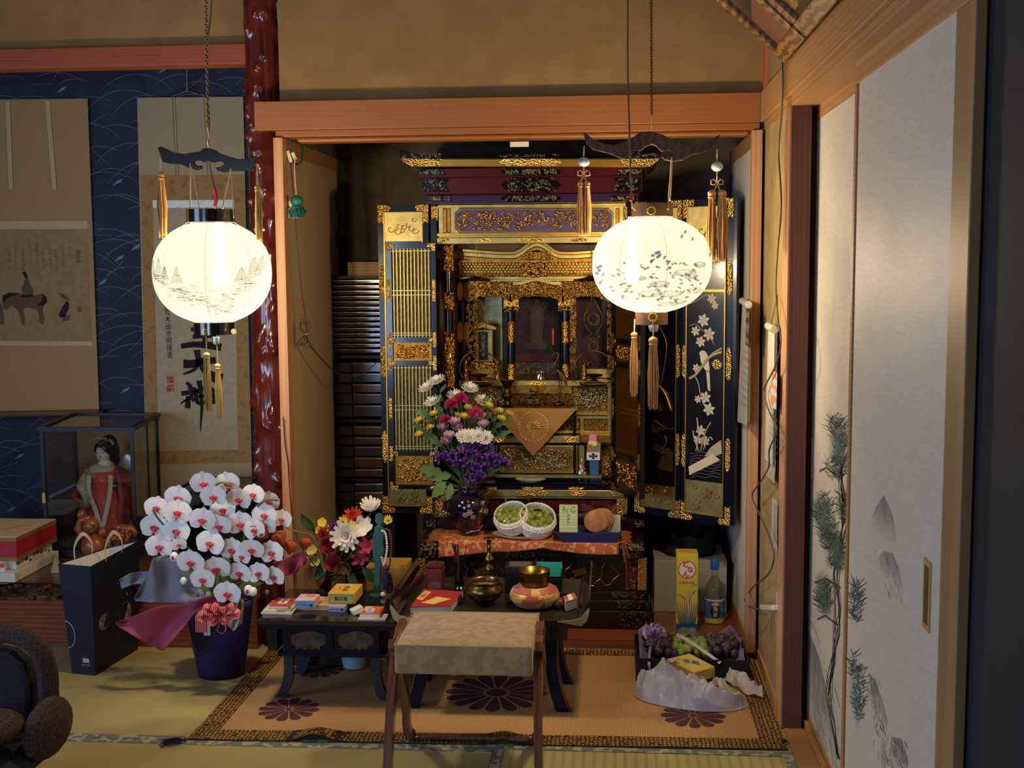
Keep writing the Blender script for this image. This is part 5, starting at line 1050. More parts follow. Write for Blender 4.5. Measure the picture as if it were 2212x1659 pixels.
for i, (x, y, s_) in enumerate(((560, 475, .025), (662, 412, .026), (820, 575, .029), (500, 632, .022))):
 px_, py_ = cz(x, y); c = P(px_, py_, VTOP.y-.04); t = T('carnation', 'frilly hot pink carnation in the vase, ' + ('left of the highest one', 'highest of the four', 'largest and rightmost', 'lowest and leftmost')[i], 'flower', V((VTOP.x, VTOP.y, VTOP.z-.03)), 'hot pink carnations'); b = MB(); g = random.Random(i)
 for k in range(110):
  a = g.uniform(0, 6.28); e = g.uniform(-.2, 1.5); d = V((math.cos(a)*math.cos(e), math.sin(a)*math.cos(e)-.2, math.sin(e))).normalized(); s2_ = d.orthogonal().normalized()*.007; b.add([c, c+d*s_-s2_, c+d*s_*1.1+V((0, 0, .002)), c+d*s_+s2_], [(0, 1, 2, 3)])
 mk('bloom', b, pkm, t, fix=False); mk('calyx', MB().lathe([(.003, -.022), (.006, -.006), (.005, 0)], c, 8), leafm, t, smooth=1); mk('stem', stem_to(c), leafm, t, smooth=2)
for i, (x, y) in enumerate(((600, 665), (625, 725), (540, 810), (685, 950), (900, 690), (470, 720), (510, 870), (860, 610))): cut_flower('chrysanthemum', x, y, rnd.uniform(-.06, -.02), 'pale pink chrysanthemum of the bouquet ' + ('in the centre, upper', 'in the centre, lower', 'left, above the purple sprigs', 'hanging into the purple sprigs', 'right of the white row', 'left of the centre pair', 'lowest on the left', 'beside the largest carnation')[i], 'pale pink chrysanthemums', .030, lpm, n=11, rows=4, cup=.4, wd=.014, ax=(0, -.5, .8))
for (x, y) in ((380, 570), (335, 645), (225, 640), (228, 790), (640, 582), (700, 600), (780, 550), (735, 505), (955, 485), (930, 590), (1062, 540), (1160, 572), (345, 715), (1085, 620)): cut_flower('daisy', x, y, rnd.uniform(-.05, 0), 'small yellow button chrysanthemum in the vase bouquet', 'small yellow button chrysanthemums', .021, ylm, n=11, rows=3, cup=.35, wd=.009, ax=((x-600)*.0006, -.5, .8))
for i, (x, y) in enumerate(((440, 1010), (540, 1020), (660, 1060), (790, 920), (850, 1010), (980, 1010), (1085, 1075), (780, 1110), (920, 1110), (805, 1240), (835, 1185), (900, 900), (600, 1000))):
 px_, py_ = cz(x, y); c = P(px_, py_, VTOP.y-.04); t = T('statice_sprig', 'purple statice sprig low in the vase bouquet', 'flower', V((VTOP.x, VTOP.y, VTOP.z-.03)), 'purple statice sprigs'); b = MB(); g = random.Random(i+50)
 for k in range(40):
  q_ = c+V((g.gauss(0, .015), g.gauss(0, .008), g.gauss(0, .008))); petals(b, q_, V((g.uniform(-.4, .4), -.6, .7)).normalized(), 5, .010, .008, .5, g=g)
 mk('bloom', b, prm, t, fix=False); mk('stem', stem_to(c), leafm, t)
for i, (x, y, d, ln, wd) in enumerate(((470, 1180, (-.7, -.2, .2), .07, .045), (500, 1270, (-.5, -.3, -.6), .06, .04), (560, 1200, (-.9, 0, -.1), .07, .04), (560, 1290, (-.2, -.2, -.9), .05, .03), (330, 560, (-.9, 0, .2), .04, .03), (470, 900, (-.6, 0, .5), .06, .03), (440, 330, (.6, 0, .8), .03, .012), (700, 640, (.3, 0, 1), .05, .014), (1010, 800, (.8, 0, .3), .06, .02), (560, 560, (.1, 0, 1), .05, .02), (860, 700, (.5, 0, .7), .06, .02), (980, 640, (.7, 0, .6), .06, .02), (300, 760, (-.7, 0, .5), .05, .02), (740, 1180, (.2, -.1, 1), .06, .03), (620, 1130, (-.2, -.1, 1), .07, .03), (900, 1200, (.6, -.1, .8), .06, .03), (980, 1160, (.8, 0, .4), .05, .02), (420, 480, (.2, 0, 1), .04, .02), (520, 700, (-.5, 0, .8), .06, .03), (640, 520, (.2, 0, 1), .06, .025), (760, 660, (.3, 0, .9), .06, .025), (880, 520, (.4, 0, .9), .05, .025), (1020, 700, (.8, 0, .6), .06, .025), (420, 820, (-.8, 0, .3), .06, .03), (580, 900, (-.4, 0, .9), .06, .03), (760, 860, (.3, 0, .9), .05, .03), (480, 600, (-.4, 0, .9), .05, .025), (360, 640, (-.6, 0, .8), .05, .02))):
 px_, py_ = cz(x, y); c = P(px_, py_, VTOP.y-.02); t = T('leafy_stem', 'green leafy stem tucked into the vase bouquet', 'leaf', V((VTOP.x, VTOP.y, VTOP.z-.03)), 'green leafy stems of the bouquet'); mk('leaf', leaf(MB(), c, d, ln*1.3, wd*1.25), leafm if i > 4 else M('leaf_mid', '#557a3c', .5), t, smooth=2, fix=False); mk('stem', stem_to(c), leafm, t)
# white plate, grapes in foam nets
pw = onL(1128, 1160); pwp = one('serving_plate', 'large white plate under the two packs of green grapes', 'plate', MB().lathe([(.07, 0), (.075, .003), (.108, .012), (.112, .015), (.106, .015), (.07, .006), (.0, .005)], pw, 40, sq=.6), M('white_porcelain'), smooth=1)
foam = M('foam_net', '#8f8d82', .7, col2='#f2f0ea', tex='vor', sc=150, mixlo=.22, mixhi=.38); grp = M('green_grape', '#9aa44a', .25, col2='#87943c', sc=30, coat=.3, sss=.3)
def grape_pack(cx, cy, r, rot, lab, film_lab, seed):
 c = P(cx, cy, pw.y-.01); g = random.Random(seed); ax = V((math.sin(rot)*.5, -.45, .85)).normalized(); a0 = ax.cross(BK).normalized(); a0 = V((1, 0, 0)); a0 = (a0-ax*a0.dot(ax)).normalized(); b0 = ax.cross(a0); Mx = Matrix((a0, b0, ax)).transposed()
 pr = []
 for i in range(13): th = R(112)*i/12; pr.append((r*math.sin(th), -r*1.0*math.cos(th)))
 b = MB().lathe(pr, c, 36, cap=False, sq=1.1, ax=Mx); nt_ = tag(mk('foam_net', b, foam, None, smooth=2, solid=.004), lab, 'foam net', 'white foam nets around the grapes')
 b = MB()
 rim = [c+Mx @ V((r*1.005*math.cos(.1257*i)*(1+.012*(i % 2)), r*1.1*math.sin(.1257*i), .004*(i % 2)+.004)) for i in range(50)]; mk('scalloped_rim', b.tube(rim, .0035, 5, closed=True), foam, nt_, smooth=2)
 t = T('grape_bunch', film_lab, 'grapes', c+Mx @ V((0, 0, -r*.6)), 'green grape bunches on the altar')
 for k in range(26):
  a = 2.4*k; rr = r*.80*math.sqrt((k+.4)/26); q_ = c+Mx @ V((rr*math.cos(a), rr*1.1*math.sin(a), g.uniform(-.006, .010)+.014*(1-rr/r)))
  mk('grape', MB().ball(q_, (.0125, .0125, .0135), 12, 8), grp, t, smooth=2)
 def film(u, v): a = 6.283*u; rr = r*.97*v; return c+Mx @ V((rr*math.cos(a), rr*1.1*math.sin(a), .028*(1-v**2)+.004+.003*math.sin(9*a+5*v)*v+.002*math.sin(23*u*6.28+9*v)))
 mk('clear_film', MB().sheet(film, 48, 8), GL('grape_film', '#fbfdf6', .09, .06), t, smooth=2)
 return c, Mx
grape_pack(1105, 1118, .064, -.3, 'white foam net around the left pack of green grapes', 'left bunch of green grapes in a foam net on the plate', 1)
c, Mx = grape_pack(1160, 1124, .069, .3, 'white foam net around the right pack of green grapes', 'right bunch of green grapes in a foam net with black sticker', 2)
o_ = MB().add([c+Mx @ V((a, b_, .034)) for a, b_ in ((-.018, .016), (-.004, .026), (.012, .022), (.014, .014), (-.002, .014), (-.014, .008))], [tuple(range(6))]); one('price_sticker', 'black oval sticker on the right pack of green grapes', 'sticker', o_, M('sticker_black', '#1c1c18', .4), solid=.0006)
# navy tray with tea packet and wrapped rice crackers
q0, q1 = onL(1216, 1171), onL(1330, 1171); yb2 = q0.y; zt_ = P(1270, 1150, yb2).z
A = [V((q0.x, yb2, Z_LED+.0045)), V((q1.x, yb2, Z_LED+.0045)), V((q1.x, yb2+.11, Z_LED+.0045)), V((q0.x, yb2+.11, Z_LED+.0045))]; xa2, xb2 = P(1200, 1150, yb2).x, P(1343, 1150, yb2).x
Bv = [V((xa2, yb2-.008, zt_)), V((xb2, yb2-.008, zt_)), V((xb2, yb2+.12, zt_)), V((xa2, yb2+.12, zt_))]
b = MB().add(A+Bv, [(3, 2, 1, 0), (0, 1, 5, 4), (1, 2, 6, 5), (2, 3, 7, 6), (3, 0, 4, 7)]); one('paper_tray', 'navy blue paper tray holding tea and rice crackers', 'tray', b, M('navy_card', '#22245a', .6), solid=.002)
tp = T('tea_packet', 'pale green tea packet standing in the navy tray', 'packet', (P(1228, 1150, yb2+.03).x, yb2+.03, Z_LED+.006)); Yq = yb2+.03
mk('packet', FB(1208, 1092, 1248, 1158, Yq, .022), M('tea_print', '#cfd6a4', .6, col2='#b9c48a', tex='woodz', sc=9, stretch=(.6, 1, 3)), tp, bev=.002); mk('pine_print', FB(1211, 1093, 1244, 1108, Yq-.0006, .001), M('tea_green', '#7fa452', .6, col2='#cfd6a4', sc=90, mixlo=.45, mixhi=.55), tp)
mk('brush_lettering', write(MB(), 'やまと', P(1228, 1121, Yq-.0008), RT, UP, .013, vertical=True), M('print_black'), tp)
rc = T('rice_cracker_pack', 'clear wrapped pack of round orange rice crackers in the navy tray', 'crackers', (P(1292, 1150, yb2+.04).x, yb2+.04, Z_LED+.006)); g = random.Random(3)
for k, (x, y, dy) in enumerate(((1290, 1124, .02), (1296, 1122, .03), (1303, 1121, .04), (1285, 1126, .012))):
 ax = Matrix.Rotation(R(78), 3, 'X') @ Matrix.Rotation(R(6*k-8), 3, 'Y'); mk('rice_cracker', MB().lathe([(0, -.004), (.036, -.003), (.040, 0), (.036, .003), (0, .004)], P(x, y, yb2+dy+.02), 26, ax=ax), M('cracker_orange', '#c98a5c', .6, col2='#b9764a', sc=40), rc, smooth=1)
def wrap(u, v): x = P(1252+84*u, 1120, yb2+.012).x; y = yb2+.016+.01*math.sin(u*9+v*5)+.012*v; z = Z_LED+.008+(P(1290, 1093, yb2).z-Z_LED)*v*(1-.18*abs(u-.5)+.05*math.sin(u*21)); return V((x, y, z))
mk('clear_wrapper', MB().sheet(wrap, 30, 16), GL('clear_film'), rc, smooth=2)
mk('paper_label', FB(1313, 1112, 1340, 1150, yb2+.075, .001), M('wrapper_pale', '#cfc8a8', .5), rc)
# ================================================================== RUG
ra, rb_, rc_, rd = PZ(405, 1599, 0), PZ(1710, 1621, 0), PZ(1622, 1399, 0), PZ(556, 1397, 0)
rc_ = V((min(rc_.x, .49), 4.118, 0)); rb_ = V((.494, rb_.y, 0)); rd = V((ra.x+.005, 4.10, 0)); ZR = .004
def rugp(u, v, z=ZR):   # u across 0..1, v depth 0..1
 p = (ra*(1-u)+rb_*u)*(1-v)+(rd*(1-u)+rc_*u)*v
 rip = 0
 for (ru, rw, rh) in ((.215, .028, .022), (.53, .02, .016)): rip += rh*math.exp(-((u-ru)/rw)**2)*max(0, 1-v*5)
 return V((p.x, p.y, z+rip))
RUG = T('altar_rug', 'woven straw rug with gold patterned border and purple flower crests', 'rug', (-.4, 3.7, 0))
rw_ = (rb_-ra).length; bw = .072/rw_; bd = .07/.86
straw = M('rug_straw', '#c29a68', .7, col2='#a07646', tex='wave', sc=62, mixlo=.45, mixhi=.95, bump=.5, btex='wave', bsc=62, bdist=.002)
brd = M('rug_border_brocade', '#2a1a0c', .6, col2='#a87f38', tex='voredge', sc=82, mixlo=.12, mixhi=.20)
def solidsheet(f, nu, nv, th=.003):
 b = MB().sheet(f, nu, nv); n = len(b.v); return b
mk('straw_field', solidsheet(lambda u, v: rugp(bw+(1-2*bw)*u, bd+(1-2*bd)*v), 90, 20), straw, RUG, solid=.002)
for nm, f, nu, nv in (('border_strip', lambda u, v: rugp(u, bd*v), 90, 4), ('border_strip', lambda u, v: rugp(u, 1-bd+bd*v), 40, 2), ('border_strip', lambda u, v: rugp(bw*u, bd+(1-2*bd)*v), 2, 20), ('border_strip', lambda u, v: rugp(1-bw+bw*u, bd+(1-2*bd)*v), 2, 20)):
 mk(nm, solidsheet(f, nu, nv), brd, RUG, solid=.0022)
edge = MB().tube([rugp(i/90, 0)+V((0, -.002, -.001)) for i in range(91)], .0025, 5); mk('dark_piping', edge, M('piping_dark', '#14100c', .7), RUG)
pur = M('rug_purple', '#532a35', .8, col2='#472330', sc=60)
def crest(px_, py_, r, n, seed, inner=.14):
 c = PZ(px_, py_, ZR); b = MB()
 for i in range(n):
  a = 6.283*i/n; hw = 3.14159/n*.86
  pts = [(inner, -hw*.6), (.55, -hw), (.85, -hw*.95), (.96, -hw*.6), (1, 0), (.96, hw*.6), (.85, hw*.95), (.55, hw), (inner, hw*.6)]
  q = [c+V((r*p_*math.cos(a+t_), r*p_*math.sin(a+t_), .0018)) for p_, t_ in pts]; b.add(q, [tuple(range(len(q)))])
 o = mk('flower_crest', b, pur, RUG); o['kind'] = 'stuff'; mk('crest_center', MB().lathe([(r*inner*.75, .001), (r*inner*.75, .0022), (0, .0022)], c, 16), pur, RUG)
crest(624, 1533, .095, 12, 1); crest(1497, 1547, .098, 12, 2); crest(690, 1446, .085, 12, 3); crest(1073, 1497, .165, 16, 4, .26); crest(1500, 1440, .085, 12, 5)
purt = M('purple_tassel', '#2c1848', .6)
for (x, y, dx, dy) in ((400, 1603, -1, -.15), (1712, 1606, .6, .5)):
 q = PZ(x, y, .004); q.x = min(q.x, .485); b = MB(); g = random.Random(x)
 for i in range(40):
  l = g.uniform(.05, .075); a = g.gauss(0, .28); d = Matrix.Rotation(a, 3, 'Z') @ V((dx, dy, 0)).normalized()
  if x > 1000: l *= .25
  b.tube([q+V((0, 0, .006)), q+d*l*.5+V((0, 0, .008*g.random()+.003)), q+d*l+V((0, 0, .0015))], [.0022, .0016, .0008], 3, cap=False)
 b.ball(q+V((0, 0, .006)), .006, 8, 5); mk('corner_tassel', b, purt, RUG, fix=False)
# ================================================================== SUTRA DESK
Yd0, Yd1 = 3.47, 3.95; zD = P(1200, 1340, Yd0).z; zTop = zD; xd0, xd1 = P(868, 1340, Yd0).x, P(1262, 1340, Yd0).x
DK = T('sutra_desk', 'low black lacquer sutra desk with upturned ends and gold lined legs', 'desk', ((xd0+xd1)/2, (Yd0+Yd1)/2, .005))
worn = M('worn_black_wood', '#1d1712', .45, col2='#3a2f24', sc=18, det=6, mixlo=.5, mixhi=.7)
mk('desk_top', MB().box((xd0, Yd0, zD-.018), (xd1-.02, Yd1, zD)), worn, DK, bev=.002)
for s_, xx in ((1, xd1-.02), (-1, xd0)):
 sec = [(0, -.018), (.012, -.018), (.026, .0), (.036, .03), (.038, .06), (.032, .064), (.026, .05), (.020, .028), (.010, .008), (0, 0)]
 b = MB(); b.prism([(a*s_, z) for a, z in sec], (xx, Yd0, zD), RT, UP, BK*(Yd1-Yd0)); mk('upturned_end', b, black_lac, DK, bev=.002)
 b = MB(); b.prism([(a*s_, z) for a, z in [(-.06, -.004), (.012, -.016), (.028, .0), (.036, .03), (.034, .04), (.022, .026), (.008, .008), (-.02, .001)]], (xx, Yd0-.003, zD), RT, UP, BK*.003); mk('end_plate', b, M('olive_gold_paint', '#a8a070', .5), DK)
mk('apron', MB().box((xd0+.03, Yd0+.03, zD-.07), (xd1-.05, Yd0+.045, zD-.019)), black_lac, DK)
for s_, x in ((-1, P(912, 1500, 3.51).x), (1, P(1193, 1500, 3.51).x)):
 for y in (3.505, 3.745):
  b = MB(); pts = []
  for i in range(9):
   t_ = i/8; off = .035*max(0, (t_-.45)/.55)**1.8; z = (zD-.02)*(1-t_)+.007; hw = .024-.004*math.sin(t_*3.14); pts.append((off, z, hw))
  L_ = [V((x+s_*o_-hw, y, z)) for o_, z, hw in pts]; Rg = [V((x+s_*o_+hw, y, z)) for o_, z, hw in pts]
  vs_ = L_+Rg+[q+V((0, .022, 0)) for q in L_+Rg]; n = 9; f_ = []
  for i in range(n-1): f_ += [(i, i+1, n+i+1, n+i), (2*n+i, 3*n+i, 3*n+i+1, 2*n+i+1), (i, 2*n+i, 2*n+i+1, i+1), (n+i, n+i+1, 3*n+i+1, 3*n+i)]
  f_ += [(0, n, 3*n, 2*n), (n-1, 3*n-1, 4*n-1, 2*n-1)]; lg = mk('leg', MB().add(vs_, f_), lac_b, DK, smooth=1)
  mk('gold_line', MB().tube([(Rg[i] if s_ > 0 else L_[i])+V((-s_*.004, -.0006, 0)) for i in range(9)], .0018, 4), gold_d, lg)
 mk('gold_cap', MB().box((x-.026, 3.5035, zD-.024), (x+.026, 3.506, zD-.019)), gold, DK)
def onD(x, y, z=None): z = zD+.0005 if z is None else z; q = PZ(x, y, z); return V((q.x, q.y, z))
# things on the desk
q = onD(948, 1306); b = MB()
cb_ = lambda x, y: PZ(x, y, zD+.018)
pts = [cb_(886, 1312), cb_(975, 1310), cb_(1000, 1279), cb_(916, 1272)]; n_ = 4
bk = T('sutra_book', 'red covered sutra book with a yellow title slip on the desk', 'book', (pts[0]+pts[2])/2-V((0, 0, .018)))
b = MB().add([p-V((0, 0, .0172)) for p in pts]+[p-V((0, 0, .001)) for p in pts], [(3, 2, 1, 0), (4, 5, 6, 7)]+[(i, (i+1) % 4, (i+1) % 4+4, i+4) for i in range(4)]); mk('pages', b, M('book_pages', '#b9b2a4', .8), bk)
b = MB().add([p for p in pts]+[p+V((0, 0, .0012)) for p in pts], [(3, 2, 1, 0), (4, 5, 6, 7)]+[(i, (i+1) % 4, (i+1) % 4+4, i+4) for i in range(4)]); mk('cover', b, M('book_red', '#9e2a34', .55), bk)
def quad_on(px4, z, th=.0008): p = [PZ(x, y, z) for x, y in px4]; return MB().add(p+[a+V((0, 0, th)) for a in p], [(3, 2, 1, 0), (4, 5, 6, 7)]+[(i, (i+1) % 4, (i+1) % 4+4, i+4) for i in range(4)])
mk('title_slip', quad_on([(899, 1294), (912, 1297), (932, 1279), (918, 1276)], zD+.0194), M('slip_tan', '#d9a86a', .6), bk); mk('slip_lettering', write(MB(), '正信偈', (PZ(915, 1286, zD+.0204)), RT, V((.25, 1, 0)), .014, vertical=True), M('print_black'), bk)
one('yellow_slip', 'folded yellow paper slip lying on the red sutra book', 'paper', quad_on([(910, 1302), (936, 1306), (975, 1294), (945, 1289)], zD+.0206), M('slip_yellow', '#d9b86a', .6))
def tin(x0, y0, x1, y1, Y): return FB(x0, y0, x1, y1, Y, .045)
q = onD(938, 1285); Yq = q.y; tn = T('tea_caddy', 'dark red lacquered tin caddy standing on the sutra desk', 'tin', q); mm = M('maroon_tin', '#5a1f22', .35, col2='#4c181c', sc=20)
zz0 = zD+.001
mk('tin_body', MB().box((P(919, 1260, Yq).x, Yq, zz0), (P(957, 1260, Yq).x, Yq+.05, P(938, 1229, Yq).z)), mm, tn, bev=.004); mk('lid', MB().box((P(919, 1230, Yq).x+.001, Yq+.001, P(938, 1228.5, Yq).z), (P(957, 1230, Yq).x-.001, Yq+.049, P(938, 1219, Yq).z)), mm, tn, bev=.005); mk('lid_seal', MB().cyl((P(938, 1219, Yq).x, Yq+.025, P(938, 1219, Yq).z), (P(938, 1219, Yq).x, Yq+.025, P(938, 1219, Yq).z+.003), .012), mm, tn)
mk('oval_label', lid([(938+14*math.cos(.3*i)-0, 1268+10*math.sin(.3*i)-2) for i in range(21) if math.sin(.3*i) < .6], onY(Yq-.0003), (0, -.001, 0)), M('tin_label', '#5e4038', .5), tn)
q = onD(993, 1280); ih = T('incense_stick_stand', 'black lacquer cup stand for incense sticks on the desk', 'stand', q); hgt = P(993, 1212, q.y).z-q.z; k = hgt
mk('stand_body', MB().lathe([(.019, 0), (.021, .004), (.016, .012), (.018, .016), (.013, .022), (.0155, .03), (.0165, k), (.0145, k), (.0135, .04), (0, .04)], q, 24), black_lac, ih, smooth=1)
g = random.Random(2)
isg = M('incense_maroon', '#4e2428', .7)
for i in range(14):
 a = g.uniform(0, 6.28); r_ = .009*g.random()**.5; base = q+V((r_*math.cos(a)-.004, r_*math.sin(a), .042)); top = P(984+g.uniform(-9, 9), 1176+g.uniform(-4, 5), q.y)+V((0, g.uniform(-.006, .006), 0)); one('incense_stick', 'dark red incense stick bundled upright in the black cup', 'incense', MB().cyl(base, top, .0016, n=5), isg, 'incense sticks in the black cup')
one('thin_rod', 'single thin black rod leaning in the incense cup', 'rod', MB().cyl(q+V((.008, 0, .042)), P(1008, 1174, q.y), .0011, n=5), black_lac)
q = onD(1047, 1303); ck_ = T('ash_bowl', 'round bronze incense burner bowl filled with ash on the desk', 'incense burner', q)
brz = M('bronze_bowl', '#8a7448', .3, metal=1, col2='#6a5836', sc=25); prf = [(.030, .008), (.034, .012), (.050, .022), (.058, .040), (.057, .052), (.049, .060), (.047, .064), (.054, .072), (.056, .075), (.046, .074), (.044, .062), (.050, .05)]
mk('bowl', MB().lathe(prf, q, 40), brz, ck_, smooth=2)
for a in (4.0, 5.4, 1.6): mk('foot', MB().lathe([(.007, 0), (.010, .006), (.012, .014)], q+V((.03*math.cos(a), .03*math.sin(a), 0)), 10), brz, ck_, smooth=1)
mk('ash', MB().lathe([(.0495, .054), (.03, .057), (0, .058)], q, 28), M('ash_grey', '#8f7f74', .95, col2='#6b5c52', sc=160, bump=.6, bsc=200, bdist=.004), ck_, smooth=1)
q = onD(1057, 1266); h = P(1057, 1162, q.y).z-q.z; cs = T('candlestick', 'turned brass candlestick standing behind the bronze ash bowl', 'candlestick', q)
mk('candlestick_body', MB().lathe([(r*.001, z*h/100) for r, z in ((24, 0), (22, 4), (17, 8), (11, 14), (9, 24), (10, 28), (16, 33), (16, 38), (10, 44), (9, 48), (15, 53), (15, 58), (8, 64), (7, 78), (9, 80), (7, 83), (8, 95), (17, 98), (18, 100), (8, 99), (0, 98))], q, 28), M('brass_polished', '#a98a4a', .25, metal=1), cs, smooth=2)
q = onD(1155, 1308); cu = T('bowl_cushion', 'round padded cushion in red and gold brocade under the bowl', 'cushion', q); br_ = M('cushion_brocade', '#b0533c', .55, col2='#c9a24e', tex='noise', sc=24, det=1, mixlo=.54, mixhi=.57, bump=.3, bsc=200, sheen=.4)
mk('cushion_pad', MB().lathe([(.03, 0), (.060, .006), (.076, .024), (.078, .038), (.070, .056), (.052, .066), (.02, .064), (0, .062)], q, 40), br_, cu, smooth=2)
mk('gold_patch', MB().sheet(lambda u, v: q+V(((.0785-.026*v**1.5)*math.cos(R(205+50*u)), (.0785-.026*v**1.5)*math.sin(R(205+50*u)), .040+.026*v)), 10, 6), M('gold_brocade', '#d9b866', .4, metal=.4, col2='#a8803a', sc=160), cu, smooth=2); mk('gold_patch', MB().sheet(lambda u, v: q+V(((.0785-.026*v**1.5)*math.cos(R(282+45*u)), (.0785-.026*v**1.5)*math.sin(R(282+45*u)), .040+.026*v)), 10, 6), M('gold_brocade'), cu, smooth=2)
z = q.z+.063; one('singing_bowl', 'brass prayer bowl resting on the round brocade cushion', 'bowl', MB().lathe([(.0, 0), (.036, .0), (.043, .005), (.046, .012), (.049, .048), (.050, .051), (.047, .051), (.044, .014), (.034, .006), (0, .005)], V((q.x, q.y, z)), 44), M('bowl_brass', '#8c6c34', .3, metal=1, col2='#73562a', sc=30), smooth=2)
q = onD(1122, 1284); Yq = q.y+.02; bx_ = T('black_box', 'black box with a silvery lid at the back of the desk', 'box', (q.x, Yq, zD+.001))
mk('box_body', MB().box((P(1090, 1260, Yq).x, Yq, zD+.001), (P(1150, 1260, Yq).x, Yq+.08, P(1120, 1226, Yq).z)), M('black_card', '#0f0f10', .5), bx_); b = MB(); z1 = P(1120, 1226, Yq).z
mk('silver_lid', MB().box((P(1098, 1226, Yq).x, Yq+.01, z1), (P(1146, 1226, Yq).x, Yq+.07, z1+.003)), M('silver_card', '#8a877e', .3, metal=.7), bx_)
Yq2 = Yq+.03; xx0, xx1 = P(1157, 1240, Yq2).x, P(1213, 1240, Yq2).x
one('black_case', 'tall black case standing under the teal box', 'case', MB().box((xx0+.004, Yq2, zD+.001), (xx1, Yq2+.06, P(1180, 1248, Yq2).z-.001)), M('black_card'), bev=.002)
z0, z1 = P(1180, 1247, Yq2).z, P(1180, 1222, Yq2).z; b = MB(); w_ = .0025
b.box((xx0, Yq2, z0), (xx1, Yq2+w_, z0+(z1-z0)*.55)); b.box((xx0, Yq2+.05-w_, z0), (xx1, Yq2+.05, z1)); b.box((xx0, Yq2, z0), (xx0+w_, Yq2+.05, z0+(z1-z0)*.75)); b.box((xx1-w_, Yq2, z0), (xx1, Yq2+.05, z0+(z1-z0)*.75)); b.box((xx0, Yq2, z0), (xx1, Yq2+.05, z0+w_))
one('teal_box', 'open teal cardboard box on top of the black case', 'box', b, M('teal_card', '#2fa59a', .6))
q = onD(1208, 1314); pt_ = T('small_pot', 'small round brown ceramic pot at the right end of the desk', 'pot', q); mk('pot_body', MB().lathe([(.008, 0), (.016, .004), (.020, .014), (.017, .026), (.012, .031)], q, 20), M('brown_glaze', '#6a3a28', .25, col2='#532c1e', sc=30, coat=.3), pt_, smooth=2)
q2 = q+V((.012, .045, 0)); one('dark_ring_pot', 'small dark open pot behind the round brown pot', 'pot', MB().lathe([(.016, 0), (.019, .02), (.017, .03), (.014, .031), (.013, .012), (0, .01)], q2, 20), M('dark_glaze', '#2c1a16', .3), smooth=1)
pts = [(1219, 1288), (1240, 1281), (1248, 1294), (1226, 1304)]
mb_ = T('matchbox', 'matchbox with red striped lid on the desk end', 'matchbox', PZ(1233, 1296, zD+.001)); p = [PZ(x, y, zD+.034) for x, y in [(1217, 1288), (1240, 1280), (1246, 1292), (1222, 1300)]]
b = MB().add([a-V((0, 0, .030)) for a in p]+p, [(3, 2, 1, 0), (4, 5, 6, 7)]+[(i, (i+1) % 4, (i+1) % 4+4, i+4) for i in range(4)]); mk('box_body', b, M('match_grey', '#a9a7a6', .6), mb_)
p2 = [PZ(x, y, zD+.0345) for x, y in [(1217, 1288), (1240, 1280), (1246, 1292), (1222, 1300)]]
def sub(p_, a0, a1): return [p_[0]+(p_[1]-p_[0])*a0, p_[0]+(p_[1]-p_[0])*a1, p_[3]+(p_[2]-p_[3])*a1, p_[3]+(p_[2]-p_[3])*a0]
for (a0, a1, c_) in ((.06, .24, '#c9404a'), (.78, .94, '#c9404a'), (.34, .68, '#e8e2d0')): pp = sub(p2, a0, a1); mk('printed_stripe', MB().add(pp+[v_+V((0, 0, .0005)) for v_ in pp], [(4, 5, 6, 7), (3, 2, 1, 0)]+[(i, (i+1) % 4, (i+1) % 4+4, i+4) for i in range(4)]), M('stripe'+c_, c_, .6), mb_)
# ================================================================== LEFT SIDE TABLE
Ya, Yb2 = 3.50, 3.86; zS = P(700, 1342, Ya).z; xs0, xs1 = P(556, 1340, Ya).x, P(862, 1340, Ya).x-.012
SD = T('side_table', 'small black lacquer table with two carved drawers left of the desk', 'table', ((xs0+xs1)/2, 3.68, 0))
mk('table_top', MB().box((xs0, Ya, zS-.014), (xs1, Yb2, zS)), M('table_black', '#100d0e', .2, coat=.5), SD, bev=.002); mk('top_molding', MB().box((xs0+.01, Ya+.01, zS-.03), (xs1-.01, Yb2-.01, zS-.0145)), lac_b, SD)
Yf = 3.555; dz0, dz1 = P(700, 1410, Yf).z, zS-.0305; dx0, dx1 = P(610, 1380, Yf).x, P(822, 1380, Yf).x
mk('drawer_case', MB().box((dx0, Yf, dz0), (dx1, 3.82, dz1)), lac_b, SD); mk('lower_shelf', MB().box((P(600, 1412, Yf).x, Yf-.008, dz0-.012), (P(834, 1412, Yf).x, 3.83, dz0-.0003)), lac_b, SD, bev=.002)
for (xa_, xb_, cx_) in ((612, 719, 667), (723, 820, 769)):
 d_ = mk('drawer', FB(xa_, 1356, xb_, 1406, Yf-.006, .006), lac_b, SD, bev=.001)
 out = [(cx_+dx, 1383+dy) for dx, dy in ((-38, -2), (-32, -12), (-18, -16), (-6, -20), (8, -20), (20, -17), (32, -13), (37, -4), (35, 8), (26, 12), (20, 20), (12, 16), (6, 22), (-2, 16), (-10, 22), (-16, 16), (-26, 19), (-30, 12), (-37, 8))]
 mk('cartouche', lid(out, onY(Yf-.006), (0, -.001, 0)), M('cartouche_umber', '#4d4026', .5, col2='#262018', sc=30), d_); mk('cartouche_rim', MB().tube([P(x, y, Yf-.0075) for x, y in out], .0015, 5, closed=True), gold_d, d_)
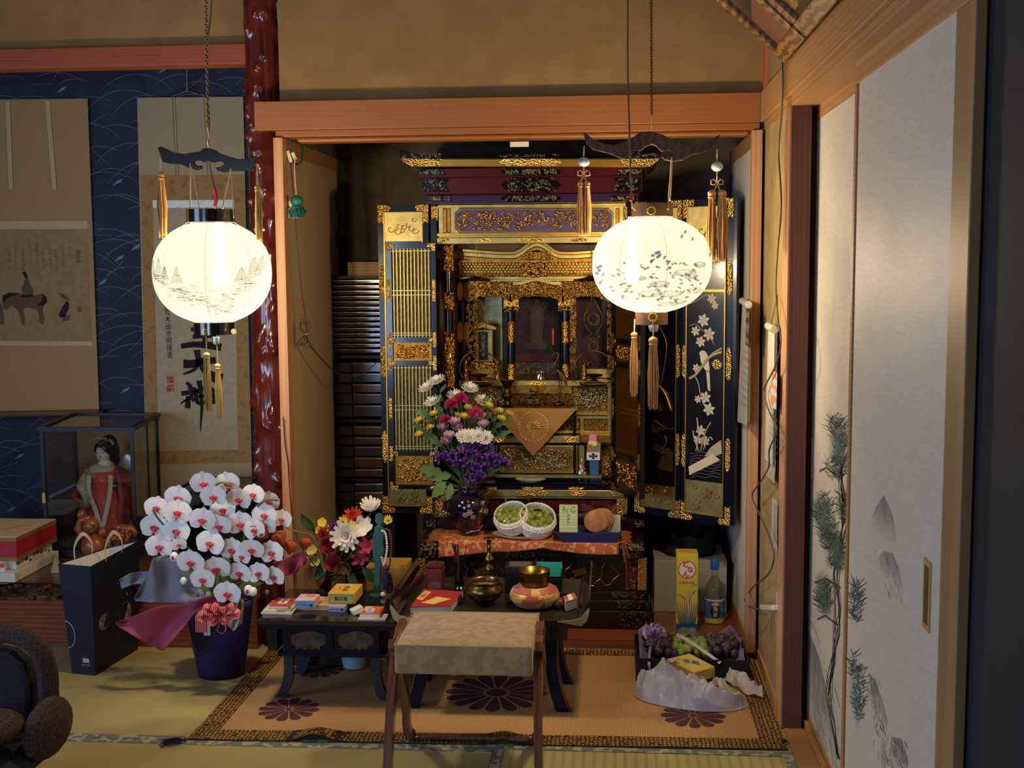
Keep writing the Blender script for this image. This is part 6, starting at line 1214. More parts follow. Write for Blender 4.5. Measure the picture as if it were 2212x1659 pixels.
for (xx, s_) in ((624, -1), (812, 1)):
 for y in (3.565, 3.79):
  x = P(xx, 1450, 3.57).x; b = MB(); pts = [(s_*.03*max(0, (i/7-.4)/.6)**1.6, (dz0-.012)*(1-i/7)) for i in range(8)]
  vs_ = []; f_ = []
  for o_, z in pts: hw = .013+.003*(1-z/.2); vs_ += [V((x+o_-hw, y, max(z, .006))), V((x+o_+hw, y, max(z, .006))), V((x+o_+hw, y+.02, max(z, .006))), V((x+o_-hw, y+.02, max(z, .006)))]
  for i in range(7):
   for j in range(4): f_.append((4*i+j, 4*i+(j+1) % 4, 4*i+4+(j+1) % 4, 4*i+4+j))
  f_ += [(0, 1, 2, 3), (31, 30, 29, 28)]; mk('leg', MB().add(vs_, f_), M('leg_lacquer', '#16202e', .35, coat=.3), SD, smooth=1)
for x in (dx0-.02, xs1-.03): mk('side_board', MB().box((x-.03 if x < -.9 else x, Yf+.01, dz0), (x if x < -.9 else x+.015, 3.8, zS-.031)), lac, SD)
def onS(x, y, z=0): q = PZ(x, y, zS+.0006+z); return V((q.x, q.y, zS+.0006+z))
def pbox(px4, z, h): p = [PZ(x, y, z) for x, y in px4]; return MB().add(p+[a+V((0, 0, h)) for a in p], [(3, 2, 1, 0), (4, 5, 6, 7)]+[(i, (i+1) % 4, (i+1) % 4+4, i+4) for i in range(4)])
def rbox(x, y, w_, d, h, rz, z):   # box sitting at height z; (x,y) pixel of its front-left bottom corner
 p = PZ(x, y, z); u = V((math.cos(rz), math.sin(rz), 0)); v = V((-math.sin(rz), math.cos(rz), 0)); return MB().obox(p, u*w_, v*d, UP*h), p, u, v
def px2m(n): return n*3.5/F_PX
z = zS+.0006
b, p, u, v = rbox(564, 1327, .098, .13, .006, -.02, z); one('magazine', 'bottom white booklet of the pile at the left of the side table', 'booklet', b, M('paper_white', '#d6d2cc', .6))
b, p, u, v = rbox(567, 1322, .09, .12, .004, .03, z+.0065); mg = one('magazine', 'pale booklet with yellow and green cover under the red booklet', 'booklet', b, M('paper_yellow', '#cfc08e', .6, col2='#8d8c62', sc=12, mixlo=.55, mixhi=.57))
zr = z+.0109; b, p, u, v = rbox(581, 1314, .062, .095, .006, -.01, zr); rbk = T('red_booklet', 'red booklet with white title panel on top of the pile', 'booklet', p+u*.03+v*.05); mk('pages', b, M('paper_white'), rbk)
mk('cover', MB().obox(p+UP*.006, u*.062, v*.095, UP*.0012), M('cover_red', '#c53a2c', .55), rbk); mk('title_panel', MB().obox(p+UP*.0073+u*.017+v*.03, u*.03, v*.052, UP*.0005), M('paper_white'), rbk); mk('title_lettering', write(MB(), '仏教聖典', p+UP*.0082+u*.032+v*.057, u, v, .012, vertical=True), M('print_black'), rbk)
b, p, u, v = rbox(636, 1318, .165, .10, .017, .01, z); one('beige_box', 'flat beige box lying under the pink incense box', 'box', b, M('beige_card', '#c9a982', .6), bev=.001)
zq = z+.0175; b, p, u, v = rbox(637, 1313, .062, .075, .024, .0, zq); pk = T('incense_box', 'pink and blue box of incense on the flat beige box', 'box', p+u*.03+v*.04); mk('box_body', b, M('box_pink', '#dba9b0', .5), pk, bev=.001)
def lab(par, p, u, w0, z0, w1, z1, m, nm='label', off=.0006): nrm = V((u.y, -u.x, 0)); return mk(nm, MB().obox(p+u*w0+UP*z0, u*(w1-w0), nrm*off, UP*(z1-z0)), m, par)
def txt(par, p, u, w_, zz, s, h, m=None, off=.001, bold=0, nm='lettering', vert=False): nrm = V((u.y, -u.x, 0)); return mk(nm, write(MB(), s, p+u*w_+UP*zz+nrm*off, u, UP, h, bold=bold, vertical=vert), m or M('print_black'), par)
lab(pk, p, u, .0005, .001, .0615, .023, M('box_blue', '#7d93bf', .5)); txt(pk, p, u, .026, .009, 'サクラの香り', .0078, M('print_navy', '#2c3350', .6)); mk('round_mark', MB().lathe([(0, 0), (.005, 0), (.005, .0004), (0, .0004)], p+u*.052+V((0, -.001, .009)), 14, ax=Matrix.Rotation(R(90), 3, 'X')), M('print_navy'), pk); txt(pk, p, u, .026, .0175, '花げしき', .005, M('print_navy'))
mk('printed_sky', MB().obox(p+UP*.0241+u*.001+v*.002, u*.06, v*.022, UP*.0004), M('box_sky', '#b9c4d6', .5), pk); mk('brush_lettering', write(MB(), '花風', p+UP*.0248+u*.036+v*.052, u, v, .016), M('print_plum', '#6b3a44', .6), pk)
b, p, u, v = rbox(710, 1322, .051, .075, .017, 0, z); lv = T('incense_box', 'lavender box of incense under the yellow incense box', 'box', p+u*.025+v*.04); mk('box_body', b, M('box_lavender', '#a49bc4', .5), lv, bev=.001); txt(lv, p, u, .020, .008, '白梅の香り', .0078, M('print_navy')); mk('round_mark', MB().lathe([(0, 0), (.0045, 0), (.0045, .0004), (0, .0004)], p+u*.043+V((0, -.001, .008)), 14, ax=Matrix.Rotation(R(90), 3, 'X')), M('print_navy'), lv)
zy = z+.0175; b, p, u, v = rbox(709, 1304, .086, .115, .0345, -.01, zy); yb3 = T('incense_box', 'large yellow incense box stacked on the lavender box', 'box', p+u*.04+v*.06); mk('box_body', b, M('box_yellow', '#dcae3c', .5), yb3, bev=.001)
lab(yb3, p, u, .002, .002, .083, .0325, M('box_olive', '#b3a84e', .5)); nrm = V((u.y, -u.x, 0)); c4 = [p+u*a+UP*b_+nrm*.0012 for a, b_ in ((.004, .004), (.081, .004), (.081, .0305), (.004, .0305))]; mk('panel_line', MB().tube(c4, .0006, 4, closed=True), M('print_grey', '#6a6f66', .6), yb3)
txt(yb3, p, u, .042, .0165, '毎日香', .0145, bold=.02, off=.0012, nm='brand_lettering'); mk('brush_lettering', write(MB(), '毎日香', p+UP*.0352+u*.046+v*.055, u, v, .02, vertical=True), M('print_black'), yb3); mk('red_seal', MB().obox(p+UP*.0346+u*.022+v*.045, u*.006, v*.022, UP*.0004), M('seal_red', '#c9622e', .6), yb3)
mk('printed_cloud', MB().obox(p+UP*.0346+u*.008+v*.09, u*.05, v*.012, UP*.0004), M('box_sky'), yb3)
b, p, u, v = rbox(765, 1330, .026, .062, .012, .75, z); bt = MB().obox(p, (u+UP*.25).normalized()*.03, v*.06-u*.0, (UP-u*.25).normalized()*.016); bt.v = [a+V((0, 0, 0)) for a in bt.v]; one('white_carton', 'small white carton leaning beside the lavender box', 'carton', MB().obox(p, V((.030, .016, .012)), V((-.016, .028, .0)), V((-.008, 0, .018)).normalized()*.014), M('paper_white'), bev=.0008)
b, p, u, v = rbox(772, 1341, .07, .05, .004, .02, z); one('thin_booklet', 'thin cream booklet at the right front edge of the table', 'booklet', MB().obox(p+V((0, .004, 0)), u*.086, v*.06, UP*.004), M('paper_cream', '#c9c0a4', .6))
zo = z+.0045; b, p, u, v = rbox(777, 1333, .062, .085, .009, 0, zo); ob = T('orange_book', 'small orange covered book at the right of the side table', 'book', p+u*.03+v*.04); mk('pages', b, M('paper_white'), ob); mk('cover', MB().obox(p+UP*.009, u*.062, v*.085, UP*.001), M('cover_orange', '#d2653a', .55), ob); mk('title_panel', MB().obox(p+UP*.0101+u*.004+v*.04, u*.022, v*.042, UP*.0004), M('paper_cream'), ob)
zm = zo+.0105; b, p, u, v = rbox(790, 1325, .027, .022, .010, .02, zm); mb2 = T('matchbox', 'white matchbox with red picture on the orange book', 'matchbox', p+u*.013+v*.01); mk('box_body', b, M('paper_white'), mb2, bev=.0008); mk('red_picture', MB().lathe([(0, 0), (.006, 0), (.006, .0004), (0, .0004)], p+UP*.0101+u*.011+v*.011, 10), M('stripe#c9404a'), mb2)
one('red_petal', 'fallen red petal on the front edge of the side table', 'petal', MB().ball(onS(577, 1336)+V((0, 0, .003)), (.012, .006, .003), 10, 5), M('petal_red', '#a83226', .6, col2='#7a2018', sc=40), smooth=2)
one('floor_pot', 'pale blue plastic pot standing under the side table', 'pot', MB().lathe([(.033, 0), (.038, .004), (.052, .075), (.054, .08), (.050, .08), (.036, .006), (0, .005)], PZ(766, 1440, .0075), 28), M('pale_blue_plastic', '#8fa4b0', .4), smooth=1)
# prayer bead stand
q = onS(812, 1288); bs = T('bead_stand', 'flat green praying figure stand holding prayer beads', 'stand', q); o = onY(q.y)
sil = [(812, 1111), (819, 1109), (826, 1112), (829, 1120), (827, 1130), (822, 1135), (829, 1142), (832, 1150), (829, 1160), (827, 1175), (830, 1190), (826, 1205), (823, 1225), (822, 1260), (820, 1284), (806, 1284), (808, 1250), (808, 1215), (804, 1195), (806, 1170), (804, 1158), (808, 1150), (808, 1140), (815, 1134), (810, 1127), (810, 1117)]
mk('figure_board', lid(sil, o, (0, .012, 0)), M('green_wood', '#2f5a55', .5, col2='#264a46', sc=30), bs, bev=.003); mk('stand_foot', MB().lathe([(0, 0), (.022, 0), (.022, .006), (.014, .009), (0, .009)], q, 20), M('green_wood'), bs)
def beads(pts, r, m, lab, nm='prayer_beads'):
 t = T(nm, lab, 'prayer beads', pts[len(pts)//2])
 c_ = [V(a) for a in pts]; b0 = None; d_acc = 0; prev = c_[0]; placed = []
 for a, b_ in zip(c_, c_[1:]):
  L_ = (b_-a).length; k = 0
  while d_acc <= L_: placed.append(a+(b_-a)*(d_acc/max(L_, 1e-6))); d_acc += r*1.95
  d_acc -= L_
 base = MB().ball((0, 0, 0), r, 8, 6); me = None
 for q_ in placed:
  if me is None: o0 = mk('bead', MB().ball(q_, r, 8, 6), m, t, smooth=2); me = o0; q0 = q_
  else: c2 = me.copy(); COL.objects.link(c2); c2.location = me.location+(q_-q0)
 return t
Yq = q.y-.004
loop = lambda x0, x1, y0, y1, Y: spline([P(x0, y0, Y), P(x1-3, y0+6, Y-.004), P(x1, (y0+y1)/2, Y-.006), P(x1-4, y1-10, Y-.004), P((x0+x1)/2-2, y1, Y), P(x0-1, y1-16, Y+.002)], 8)
t = beads(loop(826, 836, 1147, 1220, Yq), .0042, M('crystal_bead', '#cfd3d2', .15, coat=.4), 'string of clear crystal prayer beads on the green stand'); tassel(t, P(832, 1224, Yq), .075, .024, purt, name='purple_tassel', seed=5)
t = beads(loop(832, 845, 1143, 1232, Yq+.012), .0038, M('wood_bead', '#7a4030', .35), 'string of brown wooden prayer beads on the green stand'); tassel(t, P(840, 1236, Yq+.012), .07, .022, M('maroon_tassel', '#3c1830', .6), name='dark_tassel', seed=6)
one('white_pebble', 'small white oval pebble at the foot of the green bead stand', 'pebble', MB().ball(onS(827, 1290)+V((0, 0, .009)), (.009, .008, .009), 12, 8), M('paper_white'), smooth=2)
# ================================================================== STOOL
zst = P(1000, 1393, 3.05).z; sy0, sy1 = 3.05, 3.36; sx0, sx1 = P(851, 1393, sy0).x, P(1149, 1393, sy0).x
ST = T('prayer_stool', 'low folding stool with floral brocade seat on bent wood legs', 'stool', ((sx0+sx1)/2, 3.2, 0))
fab = M('stool_brocade', '#a0825a', .7, col2='#8c7450', tex='noise', sc=38, det=3, mixlo=.48, mixhi=.54, sheen=.3); fabs = M('stool_brocade_side', '#9a8560', .7, col2='#87745a', tex='noise', sc=26, det=2, mixlo=.5, mixhi=.53, sheen=.3)
hz = zst-P(1000, 1460, sy0).z
seat = mk('seat', MB().box((sx0, sy0, zst-hz), (sx1, sy1, zst-.004)), fab, ST, bev=.008)
def crown(u, v): return V((sx0+.004+(sx1-sx0-.008)*u, sy0+.004+(sy1-sy0-.008)*v, zst-.004+.012*(math.sin(math.pi*u)*math.sin(math.pi*v))**.4))
mk('seat_top', MB().sheet(crown, 20, 20), fab, seat, smooth=2)
mk('piping', MB().tube([V((x, y, zst-.004)) for x, y in ((sx0, sy0), (sx1, sy0), (sx1, sy1), (sx0, sy1))], .0022, 6, closed=True), M('piping_tan', '#b59a6c', .6), seat)
bent = M('bent_wood', '#6a4028', .35, col2='#5a3420', tex='wood', sc=5, stretch=(3, 3, .2), coat=.8)
for s_ in (-1, 1):
 x = sx0-.012 if s_ < 0 else sx1+.012
 # front leg: flat laminated strip from the rear of the seat down to the front
 xf_ = P(838 if s_ < 0 else 1164, 1659, 2.97); pts = [V((x, sy1-.10, zst-.008)), V((x, sy0+.09, zst-.05)), V((x*.6+xf_.x*.4, sy0+.0, zst-.16)), xf_, V((xf_.x, 2.955, .0))]
 b = MB(); sp = spline(pts, 5)
 for a, b_ in zip(sp, sp[1:]): b.bar(a, b_+(b_-a)*.05, .022, .03, up=(0, 1, .3))
 mk('leg', b, bent, ST)
 pts = [V((x+s_*.004, sy0+.06, zst-.02)), V((x+s_*.006, sy0+.14, zst-.10)), V((x-s_*.006, sy1-.12, .14)), V((x-s_*.008, 3.255, .045)), V((x-s_*.02, 3.262, .02))]
 b = MB(); sp = spline(pts, 6)
 for a, b_ in zip(sp, sp[1:]): b.bar(a, b_+(b_-a)*.05, .022, .026, up=(0, 1, .3))
 mk('leg', b, bent, ST)
mk('rear_bar', MB().tube([V((sx0-.004, 3.262, .020)), V((sx0+.03, 3.264, .017)), V((sx1-.03, 3.264, .017)), V((sx1+.004, 3.262, .020))], .0095, 8), bent, ST, smooth=2)
mk('front_bar', MB().cyl((sx0-.01, 2.955, .01), (sx1+.01, 2.955, .01), .01, n=8), bent, ST)
# ================================================================== HANGING SCROLLS
silk = M('scroll_silk', '#b09468', .8, col2='#a68a5e', sc=200, bump=.15); silk_p = M('scroll_paper', '#b9ab90', .8, col2='#b0a286', sc=40); silk_g = M('scroll_gold_brocade', '#a5834a', .7, col2='#8a744c', tex='noise', sc=34, det=2, mixlo=.56, mixhi=.6); silk_b = M('scroll_band', '#c2ae88', .7, col2='#cbb894', sc=160)
sumi = M('sumi_ink', '#16130f', .8); YC = 4.862
def sc_rect(par, nm, x0, y0, x1, y1, dY, m, d=.0016): return mk(nm, FB(x0, y0, x1, y1, YC-dY, d), m, par)
H1 = T('hanging_scroll', 'wide hanging scroll with a rider on horseback and columns of writing', 'scroll', P(60, 905, YC))
xr0, xr1 = P(190, 215, YC).x, P(214, 880, YC).x
def skew(par, nm, pts, dY, m, d=.0016): return mk(nm, lid(pts, onY(YC-dY), (0, d, 0)), m, par)
skew(H1, 'mounting', [(-150, 216), (189, 213), (214, 884), (-150, 892)], 0, silk); skew(H1, 'upper_band', [(-150, 479), (188, 477), (189, 494), (-150, 496)], .001, silk_b); skew(H1, 'lower_band', [(-150, 736), (199, 738), (200, 747), (-150, 746)], .001, silk_b)
skew(H1, 'picture_paper', [(-150, 497), (189, 495), (198, 736), (-150, 735)], .001, M('picture_paper', '#a08b66', .85, col2='#957f5c', sc=30))
for (x, w_) in ((16, 9), (102, 9)): skew(H1, 'hanging_ribbon', [(x-5, 218), (x+5, 218), (x+12+(8 if x > 50 else 0), 408), (x+3+(8 if x > 50 else 0), 408)], .006, silk_b)
mk('roller', MB().cyl(P(-150, 898, YC-.012), P(216, 891, YC-.012), .014, n=14), M('roller_wood', '#6e5336', .5), H1, smooth=1); mk('roller_knob', MB().cyl(P(214, 890, YC-.012), P(226, 889, YC-.012), .012, n=12), M('roller_dark', '#241812', .4), H1)
b = MB(); g = random.Random(12); colx = [20, 34, 50, 66, 80, 94, 108, 122, 137, 151]; ktxt = 'いろはにほへとちりぬるをわかよたれそつねならむうゐのおくやまけふこえて'; ki = 0
for cx_ in colx:
 y = 530+g.uniform(-6, 8); n = 7 if cx_ < 145 else 3
 s = ''.join(ktxt[(ki+i) % len(ktxt)] for i in range(n)); ki += n; write(b, s, P(cx_, y+n*3.8, YC-.0014), RT, UP, .0145, vertical=True, pitch=1.0, sq=.75)
write(b, '旅立', P(169, 553, YC-.0014), RT, UP, .03, vertical=True, pitch=.8, sq=.8)
mk('columns_of_writing', b, M('faded_ink', '#3e3326', .85), H1)['kind'] = 'stuff'
def blot(par, nm, pts, m, dY=.0016): return mk(nm, lid(pts, onY(YC-dY), (0, -.0004, 0)), m, par)
ikb, ikd, ikt = M('painted_horse_brown', '#6a4f35', .8), M('painted_dark', '#221c16', .8), M('painted_grey', '#5c5446', .8)
blot(H1, 'painted_horse', [(6, 640), (14, 634), (40, 634), (52, 638), (70, 640), (92, 634), (100, 640), (102, 652), (96, 660), (92, 668), (96, 690), (94, 702), (86, 698), (84, 680), (78, 668), (60, 664), (50, 668), (54, 690), (52, 704), (46, 700), (44, 684), (36, 668), (26, 660), (16, 668), (10, 668), (5, 655)], ikb)
for pts in ([(6, 638), (20, 632), (42, 633), (40, 638), (22, 640), (10, 650), (5, 654)], [(92, 636), (99, 640), (102, 652), (94, 660), (78, 660), (90, 652)], [(46, 636), (58, 632), (70, 634), (74, 640), (58, 644), (46, 642)]): blot(H1, 'painted_mane', pts, ikd, .0022)
blot(H1, 'painted_rider', [(52, 604), (60, 598), (64, 614), (72, 626), (70, 636), (50, 638), (46, 622), (52, 614)], ikt, .0026); blot(H1, 'painted_hat', [(48, 588), (54, 586), (58, 592), (60, 602), (54, 600)], ikd, .003)
blot(H1, 'painted_stirrup', [(50, 642), (60, 646), (60, 662), (52, 666)], ikt, .0026)
blot(H1, 'painted_walker', [(144, 650), (149, 652), (148, 668), (140, 684), (130, 686), (126, 680), (134, 664)], ikd); blot(H1, 'painted_walker_hat', [(125, 633), (136, 635), (154, 649), (138, 646)], ikb); blot(H1, 'painted_walker_robe', [(132, 682), (150, 680), (150, 692), (136, 694)], ikt); blot(H1, 'painted_groom', [(-4, 660), (2, 654), (6, 664), (10, 700), (-4, 702)], ikt)
mk('red_seal', FB(167, 662, 176, 674, YC-.002, .001), M('seal_faded', '#8a5a3c', .8), H1)
H2 = T('hanging_scroll', 'tall hanging scroll with three large brushed characters behind the lantern', 'scroll', P(430, 1030, YC))
skew(H2, 'mounting', [(296, 211), (525, 209), (546, 1110), (318, 1115)], 0, M('scroll_linen', '#b3a486', .8, col2='#a99a7c', sc=200, bump=.15)); skew(H2, 'gold_brocade', [(303, 379), (529, 377), (542, 1000), (316, 1003)], .001, silk_g)
skew(H2, 'writing_paper', [(330, 432), (506, 431), (514, 971), (343, 975)], .002, silk_p); skew(H2, 'silver_strip', [(330, 433), (505, 432), (505, 448), (330, 449)], .0026, M('silver_strip', '#b9b2a2', .35, metal=.5, bump=.4, bsc=60))
for x in (372, 378, 440): mk('hanging_cord', MB().tube([P(x, 211, YC-.002), P(x+8, 378, YC-.003)], .0009, 4), M('cord_brown', '#6b5136', .7), H2)
mk('hanging_cord', MB().tube([P(372, 208, YC), P(404, 197, YC), P(442, 207, YC)], .0016, 5).tube([P(404, 197, YC), P(403, 140, YC)], .0026, 6), M('cord_grey', '#8d8270', .7), H2)
oS = onY(YC-.004)
def br(pts): return lid(pts, oS, (0, -.0006, 0))
for k, pts in enumerate(([(418, 655), (428, 648), (466, 646), (474, 650), (472, 700), (462, 704), (436, 704), (428, 704), (420, 690), (416, 668)],)):
 pass
def brush(nm, pts, ws): return mk(nm, MB().ribbon(spline([oS(x, y) for x, y in pts], 5), [w_ for w_ in ws for _ in range(1)] if len(ws) == (len(pts)-1)*5+1 else [1.7*ws[0]+1.7*(ws[-1]-ws[0])*i/((len(pts)-1)*5) for i in range((len(pts)-1)*5+1)], (0, -1, 0)), sumi, H2)
# upper character (lower half shows): box over king
for pts, ws in (([(420, 600), (412, 650), (418, 690)], (.014, .012)), ([(420, 610), (450, 604), (478, 606)], (.014, .013)), ([(478, 604), (476, 650), (470, 688)], (.013, .011)), ([(420, 652), (448, 648), (474, 648)], (.008, .01)), ([(418, 690), (444, 686), (472, 686)], (.01, .012)), ([(412, 712), (440, 708), (468, 706)], (.010, .014)), ([(416, 728), (440, 725), (466, 724)], (.010, .013)), ([(440, 704), (442, 725), (442, 746)], (.012, .012)), ([(391, 748), (420, 744), (450, 746), (478, 750)], (.012, .02)),
    # middle character
    ([(396, 786), (416, 786), (440, 780), (466, 778)], (.022, .016)), ([(425, 756), (428, 780), (420, 798), (396, 808)], (.017, .004)), ([(430, 782), (440, 796), (456, 812), (480, 820)], (.012, .03)),
    # lower character
    ([(402, 826), (409, 832), (412, 840)], (.007, .013)), ([(392, 850), (406, 848), (418, 842), (424, 840)], (.012, .011)), ([(420, 846), (410, 858), (390, 872)], (.013, .003)), ([(407, 856), (406, 870), (405, 882)], (.012, .015)), ([(412, 858), (420, 866)], (.008, .01)),
    ([(424, 842), (424, 862), (428, 872)], (.010, .010)), ([(424, 846), (444, 838), (460, 842)], (.010, .012)), ([(462, 840), (464, 858), (460, 872)], (.013, .010)), ([(426, 858), (444, 855), (462, 856)], (.007, .008)), ([(428, 872), (446, 869), (460, 870)], (.009, .008)), ([(430, 822), (434, 850), (436, 880), (434, 910), (433, 932)], (.014, .002))):
 brush('brushed_stroke', pts, ws)
mk('signature_column', write(MB(), '児島通命高荒木田守明謹書', P(362, 682, YC-.0042), V((1, 0, .02)), V((-.02, 0, 1)), .030, vertical=True, pitch=1.0, sq=.85), sumi, H2)
for y0 in (812, 831): mk('red_seal', FB(360, y0, 375, y0+15, YC-.0045, .001), M('seal_vermilion', '#a8453a', .8, col2='#c98a7a', sc=90, mixlo=.5, mixhi=.6), H2)
# ================================================================== LIVE-EDGE SLAB, CASES, STATUE, BOXES
zsl = .245
g = random.Random(4); x0, x1 = -2.72, P(332, 1240, 4.1).x; front = [(x0+(x1-x0)*i/26, 3.985+g.uniform(-.018, .018)) for i in range(27)]; out = front+[(x1+.03, 4.2), (x1+.01, 4.45), (x1-.03, 4.76), (x0, 4.76)]
n = len(out); b = MB().add([V((x, y+(.0), zsl)) for x, y in out]+[V((x, y+(.035 if i < 27 else 0)+g.uniform(0, .02)*(i < 27), zsl-.028)) for i, (x, y) in enumerate(out)]+[V((x, y+(.05 if i < 27 else 0), .1825)) for i, (x, y) in enumerate(out)], [tuple(range(n)), tuple(range(3*n-1, 2*n-1, -1))]+[(i, (i+1) % n, (i+1) % n+n, i+n) for i in range(n)]+[(n+i, (i+1) % n+n, (i+1) % n+2*n, i+2*n) for i in range(n)])
slab = T('wooden_slab', 'thick live edge wooden slab lying in the display alcove', 'slab', (-2.1, 4.4, .1825)); mk('slab_board', b, M('slab_wood', '#5e3622', .3, col2='#3d2014', tex='woody', sc=3, stretch=(.3, 3, 3), coat=.3), slab)
b = MB()
for i in range(150): x = g.uniform(x0, x1); b.ball((x, 3.985+g.uniform(-.004, .03), g.uniform(.188, .236)), (g.uniform(.006, .018), .012, g.uniform(.004, .010)), 6, 4)
mk('bark_edge', b, M('bark', '#4a3a2a', .9, col2='#2a1e16', sc=60), slab, fix=False)['kind'] = 'stuff'
# glass doll case (turned a little)
blk = M('case_frame', '#10151c', .4); cz0, cz1 = zsl+.001, P(180, 925, 4.36).z+.004; cxf = V((P(85, 930, 4.36).x, 4.36, 0)); cw = P(284, 930, 4.36).x-cxf.x; ry = R(9); ux = V((math.cos(R(2)), math.sin(R(2)), 0)); uy = V((-math.sin(ry), math.cos(ry), 0)); cdp = .44
CA = T('doll_case', 'black framed glass display case with a doll inside', 'display case', cxf+ux*cw/2+uy*cdp/2+V((0, 0, cz0)))
def cbx(a0, b0, z0, a1, b1, z1): return MB().obox(cxf+ux*a0+uy*b0+UP*z0, ux*(a1-a0), uy*(b1-b0), UP*(z1-z0))
for a in (0, cw-.014):
 for b_ in (0, cdp-.014): mk('frame_post', cbx(a, b_, cz0+.03, a+.014, b_+.014, cz1-.016), blk, CA)
mk('case_base', cbx(-.008, -.008, cz0, cw+.008, cdp+.008, cz0+.03), blk, CA, bev=.002)
for (a0, b0, a1, b1) in ((-.008, -.008, cw+.008, .012), (-.008, cdp-.012, cw+.008, cdp+.008), (-.008, .012, .012, cdp-.012), (cw-.012, .012, cw+.008, cdp-.012)): mk('top_rail', cbx(a0, b0, cz1-.016, a1, b1, cz1), blk, CA)
gl = GL('case_glass', '#f2f4f2', .04, .01)
mk('front_glass', cbx(.014, .004, cz0+.03, cw-.014, .006, cz1-.016), gl, CA); mk('side_glass', cbx(cw-.007, .014, cz0+.03, cw-.005, cdp-.014, cz1-.016), gl, CA); mk('side_glass', cbx(.005, .014, cz0+.03, .007, cdp-.014, cz1-.016), gl, CA)
mk('top_glass', cbx(.012, .012, cz1-.008, cw-.012, cdp-.012, cz1-.006), gl, CA)
mk('side_bar', MB().cyl(cxf+ux*(cw-.004)+uy*.25+UP*(cz0+.03), cxf+ux*(cw-.004)+uy*.25+UP*(cz1-.016), .003), blk, CA); mk('backboard', cbx(.01, cdp-.006, cz0+.03, cw-.01, cdp-.003, cz1-.016), M('case_back', '#9a7c5c', .8), CA)
mk('hanging_tag', cbx(.002, -.0105, .46, .014, -.0085, .50), M('tag_yellow', '#b99a4a', .6), CA)
# doll: body is one skin mesh, clothes and hair as parts
dc = cxf+ux*cw*.55+uy*.19+UP*(cz0+.031); DL = T('kimono_doll', 'standing doll in a red kimono inside the glass case', 'doll', dc); hd = .43
def D(x, z, y=0): return dc+V((x*hd, y*hd, z*hd))
sk = M('doll_face', '#d9cdbd', .5)
mk('body', MB().tube([D(0, .02), D(0, .40), D(0, .66), D(-.005, .735), D(-.005, .76)], [.03, .03, .045, .022, .02], 12).ball(D(-.01, .815, -.01), (.030, .033, .040), 16, 12).ball(D(-.014, .81, -.088), (.004, .005, .006), 6, 5), sk, DL, smooth=2)
hr = M('doll_hair', '#15100f', .3)
mk('hair', MB().ball(D(.01, .855, .02), (.047, .042, .036), 14, 10).ball(D(.03, .91, .03), (.032, .03, .028), 12, 8).ball(D(.052, .81, .045), (.028, .03, .045), 12, 8).tube([D(.05, .80, .07), D(.06, .72, .08), D(.05, .66, .08)], [.022, .02, .008], 8).ball(D(-.055, .85, -.01), (.018, .025, .024), 10, 6), hr, DL, smooth=2)
for s_ in (-1, 1): mk('eye', MB().ball(D(-.012+s_*.027, .822, -.083), (.0042, .0016, .0014), 8, 4), hr, DL)
mk('mouth', MB().ball(D(-.012, .782, -.085), (.004, .002, .002), 8, 4), M('lip_red', '#8a2a2a', .5), DL)
b = MB(); g = random.Random(9)
for i in range(18): a = g.uniform(0, 3.1); b.ball(D(-.01+.11*math.cos(a), .90+.05*math.sin(a), -.05), .006, 6, 4)
b.tube([D(-.09, .93, -.04), D(-.02, .90, -.06), D(.06, .94, -.04)], .002, 4); mk('hair_ornament', b, M('ornament_silver', '#a8a4a8', .3, metal=.6), DL)
kr = M('kimono_red', '#b8352c', .6, col2='#c78d62', tex='noise', sc=40, det=2, mixlo=.60, mixhi=.64); kd = M('kimono_shoulder', '#b0a48e', .6); ob_ = M('obi_dark', '#3a2e2c', .6); ow = M('sash_white', '#b9ae9a', .6)
mk('kimono', MB().tube([D(0, 0), D(0, .12), D(0, .34), D(0, .50), D(.0, .62), D(-.005, .70)], [.095, .080, .066, .056, .062, .028], 18), kr, DL, smooth=2)
mk('kimono_shoulder', MB().ball(D(-.02, .655, -.02), (.058, .045, .026), 14, 8), kd, DL, smooth=2)
mk('sleeve', lid([(0, 0)], lambda x, y: D(0, 0), (0, 0, 0)) and MB().tube([D(-.10, .60, -.02), D(-.21, .52, -.04), D(-.28, .42, -.03), D(-.20, .36, -.02), D(-.13, .33, -.02)], [.02, .036, .040, .036, .010], 12, flat=.45), kr, DL, smooth=2); mk('sleeve', MB().tube([D(.10, .66, .0), D(.17, .60, .0), D(.20, .40, .0), D(.17, .20, .0), D(.12, .10, 0)], [.026, .048, .060, .058, .02], 12, flat=.5), M('kimono_red_dark', '#a82c30', .6, col2='#84242a', sc=20), DL, smooth=2)
mk('obi', MB().lathe([(.058, .44*hd), (.064, .46*hd), (.064, .58*hd), (.058, .60*hd)], dc, 20, sq=.8), ob_, DL, smooth=1); mk('obi_cord', MB().lathe([(.0655, .505*hd), (.0665, .515*hd), (.0655, .525*hd)], dc, 20, sq=.8), ow, DL)
for s_ in (-1, 1): mk('trailing_sash', MB().ribbon(spline([D(s_*.10, .62, -.13), D(s_*.10, .46, -.16), D(.02+s_*.05, .30, -.18), D(.03, .10, -.22)], 5), .018, (0, -1, 0)), ow, DL)
mk('silver_cloth', MB().tube([D(-.12, .66, -.08), D(-.16, .52, -.12), D(-.10, .40, -.15), D(-.14, .30, -.13)], [.018, .034, .026, .012], 10, flat=.6), M('silver_brocade', '#a39a8c', .4, col2='#7d756c', sc=30), DL, smooth=2)
mk('hand_fan', MB().ball(D(.24, .74, -.06), (.026, .006, .034), 12, 8), M('ornament_silver'), DL, smooth=2)
